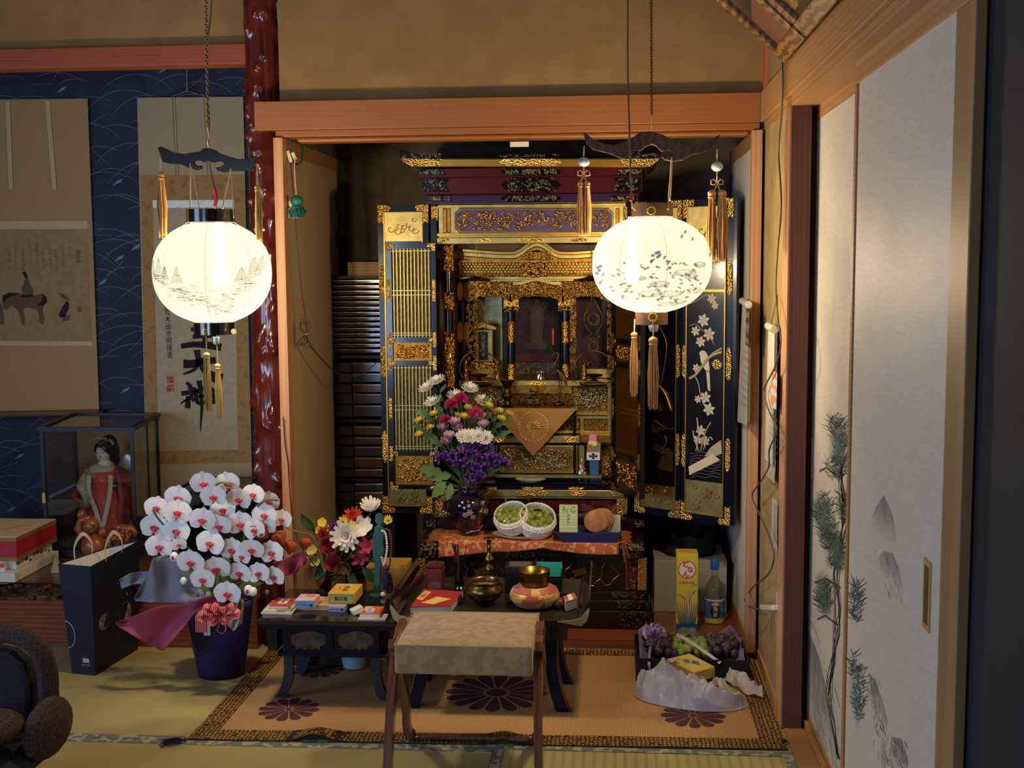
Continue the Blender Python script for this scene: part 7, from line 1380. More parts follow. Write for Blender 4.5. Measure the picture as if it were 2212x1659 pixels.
one('white_cone_ornament', 'small pale cone ornament at the foot of the doll case', 'ornament', MB().lathe([(.024, 0), (.022, .004), (.004, .06), (.0, .062)], V((P(122, 1215, 4.15).x, 4.15, zsl+.001)), 16), M('cone_grey', '#8d8a70', .6), smooth=1)
# carved laughing figure carrying a sack
YH = 4.13; hc = V((P(218, 1225, YH).x, YH, zsl+.009)); HT = T('carved_figure', 'carved brown wooden figure of a laughing man carrying a sack', 'statue', hc-V((0, 0, .008))); cw_ = M('carved_brown', '#8a4a24', .35, col2='#733a1a', sc=14, coat=.3, bump=.3, bsc=40, bdist=.006); o = onY(YH)
mk('plate', MB().lathe([(.0, 0), (.09, 0), (.13, .006), (.128, .008), (0, .005)], hc-V((0, 0, .008)), 30, sq=.6), M('red_white_plate', '#b9a896', .4, col2='#a0483a', sc=50, mixlo=.55, mixhi=.6), HT)
b = MB(); b.ball(o(205, 1178), (.050, .05, .046), 16, 10).ball(o(197, 1137), (.030, .03, .034), 16, 10).ball(o(222, 1150), (.018, .02, .022), 10, 8).tube([o(186, 1160), o(170, 1140), o(176, 1122), o(196, 1120)], [.02, .018, .015, .012], 10).tube([o(225, 1168), o(240, 1180), o(236, 1150)], [.016, .013, .010], 8).tube([o(190, 1205), o(172, 1212), o(160, 1218)], [.028, .022, .010], 10).ball(o(176, 1112), (.016, .02, .02), 10, 8).ball(o(204, 1128), (.008, .01, .004), 8, 5).ball(o(176, 1146), (.012, .014, .016), 8, 6).tube([o(214, 1204), o(214, 1222)], [.026, .024], 10)
for s_ in (-1, 1): b.ball(P(197+s_*8, 1133, YH-.026), (.006, .004, .003), 8, 5)
b.ball(P(197, 1139, YH-.034), (.006, .006, .005), 8, 5); b.ball(P(197, 1147, YH-.028), (.012, .006, .004), 10, 5)
mk('man', b, cw_, HT, smooth=2); mk('face_line', MB().tube([P(187, 1146, YH-.029), P(197, 1151, YH-.033), P(207, 1146, YH-.029)], .0016, 5), M('carved_dark', '#3a1c0e', .5), HT)
sk_ = MB().ball(o(272, 1196), (.048, .045, .044), 18, 12).tube([o(268, 1178), o(264, 1166), o(262, 1150)], [.03, .034, .044], 14).tube([o(240, 1138), o(262, 1140), o(284, 1142), o(292, 1150), o(286, 1162)], [.016, .014, .014, .012, .010], 8)
g = random.Random(2)
for i in range(40): sk_.ball(o(246+g.uniform(0, 40), 1148+g.uniform(-6, 14))+V((0, -.045+g.uniform(0, .01), 0)), (.008, .004, .006), 6, 4)
mk('sack', sk_, cw_, HT, smooth=2); mk('sack_cord', MB().tube([o(242, 1174)+V((0, -.04, 0)), o(262, 1178)+V((0, -.055, 0)), o(284, 1172)+V((0, -.04, 0))], .004, 6), cw_, HT); mk('base_scroll', MB().tube([o(240, 1222), o(270, 1226), o(292, 1222)], [.012, .014, .010], 8), cw_, HT, smooth=2)
# gift boxes at the left edge
def gbox(nm, lab_, cat, pts_px, z, h, m, bev=.002): p = [PZ(x, y, z+h) for x, y in pts_px]; return p
def hexb(p, h): return MB().add([a-V((0, 0, h)) for a in p]+p, [(3, 2, 1, 0), (4, 5, 6, 7)]+[(i, (i+1) % 4, (i+1) % 4+4, i+4) for i in range(4)])
z = zsl+.001; A0 = PZ(38, 1295, z); a_ = V((1, .03, 0)); # white flat box corner towards the viewer
pW = V((-2.119, 3.99, 0)); e1 = V((-1, 0, 0)); e2 = V((0, 1, 0))
def stk(p, w_, d, h, z, m, nm, lab_, cat): o_ = MB().obox(p+UP*z, e1*w_, e2*d, UP*h); return o_
wbx = T('white_gift_box', 'flat white gift box at the bottom of the pile by the doll case', 'box', pW+e1*.2+e2*.2+UP*z); hW = .034; mk('box_body', stk(pW, .45, .34, hW, z, 0, 0, 0, 0), M('white_card', '#cfcbc2', .5), wbx, bev=.002); mk('paper_band', MB().obox(pW+e2*.13+e1*-.0008+UP*(z-.0), e1*.46, e2*.006, UP*(hW+.0008)), M('band_white', '#b9b5ac', .5), wbx)
p2 = pW+e1*.02+e2*.05; z2 = z+hW+.001; pbx = T('patterned_gift_box', 'white gift box printed with leaves under the red box', 'box', p2+e1*.2+e2*.2+UP*z2); mk('box_body', MB().obox(p2+UP*z2, e1*.42, e2*.28, UP*.034), M('white_card'), pbx, bev=.002)
g = random.Random(5); nrm2 = V((e2.y, -e2.x, 0))
for i in range(9):
 c_ = p2+e2*(.02+i*.029)+UP*(z2+g.uniform(.008, .024))-e1*.0008; b = MB(); k = g.uniform(.006, .011); b.add([c_+e2*k*math.cos(a)*1.4+UP*k*.7*math.sin(a) for a in [6.28*j/7 for j in range(7)]], [tuple(range(7))]); mk('leaf_print', b, M('leaf_print_%d' % (i % 3), ('#4a4a3c', '#b9623c', '#2f3a34')[i % 3], .6), pbx)
p3 = pW+e1*.005+e2*.03; z3 = z2+.0355; rbx = T('red_gift_box', 'red gift box with gold bands on top of the pile', 'box', p3+e1*.2+e2*.2+UP*z3); hR = .085
mk('box_body', MB().obox(p3+UP*z3, e1*.44, e2*.31, UP*hR), M('box_crimson', '#9e2030', .5), rbx, bev=.001)
gk = M('dull_gold_paper', '#8a6f42', .5, metal=.3)
for zz in (z3, z3+hR-.014): mk('gold_band', MB().obox(p3-e1*.0008-e2*.0008+UP*zz, e1*.442, e2*.312, UP*.014), gk, rbx)
mk('box_top', MB().obox(p3+UP*(z3+hR), e1*.44, e2*.31, UP*.002), M('box_cream', '#c9b48c', .6), rbx); mk('brush_mark', MB().tube([p3+e1*.10+e2*.12+UP*(z3+hR+.003), p3+e1*.08+e2*.17+UP*(z3+hR+.003), p3+e1*.05+e2*.20+UP*(z3+hR+.003)], .002, 4), M('brush_red', '#a8644a', .6), rbx)
one('small_figurine', 'tiny white figurine with red cap on the flat white box', 'figurine', MB().lathe([(.010, 0), (.011, .012), (.006, .018), (.008, .024), (.004, .031), (0, .032)], pW+e1*.055+e2*.02+UP*(z+hW+.001), 14), M('figurine_white', '#d6d8da', .4, col2='#c0553a', tex='woodz', sc=8, mixlo=.7, mixhi=.72), smooth=1)
# second, lower glass case behind the orchids
c2 = P(376, 1062, 4.35); w2 = P(556, 1040, 4.35).x-c2.x; CB = T('low_glass_case', 'low black framed glass case behind the orchids', 'display case', (c2.x+w2/2, 4.5, .181)); z1 = c2.z
for (x, y) in ((c2.x, 4.36), (c2.x+w2-.012, 4.36), (c2.x, 4.62), (c2.x+w2-.012, 4.62)): mk('frame_post', MB().box((x, y, .181), (x+.012, y+.012, z1)), blk, CB)
for (a, b_) in (((c2.x, 4.36, z1), (c2.x+w2, 4.372, z1+.010)), ((c2.x, 4.62, z1), (c2.x+w2, 4.632, z1+.010)), ((c2.x, 4.372, z1), (c2.x+.012, 4.62, z1+.010)), ((c2.x+w2-.012, 4.372, z1), (c2.x+w2, 4.62, z1+.010)), ((c2.x, 4.36, .181), (c2.x+w2, 4.63, .2))): mk('frame_rail', MB().box(a, b_), blk, CB)
mk('front_glass', MB().box((c2.x+.012, 4.364, .2), (c2.x+w2-.012, 4.366, z1)), GL('dark_glass', '#9aa09a', .05, .02), CB); mk('top_glass', MB().box((c2.x+.012, 4.372, z1+.004), (c2.x+w2-.012, 4.62, z1+.006)), GL('dark_glass'), CB)
# ================================================================== NAVY SHOPPING BAG
F_, L_b, R_b = PZ(206, 1460, 0), PZ(156, 1455, 0), PZ(297, 1403, 0); Bk = L_b+(R_b-F_); hb_ = P(206, 1222, F_.y).z; NB = T('paper_shopping_bag', 'navy blue paper shopping bag standing on the tatami', 'bag', (F_+Bk)/2)
navy_p = M('navy_paper', '#131a2e', .5); fl_ = .02
top = [F_+V((.004, -.01, hb_)), R_b+V((.02, .01, hb_+.02)), Bk+V((-.01, .02, hb_-.01)), L_b+V((-.025, -.012, hb_+.004))]; bot = [F_, R_b, Bk, L_b]
b = MB(); vs_ = []
for i in range(4): vs_.append(bot[i]+UP*.001)
for i in range(4): vs_.append(top[i])
b.add(vs_, [(0, 1, 5, 4), (1, 2, 6, 5), (2, 3, 7, 6), (3, 0, 4, 7), (3, 2, 1, 0)]); mk('bag_body', b, navy_p, NB, solid=.0012)
inn = M('bag_inner_white', '#c4c4c6', .7)
b = MB().add([top[3]*.97+top[1]*.03-UP*.004, top[0]*.97+top[2]*.03-UP*.004, top[1]*.97+top[3]*.03-UP*.004, top[2]*.97+top[0]*.03-UP*.004, (top[0]+top[2])/2-UP*.05], [(0, 1, 4), (1, 2, 4), (2, 3, 4), (3, 0, 4)]); mk('white_lining', b, inn, NB)
for k, (p0, p1) in enumerate(((top[0], top[1]), (top[3], top[2]))):
 a, c_ = p0+(p1-p0)*.3, p0+(p1-p0)*.62; m_ = (a+c_)/2+UP*.075; b = MB().ribbon(spline([a-UP*.01, a+UP*.04, m_, c_+UP*.035, c_-UP*.01], 5), .014, V((1, .2, .1))); mk('handle', b, M('handle_white', '#c9c6c0', .6), NB, solid=.001)
def bagp(u, v, s=0): return (bot[0]*(1-u)+bot[1]*u)*(1-v)+(top[0]*(1-u)+top[1]*u)*v if s == 0 else (bot[3]*(1-u)+bot[0]*u)*(1-v)+(top[3]*(1-u)+top[0]*u)*v
nR = (R_b-F_).cross(UP).normalized(); nR = nR if nR.x > 0 else -nR; nL = V((-.2, -1, 0)).normalized()
pr_ = M('bag_print', '#8a8474', .6, col2='#4c4a44', sc=90, mixlo=.45, mixhi=.55)
for (u, v, ru, rv) in ((.22, .44, .20, .12), (.68, .40, .24, .20)):
 pts = [bagp(u+ru*.55*math.cos(a), v+rv*.55*math.sin(a))+nR*.002 for a in [6.283*i/24 for i in range(24)]]; q_ = mk('oval_print', MB().add(pts, [tuple(range(24))]), pr_, NB); mk('print_ring', MB().tube(pts, .0012, 4, closed=True), M('print_ring_m', '#6f6a5c', .6), q_)
b = MB(); g = random.Random(3)
for i in range(16): c_ = bagp(.62+g.uniform(-.1, .2), .62+g.uniform(-.06, .12))+nR*.002; b.ball(c_, .0022, 6, 4)
mk('dot_print', b, M('dot_white', '#a9a9a4', .6), NB)['kind'] = 'stuff'
pts = [bagp(.0+.30*max(0, math.cos(a)), .36+.12*math.sin(a), 1)+nL*.0015 for a in [R(-90)+R(180)*i/14 for i in range(15)]]; mk('round_print', MB().tube(pts, .0016, 4), M('dot_white'), NB); mk('logo_square', MB().add([bagp(u, v, 1)+nL*.0015 for u, v in ((.52, .115), (.78, .115), (.78, .155), (.52, .155))], [(0, 1, 2, 3)]), M('logo_grey', '#a8b4bc', .5), NB)
mk('logo_lettering', write(MB(), 'AKIAI', bagp(.64, .095, 1)+nL*.002, (F_-L_b).normalized(), UP, .010, pitch=1.3), M('logo_grey'), NB)
# ================================================================== ORCHID
pb = PZ(478, 1455, .001); hp = P(478, 1290, pb.y).z; OR = T('potted_orchid', 'large white moth orchid in a purple wrapped pot with pink paper', 'plant', pb)
def potf(u, v): a = 6.283*u; r = (.075+.045*v)*(1+.05*math.cos(6*a+2*v)*v); return pb+V((r*math.cos(a), r*.9*math.sin(a), hp*v))
mk('purple_pot_wrap', MB().sheet(potf, 48, 10), M('purple_wrap', '#2a2260', .6, col2='#201a4c', sc=12, bump=.4, bsc=20, bdist=.01), OR, smooth=2, solid=.002); mk('moss', MB().lathe([(.11, hp*.9), (0, hp*.95)], pb, 24, sq=.9, cap=False), M('moss_dark', '#2c2a1c', .9), OR)
pinkp = M('pink_paper', '#c8627c', .7, col2='#b85672', sc=8, transl=.25); greyp = M('grey_paper', '#a9a9b2', .7, col2='#9a9aa6', sc=8, transl=.25)
def fan(par, nm, pts, m, Yn, dep=.05, n=10):   # crumpled paper piece through pixel outline points, curved in depth
 tops, bots = pts
 def f(u, v):
  i = u*(len(tops)-1); k = min(int(i), len(tops)-2); t_ = i-k; a = [tops[k][j]+(tops[k+1][j]-tops[k][j])*t_ for j in (0, 1)]; c_ = [bots[k][j]+(bots[k+1][j]-bots[k][j])*t_ for j in (0, 1)]
  return P(a[0]*(1-v)+c_[0]*v, a[1]*(1-v)+c_[1]*v, Yn+dep*math.sin(v*3.1)*(.4+.6*u)+.012*math.sin(u*13+v*3))
 return mk(nm, MB().sheet(f, 24, n), m, par, smooth=2, solid=.0008)
fan(OR, 'pink_paper', ([(250, 1345), (290, 1330), (340, 1310), (400, 1305), (440, 1290), (470, 1285)], [(252, 1350), (290, 1375), (352, 1408), (380, 1375), (420, 1325), (470, 1300)]), pinkp, 3.60, .04)
fan(OR, 'grey_paper', ([(290, 1292), (322, 1232), (330, 1205), (350, 1200), (370, 1205), (420, 1250)], [(292, 1298), (330, 1302), (370, 1302), (400, 1304), (420, 1300), (450, 1295)]), greyp, 3.66, .04)
fan(OR, 'grey_paper', ([(258, 1252), (280, 1238), (310, 1235), (330, 1235)], [(262, 1272), (290, 1262), (310, 1260), (330, 1255)]), greyp, 3.72, .02)
fan(OR, 'pink_paper', ([(590, 1215), (620, 1205), (650, 1190), (662, 1192)], [(598, 1240), (620, 1244), (650, 1232), (664, 1212)]), pinkp, 3.74, .02)
fan(OR, 'white_paper', ([(508, 1305), (520, 1292), (528, 1300)], [(490, 1350), (505, 1364), (522, 1345)]), M('white_paper', '#c9c2c4', .6, transl=.2), 3.62, .02)
b = MB()
for i, (a0, a1) in enumerate(((452, 1315), (470, 1312), (484, 1316), (500, 1312), (440, 1330), (512, 1325), (462, 1340), (490, 1338))):
 c_ = P(478, 1325, 3.605); q_ = P(a0, a1, 3.59); b.ribbon(spline([c_, q_+V((0, -.012, .012)), q_+V((0, -.018, -.006)), c_+V((0, -.006, -.004))], 4), .022, V((.3, -.6, .7)))
mk('red_bow', b, M('bow_red', '#c22a34', .35, col2='#d99a9a', tex='wave', sc=60, mixlo=.7, mixhi=.8), OR, solid=.0006)
mk('ribbon_loop', MB().ribbon(spline([P(478, 1335, 3.60), P(470, 1362, 3.59), P(482, 1368, 3.585), P(488, 1355, 3.59), P(480, 1338, 3.60)], 5), .01, V((1, 0, .2))), M('ribbon_pink', '#cf8a84', .4), OR, solid=.0006)
mk('red_tail', fb(MB(), 422, 1330, 446, 1366, 3.60, .002), M('bow_red'), OR); mk('white_tail', fb(MB(), 440, 1344, 454, 1373, 3.602, .002), M('white_paper'), OR)
orw = M('orchid_white', '#fbf8f4', .55, transl=.1); orr = M('orchid_lip', '#c2284a', .5, col2='#dd7a40', sc=200, mixlo=.55, mixhi=.65); stm = M('orchid_stem', '#5c6a34', .5)
# one bloom, reused: sepals, petals, lip
def bloom_mesh():
 b = MB()
 def pet(a, ln, wd, dz):
  d = V((math.cos(a), 0, math.sin(a))); s_ = V((-math.sin(a), 0, math.cos(a))); out = []
  for i in range(7): t_ = i/6; out.append((t_, wd*math.sin(math.pi*min(1, t_*.92+.06))**.7))
  n0 = len(b.v); row = []
  for t_, w_ in out: row += [d*ln*t_-s_*w_+V((0, dz-.10*ln*t_*t_, 0)), d*ln*t_+V((0, dz-.0-.18*ln*math.sin(t_*2.6)*.5, 0)), d*ln*t_+s_*w_+V((0, dz-.10*ln*t_*t_, 0))]
  b.add(row, [(3*i+j, 3*i+j+1, 3*i+4+j, 3*i+3+j) for i in range(6) for j in (0, 1)])
 for a in (90, 215, 325): pet(R(a), 1, .42, .06)
 for a in (14, 166): pet(R(a), 1.06, .74, 0)
 return b
bw_ = bloom_mesh(); bm0 = bl0 = None
g = random.Random(17)
blooms = [(725, 150, 1), (905, 150, .95), (800, 250, 1), (990, 270, .95), (1095, 235, .85), (1220, 285, .85), (535, 260, 1.05), (375, 335, .95), (530, 370, 1.05), (870, 350, .95), (715, 425, 1), (840, 470, .95), (1000, 455, 1.05), (1180, 390, .95), (1310, 420, .8), (360, 480, 1.1), (525, 510, 1.05), (395, 625, 1.05), (775, 600, 1.1), (940, 650, 1.05), (1085, 645, .95), (1235, 670, 1), (630, 740, 1.08), (820, 790, 1.08), (995, 820, .95), (1135, 825, .9), (1250, 850, .9), (720, 868, .95), (905, 975, 1.05), (540, 610, .6), (1105, 500, .9), (1010, 700, .7), (1190, 470, .8), (650, 260, .0)]
for (x, y, s_) in blooms:
 if s_ == 0: continue
 px_, py_ = 230+.2894*x, 1000+.2894*y; rad_ = 29*s_*3.65/F_PX; c_ = P(px_, py_, 3.60+abs(px_-470)*.0003+g.uniform(-.03, .03)); sp_ = g.uniform(-.25, .25)-(px_-470)*.0015
 rot_ = Matrix.Rotation(sp_*.6, 4, 'Z') @ Matrix.Rotation(R(g.uniform(-6, 14)), 4, 'X') @ Matrix.Rotation(g.uniform(-.2, .2), 4, 'Y'); base_ = OR
 if bm0 is None: bm0 = bpy.data.meshes.new('orchid_bloom'); bm0.from_pydata(bw_.v, [], bw_.f); bm0.polygons.foreach_set('use_smooth', [True]*len(bm0.polygons)); bm0.materials.append(orw); bm0.update()
 if bl0 is None:
  q_ = MB().ball((0, -.10, -.10), (.14, .10, .14), 8, 6).ball((-.14, -.12, -.02), (.08, .07, .10), 8, 5).ball((.14, -.12, -.02), (.08, .07, .10), 8, 5).tube([(0, -.12, -.16), (0, -.20, -.30), (-.05, -.22, -.36)], [.08, .06, .02], 6).ball((0, -.12, .06), (.05, .05, .07), 8, 5)
  bl0 = bpy.data.meshes.new('lip'); bl0.from_pydata(q_.v, [], q_.f); bl0.polygons.foreach_set('use_smooth', [True]*len(bl0.polygons)); bl0.materials.append(orr); bl0.update()
 o_ = bpy.data.objects.new('bloom', bm0); COL.objects.link(o_); o_.parent = OR; o_.matrix_local = Matrix.Translation(c_-WO[OR.name]) @ rot_ @ Matrix.Scale(rad_, 4)
 l_ = bpy.data.objects.new('lip', bl0); COL.objects.link(l_); l_.parent = o_; l_.scale = (1.35, 1.35, 1.35)
for (x, y, r_, m) in ((505, 700, .014, orw), (1060, 950, .015, orw), (1095, 960, .013, orw), (575, 880, .011, orw), (680, 985, .006, stm), (760, 982, .009, M('bud_green', '#a9b37a', .5)), (1010, 1035, .007, stm), (1200, 965, .007, stm), (440, 700, .006, stm)):
 px_, py_ = 230+.2894*x, 1000+.2894*y; c_ = P(px_, py_, 3.62); q_ = mk('bud', MB().ball(c_, (r_, r_, r_*1.15), 10, 8), m, OR, smooth=2)
 if m == orw and x < 1090 and x != 575: mk('bud_lip', MB().ball(c_+V((0, -r_*.75, -.001)), (r_*.4, r_*.4, r_*.6), 8, 5), orr, q_, smooth=2)
for pts in ([(478, 1300), (470, 1200), (440, 1100), (470, 1045), (500, 1050)], [(480, 1300), (520, 1180), (560, 1090), (600, 1080)], [(474, 1300), (420, 1200), (350, 1130), (330, 1100)], [(482, 1300), (500, 1220), (480, 1180), (430, 1180)], [(484, 1300), (540, 1240), (600, 1200)], [(470, 1300), (430, 1230), (400, 1200), (350, 1180)], [(484, 1300), (510, 1265), (560, 1240)]): mk('stem', MB().tube(spline([P(x, y, 3.70-.0004*(1300-y)) for x, y in pts], 6), .0035, 6), stm, OR, smooth=2)
for d in ((-.6, -.1, .5), (.5, -.2, .6), (.1, .3, .7), (.7, .1, .2)): mk('leaf', leaf(MB(), pb+V((0, 0, hp)), d, .16, .05, nrm=V((0, -.6, .8)), lob=False), leafm, OR, smooth=2, fix=False)
# ================================================================== ARTIFICIAL FLOWERS beside the post
def ca(x, y): return 540+.2110*x, 1050+.2110*y
YA = 3.93; va = P(703, 1262, YA); vbz = P(703, 1275, YA)
FA = T('artificial_flower_arrangement', 'arrangement of artificial flowers in a dark red glass vase beside the post', 'flowers', (va.x, YA, va.z-.14)); 
mk('vase_glass', MB().lathe([(.03, .02), (.034, .03), (.028, .10), (.02, .16), (.026, .21), (.030, .22), (.026, .22), (.017, .16)], (va.x, YA, va.z-.16), 24), M('red_glass', '#5a1416', .1, trans=.4, coat=.4), FA, smooth=2)
one('flower_shelf', 'low dark wooden stand under the artificial flower vase', 'stand', MB().box((va.x-.10, YA-.06, .0075), (va.x+.12, YA+.10, va.z-.1405)), M('stand_dark', '#1c1412', .5), bev=.003)
VT2 = V((va.x, YA, va.z+.04))
def art(kind, x, y, lab_, size, m, n, rows, cup, wd, dY=-.03, ax=None, group=None, ctr=None):
 px_, py_ = ca(x, y); c_ = P(px_, py_, YA+dY); ax = V(ax or (0, -.8, .5)).normalized(); size *= 1.35; wd *= 1.4
 t = mk(kind, petals(MB(), c_, ax, n, size, wd, cup, rows=rows, g=rnd), m, FA, smooth=2, fix=False); t['label'] = lab_; h_ = (c_+VT2)/2; mk('stem', MB().tube([c_-ax*.004, h_, VT2-V((0, 0, .05))], .002, 5), leafm, t)
 if ctr: mk('flower_center', MB().ball(c_+ax*.004, (size*.3, size*.3, size*.2), 10, 6), ctr, t, smooth=2)
art('dahlia', 985, 510, 'large white artificial dahlia at the front of the arrangement', .042, wht, 13, 4, .12, .014, dY=-.07, ax=(0, -.9, .2))
art('chrysanthemum', 1245, 250, 'large white artificial chrysanthemum at the top of the arrangement', .036, wht, 14, 4, .45, .011, ax=(0, -.5, .8))
art('lily', 1150, 430, 'white artificial lily behind the large dahlia', .036, wht, 6, 1, .35, .022, dY=-.04); art('gerbera', 1060, 315, 'red artificial gerbera at the top of the arrangement', .027, M('petal_scarlet', '#c2301e', .6), 14, 2, .2, .008, dY=-.02)
yc = M('daisy_center', '#b98a2a', .7)
for (x, y, w_) in ((955, 360, 'beside the red gerbera'), (1030, 395, 'under the red gerbera'), (1415, 350, 'beside the green praying figure')): art('daisy', x, y, 'yellow artificial daisy ' + w_, .014, ylm, 14, 1, .2, .004, dY=-.05, ctr=yc)
for k, (x, y) in enumerate(((740, 375), (770, 430), (720, 450))): art('yellow_floret', x, y, 'small yellow artificial blossom at the upper left of the arrangement', .014, ylm, 5, 1, .2, .014, dY=-.02, group='yellow artificial blossoms upper left')
for k, (x, y) in enumerate(((640, 660), (600, 700), (670, 780))): art('yellow_floret', x, y, 'pale yellow artificial blossom at the lower left of the arrangement', .014, M('petal_pale_yellow', '#d3c76a', .6), 5, 1, .2, .014, dY=-.05, group='pale yellow blossoms lower left')
art('purple_flower', 870, 440, 'purple artificial flower left of the white dahlia', .024, M('petal_purple', '#6b2258', .6), 8, 2, .3, .010); 
for k, (x, y, w_) in enumerate(((820, 630, 'upper'), (860, 810, 'lower'), (750, 500, 'smallest'))): art('rose', x, y, w_ + ' red artificial rose at the left of the arrangement', .026 if k < 2 else .016, M('petal_rose', '#8e1c28', .6, col2='#a82a34', sc=30), 6, 4, .35, .024, dY=-.05)
art('bronze_flower', 960, 790, 'golden brown artificial flower hanging at the bottom of the arrangement', .03, M('petal_bronze', '#a8812e', .6, col2='#8a6420', sc=40), 10, 3, .4, .013, ax=(0, -.7, -.5), dY=-.06)
for (x, y, w_) in ((1200, 620, 'upper'), (1130, 740, 'lower')): art('stargazer_lily', x, y, w_ + ' magenta artificial lily beside the green figure', .027, M('petal_magenta', '#9a2248', .6), 6, 1, .2, .013, dY=-.06)
for k, (x, y, d) in enumerate(((660, 470, (-.5, -.2, .8)), (800, 760, (-.4, -.3, -.6)), (1060, 590, (.8, -.3, .1)), (1100, 650, (.7, -.3, -.4)), (620, 790, (-.1, -.2, -1)), (1010, 860, (.4, -.3, -.7)), (760, 820, (-.3, 0, -.9)), (1150, 820, (.5, 0, -.6)))):
 px_, py_ = ca(x, y); c_ = P(px_, py_, YA-.02); t = mk('artificial_leaf', leaf(MB(), c_, d, .08, .034, lob=False), M('leaf_russet', '#8a4a28', .6) if k in (4, 6) else leafm, FA, smooth=2, fix=False); mk('stem', MB().tube([c_, VT2-V((0, 0, .04))], .0014, 4), leafm, t)
PH = T('lantern_plant_branch', 'dry branch with orange papery lantern pods', 'branch', P(650, 1160, 3.72)); phm = M('physalis_orange', '#c2622a', .6, col2='#a84a1c', sc=40, transl=.2)
mk('twig', MB().tube(spline([P(x, y, 3.62+.0012*(x-560)) for x, y in ((540, 1137), (570, 1136), (600, 1130), (630, 1145), (652, 1150), (680, 1165), (702, 1240))], 6), .0022, 5), M('twig', '#9a7a4a', .7), PH, smooth=2)
for (x, y, s_, tl) in ((567, 1150, 24, .9), (603, 1160, 26, -.5), (626, 1180, 24, .1), (660, 1172, 20, .1)):
 c_ = P(x, y, 3.62+.0012*(x-560)); r_ = s_*3.65/F_PX*.62; b = MB(); n = 30; pr = [(.15, .9), (.75, .7), (1, .25), (.9, -.25), (.5, -.8), (.05, -1.35)]; vs_ = []
 for (pr_r, pz) in pr:
  for i in range(n): a = 6.283*i/n; rr = r_*pr_r*(1+.12*math.cos(5*a)); vs_.append(V((rr*math.cos(a), rr*math.sin(a), r_*pz)))
 mx_ = Matrix.Rotation(tl, 3, 'Y'); b.add([c_+mx_ @ q_ for q_ in vs_], [(r*n+i, r*n+(i+1) % n, (r+1)*n+(i+1) % n, (r+1)*n+i) for r in range(5) for i in range(n)]); mk('orange_pod', b, phm, PH, smooth=2)
one('thin_black_cable', 'thin black cable running down the carved post to the flowers', 'cable', MB().tube(spline([P(x, y, Y) for x, y, Y in ((612, 900, 4.02), (616, 960, 4.02), (622, 1000, 4.02), (626, 1060, 4.0), (632, 1120, 3.9), (645, 1170, 3.85), (668, 1205, 3.84), (690, 1232, 3.84), (712, 1242, 3.84), (760, 1240, 3.9), (800, 1232, 3.95), (826, 1226, 3.98))], 6), .0022, 6), M('cable_black', '#17110d', .5), smooth=2)
# things behind the side table
q = P(846, 1260, 3.99); lbx = one('tan_lid_box', 'mustard lidded box behind the side table', 'box', FB(790, 1225, 876, 1290, 4.0, .14), M('mustard_card', '#a8873c', .55), bev=.004)
zb_ = P(840, 1290, 4.0).z; one('dark_case', 'dark leather case under the mustard box', 'case', MB().box((P(780, 1290, 4.0).x, 3.995, .0075), (P(882, 1290, 4.0).x, 4.125, zb_-.001)), M('dark_leather', '#241c16', .5, col2='#16110d', sc=20), bev=.004)
# ================================================================== CHAIR at the lower left
chf = M('chair_pattern', '#4e3c2a', .85, col2='#2b1e17', tex='voredge', sc=70, mixlo=.02, mixhi=.06); chk = M('chair_black', '#0e0e10', .85, col2='#15161a', sc=90); CH = T('padded_chair', 'dark padded armchair with patterned brown edging', 'chair', (-1.72, 2.85, 0)); YH2 = 2.95
arcp = [(-120, 1500), (-110, 1420), (-60, 1375), (0, 1366), (50, 1376), (86, 1405), (102, 1450), (105, 1500), (107, 1560)]
b = lid([(-110, 1640), (-112, 1500), (-100, 1430), (-55, 1392), (0, 1385), (44, 1394), (74, 1418), (88, 1460), (90, 1520), (92, 1640)], onY(YH2), (0, -.06, 0)); mk('backrest', b, chk, CH, bev=.015)
mk('backrest_edging', MB().tube(spline([P(x, y, YH2-.035) for x, y in arcp], 5), .017, 10, flat=1.6), chf, CH, smooth=2)
mk('armrest', MB().ball(P(104, 1572, YH2-.12), (.042, .11, .075), 20, 12), chf, CH, smooth=2)
mk('armrest', MB().ball(P(-30, 1575, YH2-.22), (.088, .10, .038), 20, 12), chf, CH, smooth=2)
mk('seat', MB().box((P(-120, 1640, 2.75).x, 2.55, P(0, 1668, 2.75).z), (P(72, 1640, 2.75).x, YH2-.03, P(0, 1625, 2.75).z)), chk, CH, bev=.02)
wl_ = M('chair_leg_wood', '#3a1c10', .3, coat=.4)
for (x, y) in ((-1.60, 2.86), (-1.95, 2.86), (-1.55, 2.55), (-1.95, 2.55)):
 mk('leg', MB().tube([V((x, y, .22)), V((x+.012, y-.01, .10)), V((x-.01, y-.02, 0))], [.026, .022, .016], 10), wl_, CH, smooth=2)
# ================================================================== RACK OF DISC CASES left of the altar
YK = 4.75; rk = M('rack_black', '#14120f', .5); x0, x1 = P(715, 800, YK).x, P(830, 800, YK).x
RK = T('case_rack', 'black standing rack full of slim cases left of the altar', 'rack', ((x0+x1)/2, YK+.08, .03))
xm0 = x0+.006; z0k, z1k = .031, P(770, 596, YK).z
b = MB(); mk('side_board', MB().box((x0, YK-.004, z0k), (x0+.012, YK+.16, z1k)), rk, RK); mk('side_board', MB().box((x1+.02, YK-.004, z0k), (x1+.032, YK+.16, z1k)), rk, RK); mk('back_board', MB().box((x0+.012, YK+.15, z0k), (x1+.02, YK+.16, z1k)), rk, RK)
for y in (596, 768, 906, 1034): zz = P(770, y, YK).z; mk('shelf', MB().box((x0+.012, YK, zz-.012), (x1+.02, YK+.15, zz)), rk, RK)
case_m = M('clear_case', '#4a4038', .12, col2='#2c2622', tex='woodz', sc=14, coat=.7)
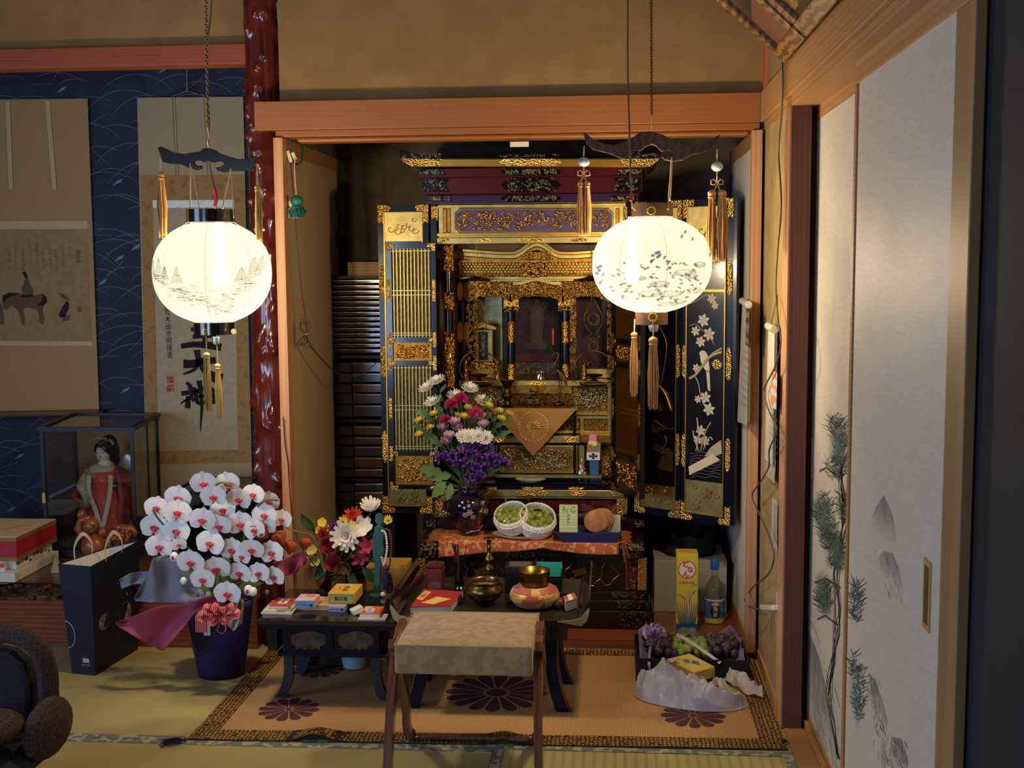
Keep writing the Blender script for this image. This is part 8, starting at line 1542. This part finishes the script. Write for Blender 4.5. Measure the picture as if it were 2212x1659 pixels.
for i in range(14):
 ya, yb_ = 604+i*11.5, 614+i*11.5; lab_ = 'slim shiny case in the upper rack, %s from the top' % ('topmost', 'second', 'third', 'fourth', 'fifth', 'sixth', 'seventh', 'eighth', 'ninth', 'tenth', 'eleventh', 'twelfth', 'thirteenth', 'fourteenth')[i] if i else 'slim shiny case in the upper rack, topmost'
 z_a, z_b = P(770, yb_, YK).z, P(770, ya, YK).z; t = T('slim_case', lab_, 'case', ((x0+x1)/2, YK+.06, z_a), 'slim cases in the upper rack'); mk('case_front', MB().box((x0+.0125, YK-.002, z_a), (x1+.018, YK+.14, z_b)), case_m, t, bev=.0055, smooth=1); mk('spine_edge', MB().box((x0+.014, YK-.0035, z_b-.005), (x1+.016, YK-.002, z_b-.0025)), M('case_edge', '#b9ac98', .2, metal=.4), t)
rows = [(783, 804), (806, 826), (829, 848), (850, 872), (875, 900), (920, 940), (944, 960), (964, 985), (988, 1010), (1013, 1030), (1044, 1060), (1062, 1082), (1084, 1100)]
words = ('first', 'second', 'third', 'fourth', 'fifth', 'sixth', 'seventh', 'eighth', 'ninth', 'tenth', 'eleventh', 'twelfth', 'thirteenth')
for i, (ya, yb_) in enumerate(rows):
 z_a, z_b = P(770, yb_-1, YK).z, P(770, ya, YK).z; dx = .004*((i*7) % 3); t = T('cassette_case', 'dark cassette box in the lower rack, %s from above' % words[i], 'case', ((x0+x1)/2, YK+.06, z_a), 'cassette boxes in the lower rack')
 xs = P(764, 900, YK).x; mk('box_end', MB().box((x0+.013, YK-.014-dx, z_a), (xs-.001, YK+.14, z_b)), M('cassette_brown', '#2b2019', .5, col2='#231a15', sc=30), t, bev=.001); mk('clear_front', MB().box((xs, YK-.006, z_a), (x1+.018, YK+.14, z_b)), M('cassette_clear_%d' % (i % 3), ('#38302a', '#242a38', '#4a2f24')[i % 3], .15, coat=.6), t, bev=.001); mk('spine_edge', MB().box((xs+.002, YK-.0075, z_b-.005), (x1+.016, YK-.0062, z_b-.003)), M('case_edge'), t)
one('wooden_box', 'pale wooden box on top of the black case rack', 'box', MB().box((P(750, 580, YK).x, YK+.01, z1k+.0005), (P(836, 580, YK).x, YK+.12, P(790, 566, YK+.01).z)), M('pale_wood', '#b89870', .6, col2='#a98860', tex='woodz', sc=8, stretch=(.3, .3, 3)), bev=.001)
# ================================================================== HOOK, GREEN TASSEL AND CABLE at the left jamb
xd = P(612, 300, 4.06).x
hk = T('hanging_hook', 'dark metal hook hanging from the head rail by the carved post', 'hook', P(650, 360, 4.10)); mk('hook', MB().tube(spline([P(653, 312, 4.10), P(653, 335, 4.10), P(650, 350, 4.10), P(642, 355, 4.10), P(632, 348, 4.09), P(626, 338, 4.09)], 5), .0035, 8), M('hook_dark', '#1c1410', .4), hk, smooth=2)
mk('wire', MB().tube([P(625, 302, 4.08), P(627, 318, 4.08), P(622, 326, 4.08)], .0014, 5), M('wire_green', '#4a5248', .5), hk)
gt = T('tassel_charm', 'green and white tassel on a red and white cord by the left jamb', 'tassel', P(640, 470, 4.08)); tassel(gt, P(641, 424, 4.075), .072, .056, M('green_thread', '#1f6a60', .5, col2='#174e48', tex='wave', sc=200), name='green_tassel', n=300, seed=31); tassel(gt, P(634, 430, 4.095), .064, .05, M('white_thread', '#cfc8b8', .6), name='white_tassel', n=200, seed=32)
mk('red_white_cord', MB().tube(spline([P(629, 332, 4.085), P(637, 342, 4.08), P(636, 356, 4.08), P(637, 380, 4.08), P(640, 422, 4.08)], 5), .0022, 6), M('candy_cord', '#c23a3a', .6, col2='#d9cfc4', tex='wavez', sc=60, mixlo=.4, mixhi=.6), gt, smooth=2)
for (a, b_) in (((621, 326), (629, 350)), ((632, 330), (638, 344))): mk('paper_tag', MB().bar(P(a[0], a[1], 4.082), P(b_[0], b_[1], 4.082), .011, .004, up=(0, 1, 0)), M('tag_white', '#d3cdb9', .6), gt)
cbm = M('cable_dark', '#2c261e', .5); cb1 = T('coiled_cable', 'dark cable with a tied coil hanging inside the alcove', 'cable', P(665, 800, 4.15))
mk('cable_run', MB().tube(spline([P(x, y, Y) for x, y, Y in ((628, 352, 4.09), (632, 400, 4.09), (637, 470, 4.09), (645, 560, 4.10), (652, 630, 4.12), (660, 690, 4.14), (664, 735, 4.15), (690, 770, 4.25), (725, 803, 4.4), (770, 812, 4.45), (800, 795, 4.45), (828, 768, 4.44))], 6), .002, 6), cbm, cb1, smooth=2)
g = random.Random(3)
for k in range(7):
 a = g.uniform(-.7, .7); L_ = g.uniform(18, 36); s_ = 1 if k % 2 else -1; w_ = g.uniform(4, 9); c_ = (663, 722); d = (math.sin(a), -s_*math.cos(a)); n_ = (d[1], -d[0]); pts = [(c_[0]+d[0]*L_*t_+n_[0]*w_*math.sin(t_*3.1), c_[1]+d[1]*L_*t_+n_[1]*w_*math.sin(t_*3.1)) for t_ in (0, .3, .6, .9, 1)]+[(c_[0]+d[0]*L_*t_-n_[0]*w_*math.sin(t_*3.1), c_[1]+d[1]*L_*t_-n_[1]*w_*math.sin(t_*3.1)) for t_ in (.9, .6, .3)]
 mk('coil_loop', MB().tube([P(x, y, 4.14-.003*k) for x, y in pts], .0016, 5, closed=True), cbm, cb1, smooth=2)
mk('cable_tie', MB().ball(P(663, 722, 4.125), (.008, .012, .004), 8, 5), M('tie_grey', '#8d8674', .5), cb1)
# ================================================================== CALENDARS, CABLE AND SOCKET on the right
def wall_sheet(x0, y0, x1, y1, X, slant, th): pass
XW = .4935
def hang_cal(nm, lab_, cat, X, pts, tube, m, n=3):
 t = T(nm, lab_, cat, PX(pts[2][0], pts[2][1], X))
 for k in range(n):
  q_ = [PX(x, y+(k*3 if i > 1 else 0), X)-V((.004+.0035*k, 0, 0)) for i, (x, y) in enumerate(pts)]; b = MB().add(q_+[a-V((.001, 0, 0)) for a in q_], [(0, 1, 2, 3), (7, 6, 5, 4)]+[(i, (i+1) % 4, (i+1) % 4+4, i+4) for i in range(4)]); mk('sheet', b, m, t)
 mk('top_roll', MB().cyl(PX(pts[0][0], pts[0][1]-2, X)-V((.012, 0, 0)), PX(pts[1][0], pts[1][1]-2, X)-V((.012, 0, 0)), .012, n=12), M('calendar_roll', '#c9c2b2', .5), t, smooth=1)
 return t
pm = M('calendar_paper', '#b9b3a6', .6, col2='#aaa396', sc=40); xs4 = P(1617, 900, 4.04).x
Xd = xs4-.001
c1_ = hang_cal('wall_calendar', 'narrow wall calendar hanging on the white alcove door', 'calendar', Xd, [(1611, 652), (1625, 660), (1621, 912), (1600, 905)], 0, pm)
def on_cal(t, X, x0, y0, x1, y1, m, nm): q_ = [PX(x, y, X) for x, y in ((x0, y0), (x1, y0+5), (x1-2, y1+5), (x0-2, y1))]; b = MB().add(q_, [(0, 1, 2, 3)]); mk(nm, b, m, t)
on_cal(c1_, Xd-.0165, 1612, 665, 1619, 745, M('cal_picture', '#8a7a5a', .6, col2='#3a3a44', tex='woodz', sc=8), 'calendar_picture')
b = MB(); 
for i in range(8): write(b, '一二三四五六', PX(1612-i*.9, 760+i*16, Xd-.0172), V((0, -1, 0)), UP, .012, sq=3)
mk('calendar_lettering', b, M('print_grey2', '#5a5650', .6), c1_)['kind'] = 'stuff'
c2_ = hang_cal('wall_calendar', 'long picture calendar hanging on the plaster strip beside the door post', 'calendar', XW, [(1668, 706), (1682, 714), (1678, 1000), (1660, 985)], 0, M('calendar_paper_b', '#d0c9bb', .6, col2='#c4bdae', sc=40))
on_cal(c2_, XW-.0165, 1667, 800, 1679, 880, M('cal_picture_b', '#c98a5a', .6, col2='#b9c0c4', tex='woodz', sc=7), 'calendar_picture'); b = MB()
for i in range(6): write(b, '土日月火水木', PX(1670, 900+i*14, XW-.0172), V((0, -1, 0)), UP, .011, sq=3)
mk('calendar_lettering', b, M('print_grey2'), c2_)['kind'] = 'stuff'; mk('hanging_string', MB().tube([PX(1672, 705, XW)-V((.01, 0, 0)), PX(1683, 636, XW)-V((.004, 0, 0)), PX(1686, 712, XW)-V((.01, 0, 0))], .0012, 5), M('wire_green'), c2_)
c3_ = hang_cal('paper_notice', 'white paper notice under the long calendar', 'paper', XW, [(1659, 985), (1679, 996), (1676, 1045), (1657, 1025)], 0, M('notice_white', '#b9b4a8', .6), n=1); bpy.data.objects.remove(c3_.children[-1])
c4_ = T('paper_notice', 'printed white paper note low on the plaster strip', 'paper', PX(1678, 1190, XW)); q_ = [PX(x, y, XW)-V((.003, 0, 0)) for x, y in ((1671, 1076), (1682, 1082), (1681, 1193), (1668, 1172))]; mk('sheet', MB().add(q_+[a-V((.001, 0, 0)) for a in q_], [(0, 1, 2, 3), (7, 6, 5, 4)]+[(i, (i+1) % 4, (i+1) % 4+4, i+4) for i in range(4)]), M('notice_white'), c4_); b = MB()
for i in range(3): write(b, '電話番号連絡先表', PX(1672+i*3.4, 1130+i*2, XW-.0046), V((0, -1, 0)), UP, .0145, vertical=True, pitch=1.02)
mk('notice_lettering', b, M('print_grey2'), c4_)['kind'] = 'stuff'
cg = M('cable_grey', '#5a5044', .5)
wc = T('wall_cable', 'grey cable running down the right wall to the socket', 'cable', PX(1665, 1310, XW)); pts = ((1690, 128, .470), (1691, 180, .470), (1688, 250, .472), (1682, 330, .478), (1688, 440, .478), (1680, 540, .480), (1676, 620, .480), (1681, 690, .472), (1687, 740, .470), (1675, 790, .468), (1655, 830, .468), (1650, 850, .466), (1662, 890, .468), (1678, 930, .468), (1662, 970, .47), (1660, 1010, .47), (1640, 1045, .47), (1625, 1070, .47), (1640, 1110, .47), (1658, 1150, .47), (1672, 1200, .47), (1660, 1240, .47), (1630, 1265, .47), (1610, 1290, .465), (1612, 1305, .465), (1630, 1315, .470), (1650, 1315, .485))
mk('cable_run', MB().tube(spline([PX(x, y, X) for x, y, X in pts], 5), .0026, 6), cg, wc, smooth=2); mk('plug', MB().bar(PX(1648, 1312, .478), PX(1676, 1313, .488), .02, .016), M('plug_white', '#cfcac0', .4), wc, bev=.003)
one('wall_socket', 'white wall socket at the foot of the plaster strip', 'socket', MB().box((.4965, PX(1681, 1310, .5).y-.03, PX(1681, 1318, .5).z-.05), (.5028, PX(1681, 1310, .5).y+.03, PX(1681, 1318, .5).z+.05)), M('plug_white'), bev=.002)
# ================================================================== PICTURE FRAMES leaning out from the right wall, top right
def pframe(nm, lab_, pc, pe, pr, drop, mfr, seed):
 """pc: lower far corner on the wall; pe: end of lower edge out of the picture; frame leans into the room"""
 pass
oak = M('frame_wood', '#8f6636', .45, col2='#5e3f20', tex='wood', sc=16, stretch=(1, 1, 1))
def leaning(lab_, y0, y1, zb, lean, H_, photo):
 base = V((.483, y0, zb)); uy = V((0, y1-y0, 0)); W = uy.length; uy.normalize(); up = V((-math.sin(lean), 0, math.cos(lean))); nr = V((-math.cos(lean), 0, -math.sin(lean)))
 t = T('framed_portrait', lab_, 'picture', base+uy*W/2, 'framed pictures leaning out above the sliding doors'); fw_ = .045
 for (a0, b0, a1, b1) in ((0, 0, W, fw_), (0, H_-fw_, W, H_), (0, fw_, fw_, H_-fw_), (W-fw_, fw_, W, H_-fw_)): mk('frame_bar', MB().obox(base+uy*a0+up*b0, uy*(a1-a0), up*(b1-b0), nr*.022), oak, t, bev=.004)
 mk('mat_board', MB().obox(base+uy*fw_+up*fw_, uy*(W-2*fw_), up*(H_-2*fw_), nr*.006), M('mat_brown', '#8a6a50', .7), t); mk('picture_print', MB().obox(base+uy*(fw_+.05)+up*(fw_+.12), uy*(W-2*fw_-.10), up*(H_-2*fw_-.2), nr*.008), photo, t)
 mk('glass', MB().obox(base+uy*fw_+up*fw_+nr*.011, uy*(W-2*fw_), up*(H_-2*fw_), nr*.002), GL('picture_glass', '#f0f0ee', .03, .02), t)
 return t, base, up, nr, uy
p0 = PX(1704, 126, .483); p1 = PX(1752, 76, .483); p2 = PX(1830, 0, .483)
leaning('framed portrait leaning out above the doors, next to the back wall', p0.y-.012, p1.y+.01, Z_N1+.003, R(47), .42, M('portrait_a', '#6f6250', .6, col2='#4a4238', sc=6))
leaning('framed portrait leaning out above the doors, nearer to the viewer', p1.y-.02, p1.y-.42, Z_N1+.003, R(47), .42, M('portrait_b', '#5b5a50', .6, col2='#8a8a80', sc=9))
one('frame_cable', 'grey cable running along the first picture frame', 'cable', MB().tube(spline([PX(1690, 128, .470), PX(1686, 110, .46), PX(1660, 90, .44), PX(1635, 70, .42), PX(1600, 45, .40), PX(1565, 20, .37), PX(1540, -5, .35)], 5), .003, 6), cg, smooth=2)
one('red_cable_clip', 'small red clip on the cable beside the first picture frame', 'clip', MB().ball(PX(1634, 72, .42), (.010, .008, .006), 8, 6), M('clip_red', '#b82a3c', .4), smooth=2)
# ================================================================== FLOOR THINGS RIGHT OF THE ALTAR
def onA(x, y): q_ = PZ(x, y, .0305); return V((q_.x, q_.y, .0305))
q = onA(1471, 1322); Yq = q.y
one('white_carton', 'large white cardboard carton behind the yellow bottle box', 'carton', MB().box((P(1413, 1260, Yq).x, Yq, .0305), (P(1570, 1260, Yq).x, Yq+.28, P(1490, 1211, Yq).z)), M('carton_white', '#aaa69c', .7), bev=.002)
q0 = P(1490, 1211, Yq); 
def bagd(u, v): a = 6.283*u; r = 1-.25*v; return V((P(1487, 1200, Yq+.12).x+.105*r*math.cos(a)*(1+.06*math.sin(5*a)), Yq+.14+.10*r*math.sin(a), q0.z+.001+.075*math.sin(v*1.5)+.008*math.sin(7*a)*v))
one('dark_cloth_bag', 'dark cloth bag lying on the large white carton', 'bag', MB().sheet(bagd, 30, 8), M('dark_cloth', '#151820', .9, col2='#1e222c', sc=20), smooth=2, solid=.004)
q = onA(1485, 1362); Yq = q.y; YB = T('bottle_box', 'tall yellow and blue printed bottle box', 'box', q); xa_, xb_ = P(1461.5, 1280, Yq).x, P(1507.5, 1280, Yq).x; zt_ = P(1485, 1196, Yq).z; wbx_ = xb_-xa_
mk('box_body', MB().box((xa_, Yq, .0305), (xb_, Yq+.075, zt_)), M('box_sun_yellow', '#cdb43a', .5), YB, bev=.001); mk('blue_base', MB().box((xa_-.0003, Yq-.0004, .0308), (xb_+.0003, Yq+.02, P(1485, 1347, Yq).z)), M('box_deep_blue', '#1f4f8c', .5), YB)
b = MB(); bc = P(1484, 1230, Yq); rad_ = wbx_*.40
b.lathe([(0, 0), (rad_, 0), (rad_, .0006), (0, .0006)], V((bc.x, Yq-.0002, bc.z)), 30, ax=Matrix.Rotation(R(90), 3, 'X')); mk('white_disc', b, M('paper_white'), YB); rd_ = M('print_red', '#b0282c', .5)
mk('red_ring', MB().tube([V((bc.x+rad_*math.cos(a)*(1+.02*(i % 2)), Yq-.001, bc.z+rad_*math.sin(a)*(1+.02*(i % 2)))) for i, a in enumerate([6.283*k/24 for k in range(24)])], .0014, 5, closed=True), rd_, YB)
for s, dx, dz in (('ど', -.004, .020), ('な', .012, .000), ('ん', -.004, -.018)): mk('red_lettering', write(MB(), s, V((bc.x+dx, Yq-.0014, bc.z+dz)), RT, UP, .026, bold=.025), rd_, YB)
mk('small_lettering', write(MB(), '与那国銘酒', P(1484, 1259, Yq)-V((0, .001, 0)), RT, UP, .0095, pitch=1.2), M('print_olive', '#4a5a3a', .6), YB); mk('top_lettering', write(MB(), 'どなん', V((bc.x, Yq+.035, zt_+.0008)), RT, BK, .02), rd_, YB)
bl_ = M('box_deep_blue'); pl_ = M('rice_blue', '#6f8fb4', .5)
for k in range(11):
 x = 1463+k*4.2; tx = x+(x-1484)*.35; tx = max(1463, min(1505, tx)); b = MB().ribbon(spline([P(1484+(x-1484)*.75, 1348, Yq)-V((0, .0008, 0)), P(x, 1320, Yq)-V((0, .0008, 0)), P(tx, 1290+abs(x-1484)*.5, Yq)-V((0, .0008, 0))], 5), [.005*(1-i/10.5) for i in range(11)], (0, -1, 0)); mk('leaf_blade_print', b, bl_, YB)
for pts in ([(1484, 1345), (1482, 1310), (1478, 1292), (1466, 1284)], [(1486, 1345), (1490, 1300), (1496, 1282), (1504, 1274)], [(1488, 1300), (1490, 1275), (1498, 1264), (1505, 1265)]):
 mk('rice_stalk_print', MB().ribbon(spline([P(x, y, Yq)-V((0, .001, 0)) for x, y in pts], 5), [.0015]*9+[.003, .005, .007, .007, .006, .005, .003], (0, -1, 0)), pl_, YB)
mk('base_lettering', write(MB(), '与那国酒造合名会社', P(1488, 1358, Yq)-V((0, .0012, 0)), RT, UP, .006), M('paper_white'), YB)
q = onA(1543, 1343); BT = T('glass_bottle', 'clear glass liquor bottle with blue cap and blue label', 'bottle', q); hB = P(1543, 1205, q.y).z-.0305; rB = (P(1564, 1300, q.y).x-P(1521, 1300, q.y).x)/2; kz = hB/138
prb = [(rB*.9, 0), (rB, 3), (rB, 72), (rB*.92, 80), (rB*.6, 90), (rB*.40, 98), (rB*.34, 112), (rB*.38, 116), (rB*.38, 120)]
mk('bottle_glass', MB().lathe([(r, z*kz) for r, z in prb], q, 32), GL('bottle_glass', '#f2f5f3', .05, .03), BT, smooth=2); mk('liquor', MB().lathe([(r*.9, z*kz+.001) for r, z in prb[:6]], q, 28), GL('liquor_clear', '#eef0ee', .02, .02), BT, smooth=2)
mk('cap', MB().lathe([(rB*.43, 114*kz), (rB*.45, 118*kz), (rB*.45, 134*kz), (rB*.38, 138*kz), (0, 138*kz)], q, 20), M('cap_blue', '#2a5fae', .35), BT, smooth=1)
def lbl(z0, z1, m, nm, off=.0008, a0=190, a1=350): return mk(nm, MB().sheet(lambda u, v: q+V(((rB+off)*math.cos(R(a0+(a1-a0)*u)), (rB+off)*math.sin(R(a0+(a1-a0)*u)), (z0+(z1-z0)*v)*kz)), 16, 2), m, BT, smooth=2)
lbl(12, 52, M('label_blue', '#2a6298', .5, col2='#3f86b4', sc=40), 'label'); lbl(2, 12, M('label_yellow', '#c9b44a', .5), 'label_foot'); lbl(50, 53, M('paper_white'), 'label_edge', .0009); lbl(42, 46, rd_, 'red_band', .0012, 225, 320)
c_ = q+V((0, -rB-.001, 30*kz)); mk('jar_print', MB().ball(c_, (rB*.52, .002, 16*kz), 14, 8), M('jar_brown', '#3a1c14', .5), BT, smooth=2); mk('jar_top_print', MB().ball(c_+V((0, -.0006, 13*kz)), (rB*.36, .002, 4*kz), 12, 6), M('label_tan', '#c9a45a', .5), BT)
for s, dz in (('泡', 4), ('波', -8)): mk('label_lettering', write(MB(), s, c_+V((0, -.003, dz*kz)), RT, UP, .018, bold=.02), M('paper_white'), BT)
# fruit box
f0, f1 = PZ(1374, 1473, .0075), PZ(1618, 1473, .0075); yF = (f0.y+f1.y)/2; xf0, xf1 = f0.x, min(f1.x, .478); yG = yF+.27; zF = P(1495, 1425, yF).z; FBX = T('fruit_box', 'open black box with purple tissue for the grapes', 'box', ((xf0+xf1)/2, (yF+yG)/2, .0075)); bkc = M('black_carton', '#100f12', .5)
for a, b_ in (((xf0, yF, .0075), (xf1, yF+.006, zF)), ((xf0, yG-.006, .0075), (xf1, yG, zF)), ((xf0, yF+.006, .0075), (xf0+.006, yG-.006, zF)), ((xf1-.006, yF+.006, .0075), (xf1, yG-.006, zF))): mk('box_side', MB().box(a, b_), bkc, FBX)
mk('box_floor', MB().box((xf0+.006, yF+.006, .0075), (xf1-.006, yG-.006, .012)), bkc, FBX)
tis = M('purple_tissue', '#8878a8', .7, transl=.35)
def tissue(u, v): a = 6.283*u; cx_, cy_ = (xf0+xf1)/2, (yF+yG)/2; sx_ = (xf1-xf0)/2-.012; sy_ = (yG-yF)/2-.012; k = max(abs(math.cos(a)), abs(math.sin(a))); r = (.7+.3*v); zz = .05+.03*v+.0*u+(.030*(1+math.sin(9*a))*.5+.012*math.sin(23*a))*v; front = max(0, -math.sin(a)); return V((cx_+sx_*r*math.cos(a)/k, cy_+sy_*r*math.sin(a)/k, zz-.03*front*v))
mk('purple_tissue', MB().sheet(tissue, 72, 6), tis, FBX, smooth=1, solid=.0006)
lilac = M('lilac_ribbon', '#a48ac8', .4); b = MB(); g = random.Random(4); c_ = P(1412, 1372, yF+.16)
for i in range(12): a = 6.283*i/12; d = V((math.cos(a), .4*math.sin(a), .6*abs(math.sin(a*1.5))+.1)).normalized()*.03; s2 = d.orthogonal().normalized()*.014; b.ribbon(spline([c_, c_+d+s2, c_+d*1.3, c_+d-s2, c_], 3), .009, V((0, -1, .3)))
mk('lilac_bow', b, lilac, FBX, solid=.0006); mk('lilac_ribbon', MB().ribbon(spline([c_, P(1404, 1405, yF+.06), P(1402, 1432, yF-.004), P(1404, 1446, yF-.006)], 5), .008, V((0, -1, .4))), lilac, FBX, solid=.0006); mk('lilac_ribbon', MB().ribbon(spline([P(1462, 1370, yF+.12), P(1500, 1392, yF+.06), P(1556, 1432, yF-.004)], 5), .010, V((0, -1, .5))), M('lilac_pale', '#c9b8cc', .4), FBX, solid=.0006)
def bunch(lab_, cx_, cy_, w_, d_, m, n, r_, seed, film=True):
 g = random.Random(seed); c_ = P(cx_, cy_, yF+.10); base = V((c_.x, yF+.135, .05)); t = T('grape_bunch', lab_, 'grapes', base-V((0, 0, .03)), 'grape bunches in the black fruit box')
 for i in range(n):
  u, v = g.uniform(-1, 1), g.uniform(-1, 1); k = 1-(u*u+v*v)*.4; q_ = base+V((w_*u, d_*v, .018+.032*max(.1, k)+g.uniform(-.004, .006))); mk('grape', MB().ball(q_, (r_, r_, r_*1.1), 10, 7), m, t, smooth=2)
 return t
dkg = M('dark_grape', '#3a2c38', .35, col2='#4c3c48', sc=60); bunch('left bunch of dark purple grapes in the black fruit box', 1425, 1410, .052, .075, dkg, 40, .0145, 1); t = bunch('bunch of green grapes in the middle of the black fruit box', 1492, 1398, .05, .075, M('muscat_green', '#9aae44', .25, coat=.3, col2='#86a03a', sc=30), 40, .0145, 2); bunch('right bunch of dark purple grapes in the black fruit box', 1560, 1405, .05, .08, dkg, 40, .0145, 3)
mk('green_sticker', MB().lathe([(0, 0), (.018, 0), (.018, .001), (0, .001)], P(1484, 1374, yF+.14)+V((0, 0, .012)), 20), M('sticker_green', '#3f8a3a', .5), t)
def film2(u, v): x = P(1395+150*u, 1400, yF+.10).x; y = yF+.02+.2*v; z = .10+.045*math.sin(math.pi*u)*math.sin(math.pi*min(1, v*1.1+.05))+.006*math.sin(u*19+v*7); return V((x, y, z))
mk('clear_film', MB().sheet(film2, 36, 18), GL('clear_film'), FBX, smooth=2)
# white plastic bag with a yellow package in it
WB = T('plastic_bag', 'crumpled white plastic shopping bag lying on the rug', 'bag', PZ(1510, 1510, .0075)); wp = M('white_plastic', '#dcdce2', .35, col2='#cfcfd8', sc=10, transl=.35, coat=.2)
cB = PZ(1500, 1511, .0075); 
def crump(p, k=.012): q_ = p*14; return V((mnoise.noise(q_), mnoise.noise(q_+V((9, 0, 0))), 1.1-abs(mnoise.noise(q_*1.3+V((0, 7, 0))))*2.2-.9*abs(mnoise.noise(q_*3))))*k
def pbag(u, v):
 a = 6.283*u; cs_, sn = math.cos(a), math.sin(a); rx_ = .172*(1-.55*v); ry_ = .095*(1-.5*v); p_ = cB+V((rx_*cs_-.012, ry_*sn-.035*cs_, .002+.082*math.sin(v*1.5)*(1-.35*cs_)))
 c_ = crump(p_, .026)*min(1, v*3+.25); return V((p_.x+c_.x, p_.y+c_.y, max(.0085, p_.z+c_.z-.008)))
mk('bag_body', MB().sheet(pbag, 150, 40), wp, WB, smooth=1)
def ptail(u, v): p_ = PZ(1556+96*u, 1462+44*u, .0075); w_ = .055+.045*math.sin(u*2.6)-.035*u; p_ = p_+V((0, w_*(v-.5)*1.7, .003+.05*math.sin(math.pi*v)*(1-.55*u))); c_ = crump(p_, .022); return V((min(p_.x+c_.x, .47), p_.y+c_.y, max(.0085, p_.z+c_.z-.006)))
mk('bag_tail', MB().sheet(ptail, 40, 24), wp, WB, smooth=1)
yp = T('yellow_package', 'yellow package with blue lettering inside the plastic bag', 'package', cB+V((0, 0, .03))); A_ = [P(x, y, Y) for x, y, Y in ((1436, 1425, 3.63), (1492, 1450, 3.53), (1560, 1446, 3.60), (1500, 1418, 3.70))]
A_ = [V((a.x, a.y, .09+(.018 if i in (0, 3) else 0))) for i, a in enumerate([PZ(1440, 1428, .10), PZ(1500, 1452, .09), PZ(1545, 1440, .09), PZ(1490, 1416, .10)])]; mk('package_body', hexb(A_, .035), M('package_yellow', '#cdb35c', .5), yp, bev=.003)
nx_ = (A_[1]-A_[0]).normalized(); ny_ = (A_[3]-A_[0]); ny_ = (ny_-nx_*ny_.dot(nx_)).normalized(); cc_ = sum(A_, V())/4+V((0, 0, .0014))
for k, (s, o1, o2, h_) in enumerate((('ごま', -.03, .012, .022), ('黒糖', .0, .0, .028), ('たんなふぁ', .012, -.02, .014))): mk('blue_lettering', write(MB(), s, cc_+nx_*o1*.6-ny_*o1*.2+nx_*o2+V((0, 0, .0003*k)), (A_[2]-A_[0]).normalized(), (A_[3]-A_[1]).normalized(), h_), M('print_blue', '#2c64a8', .5), yp)
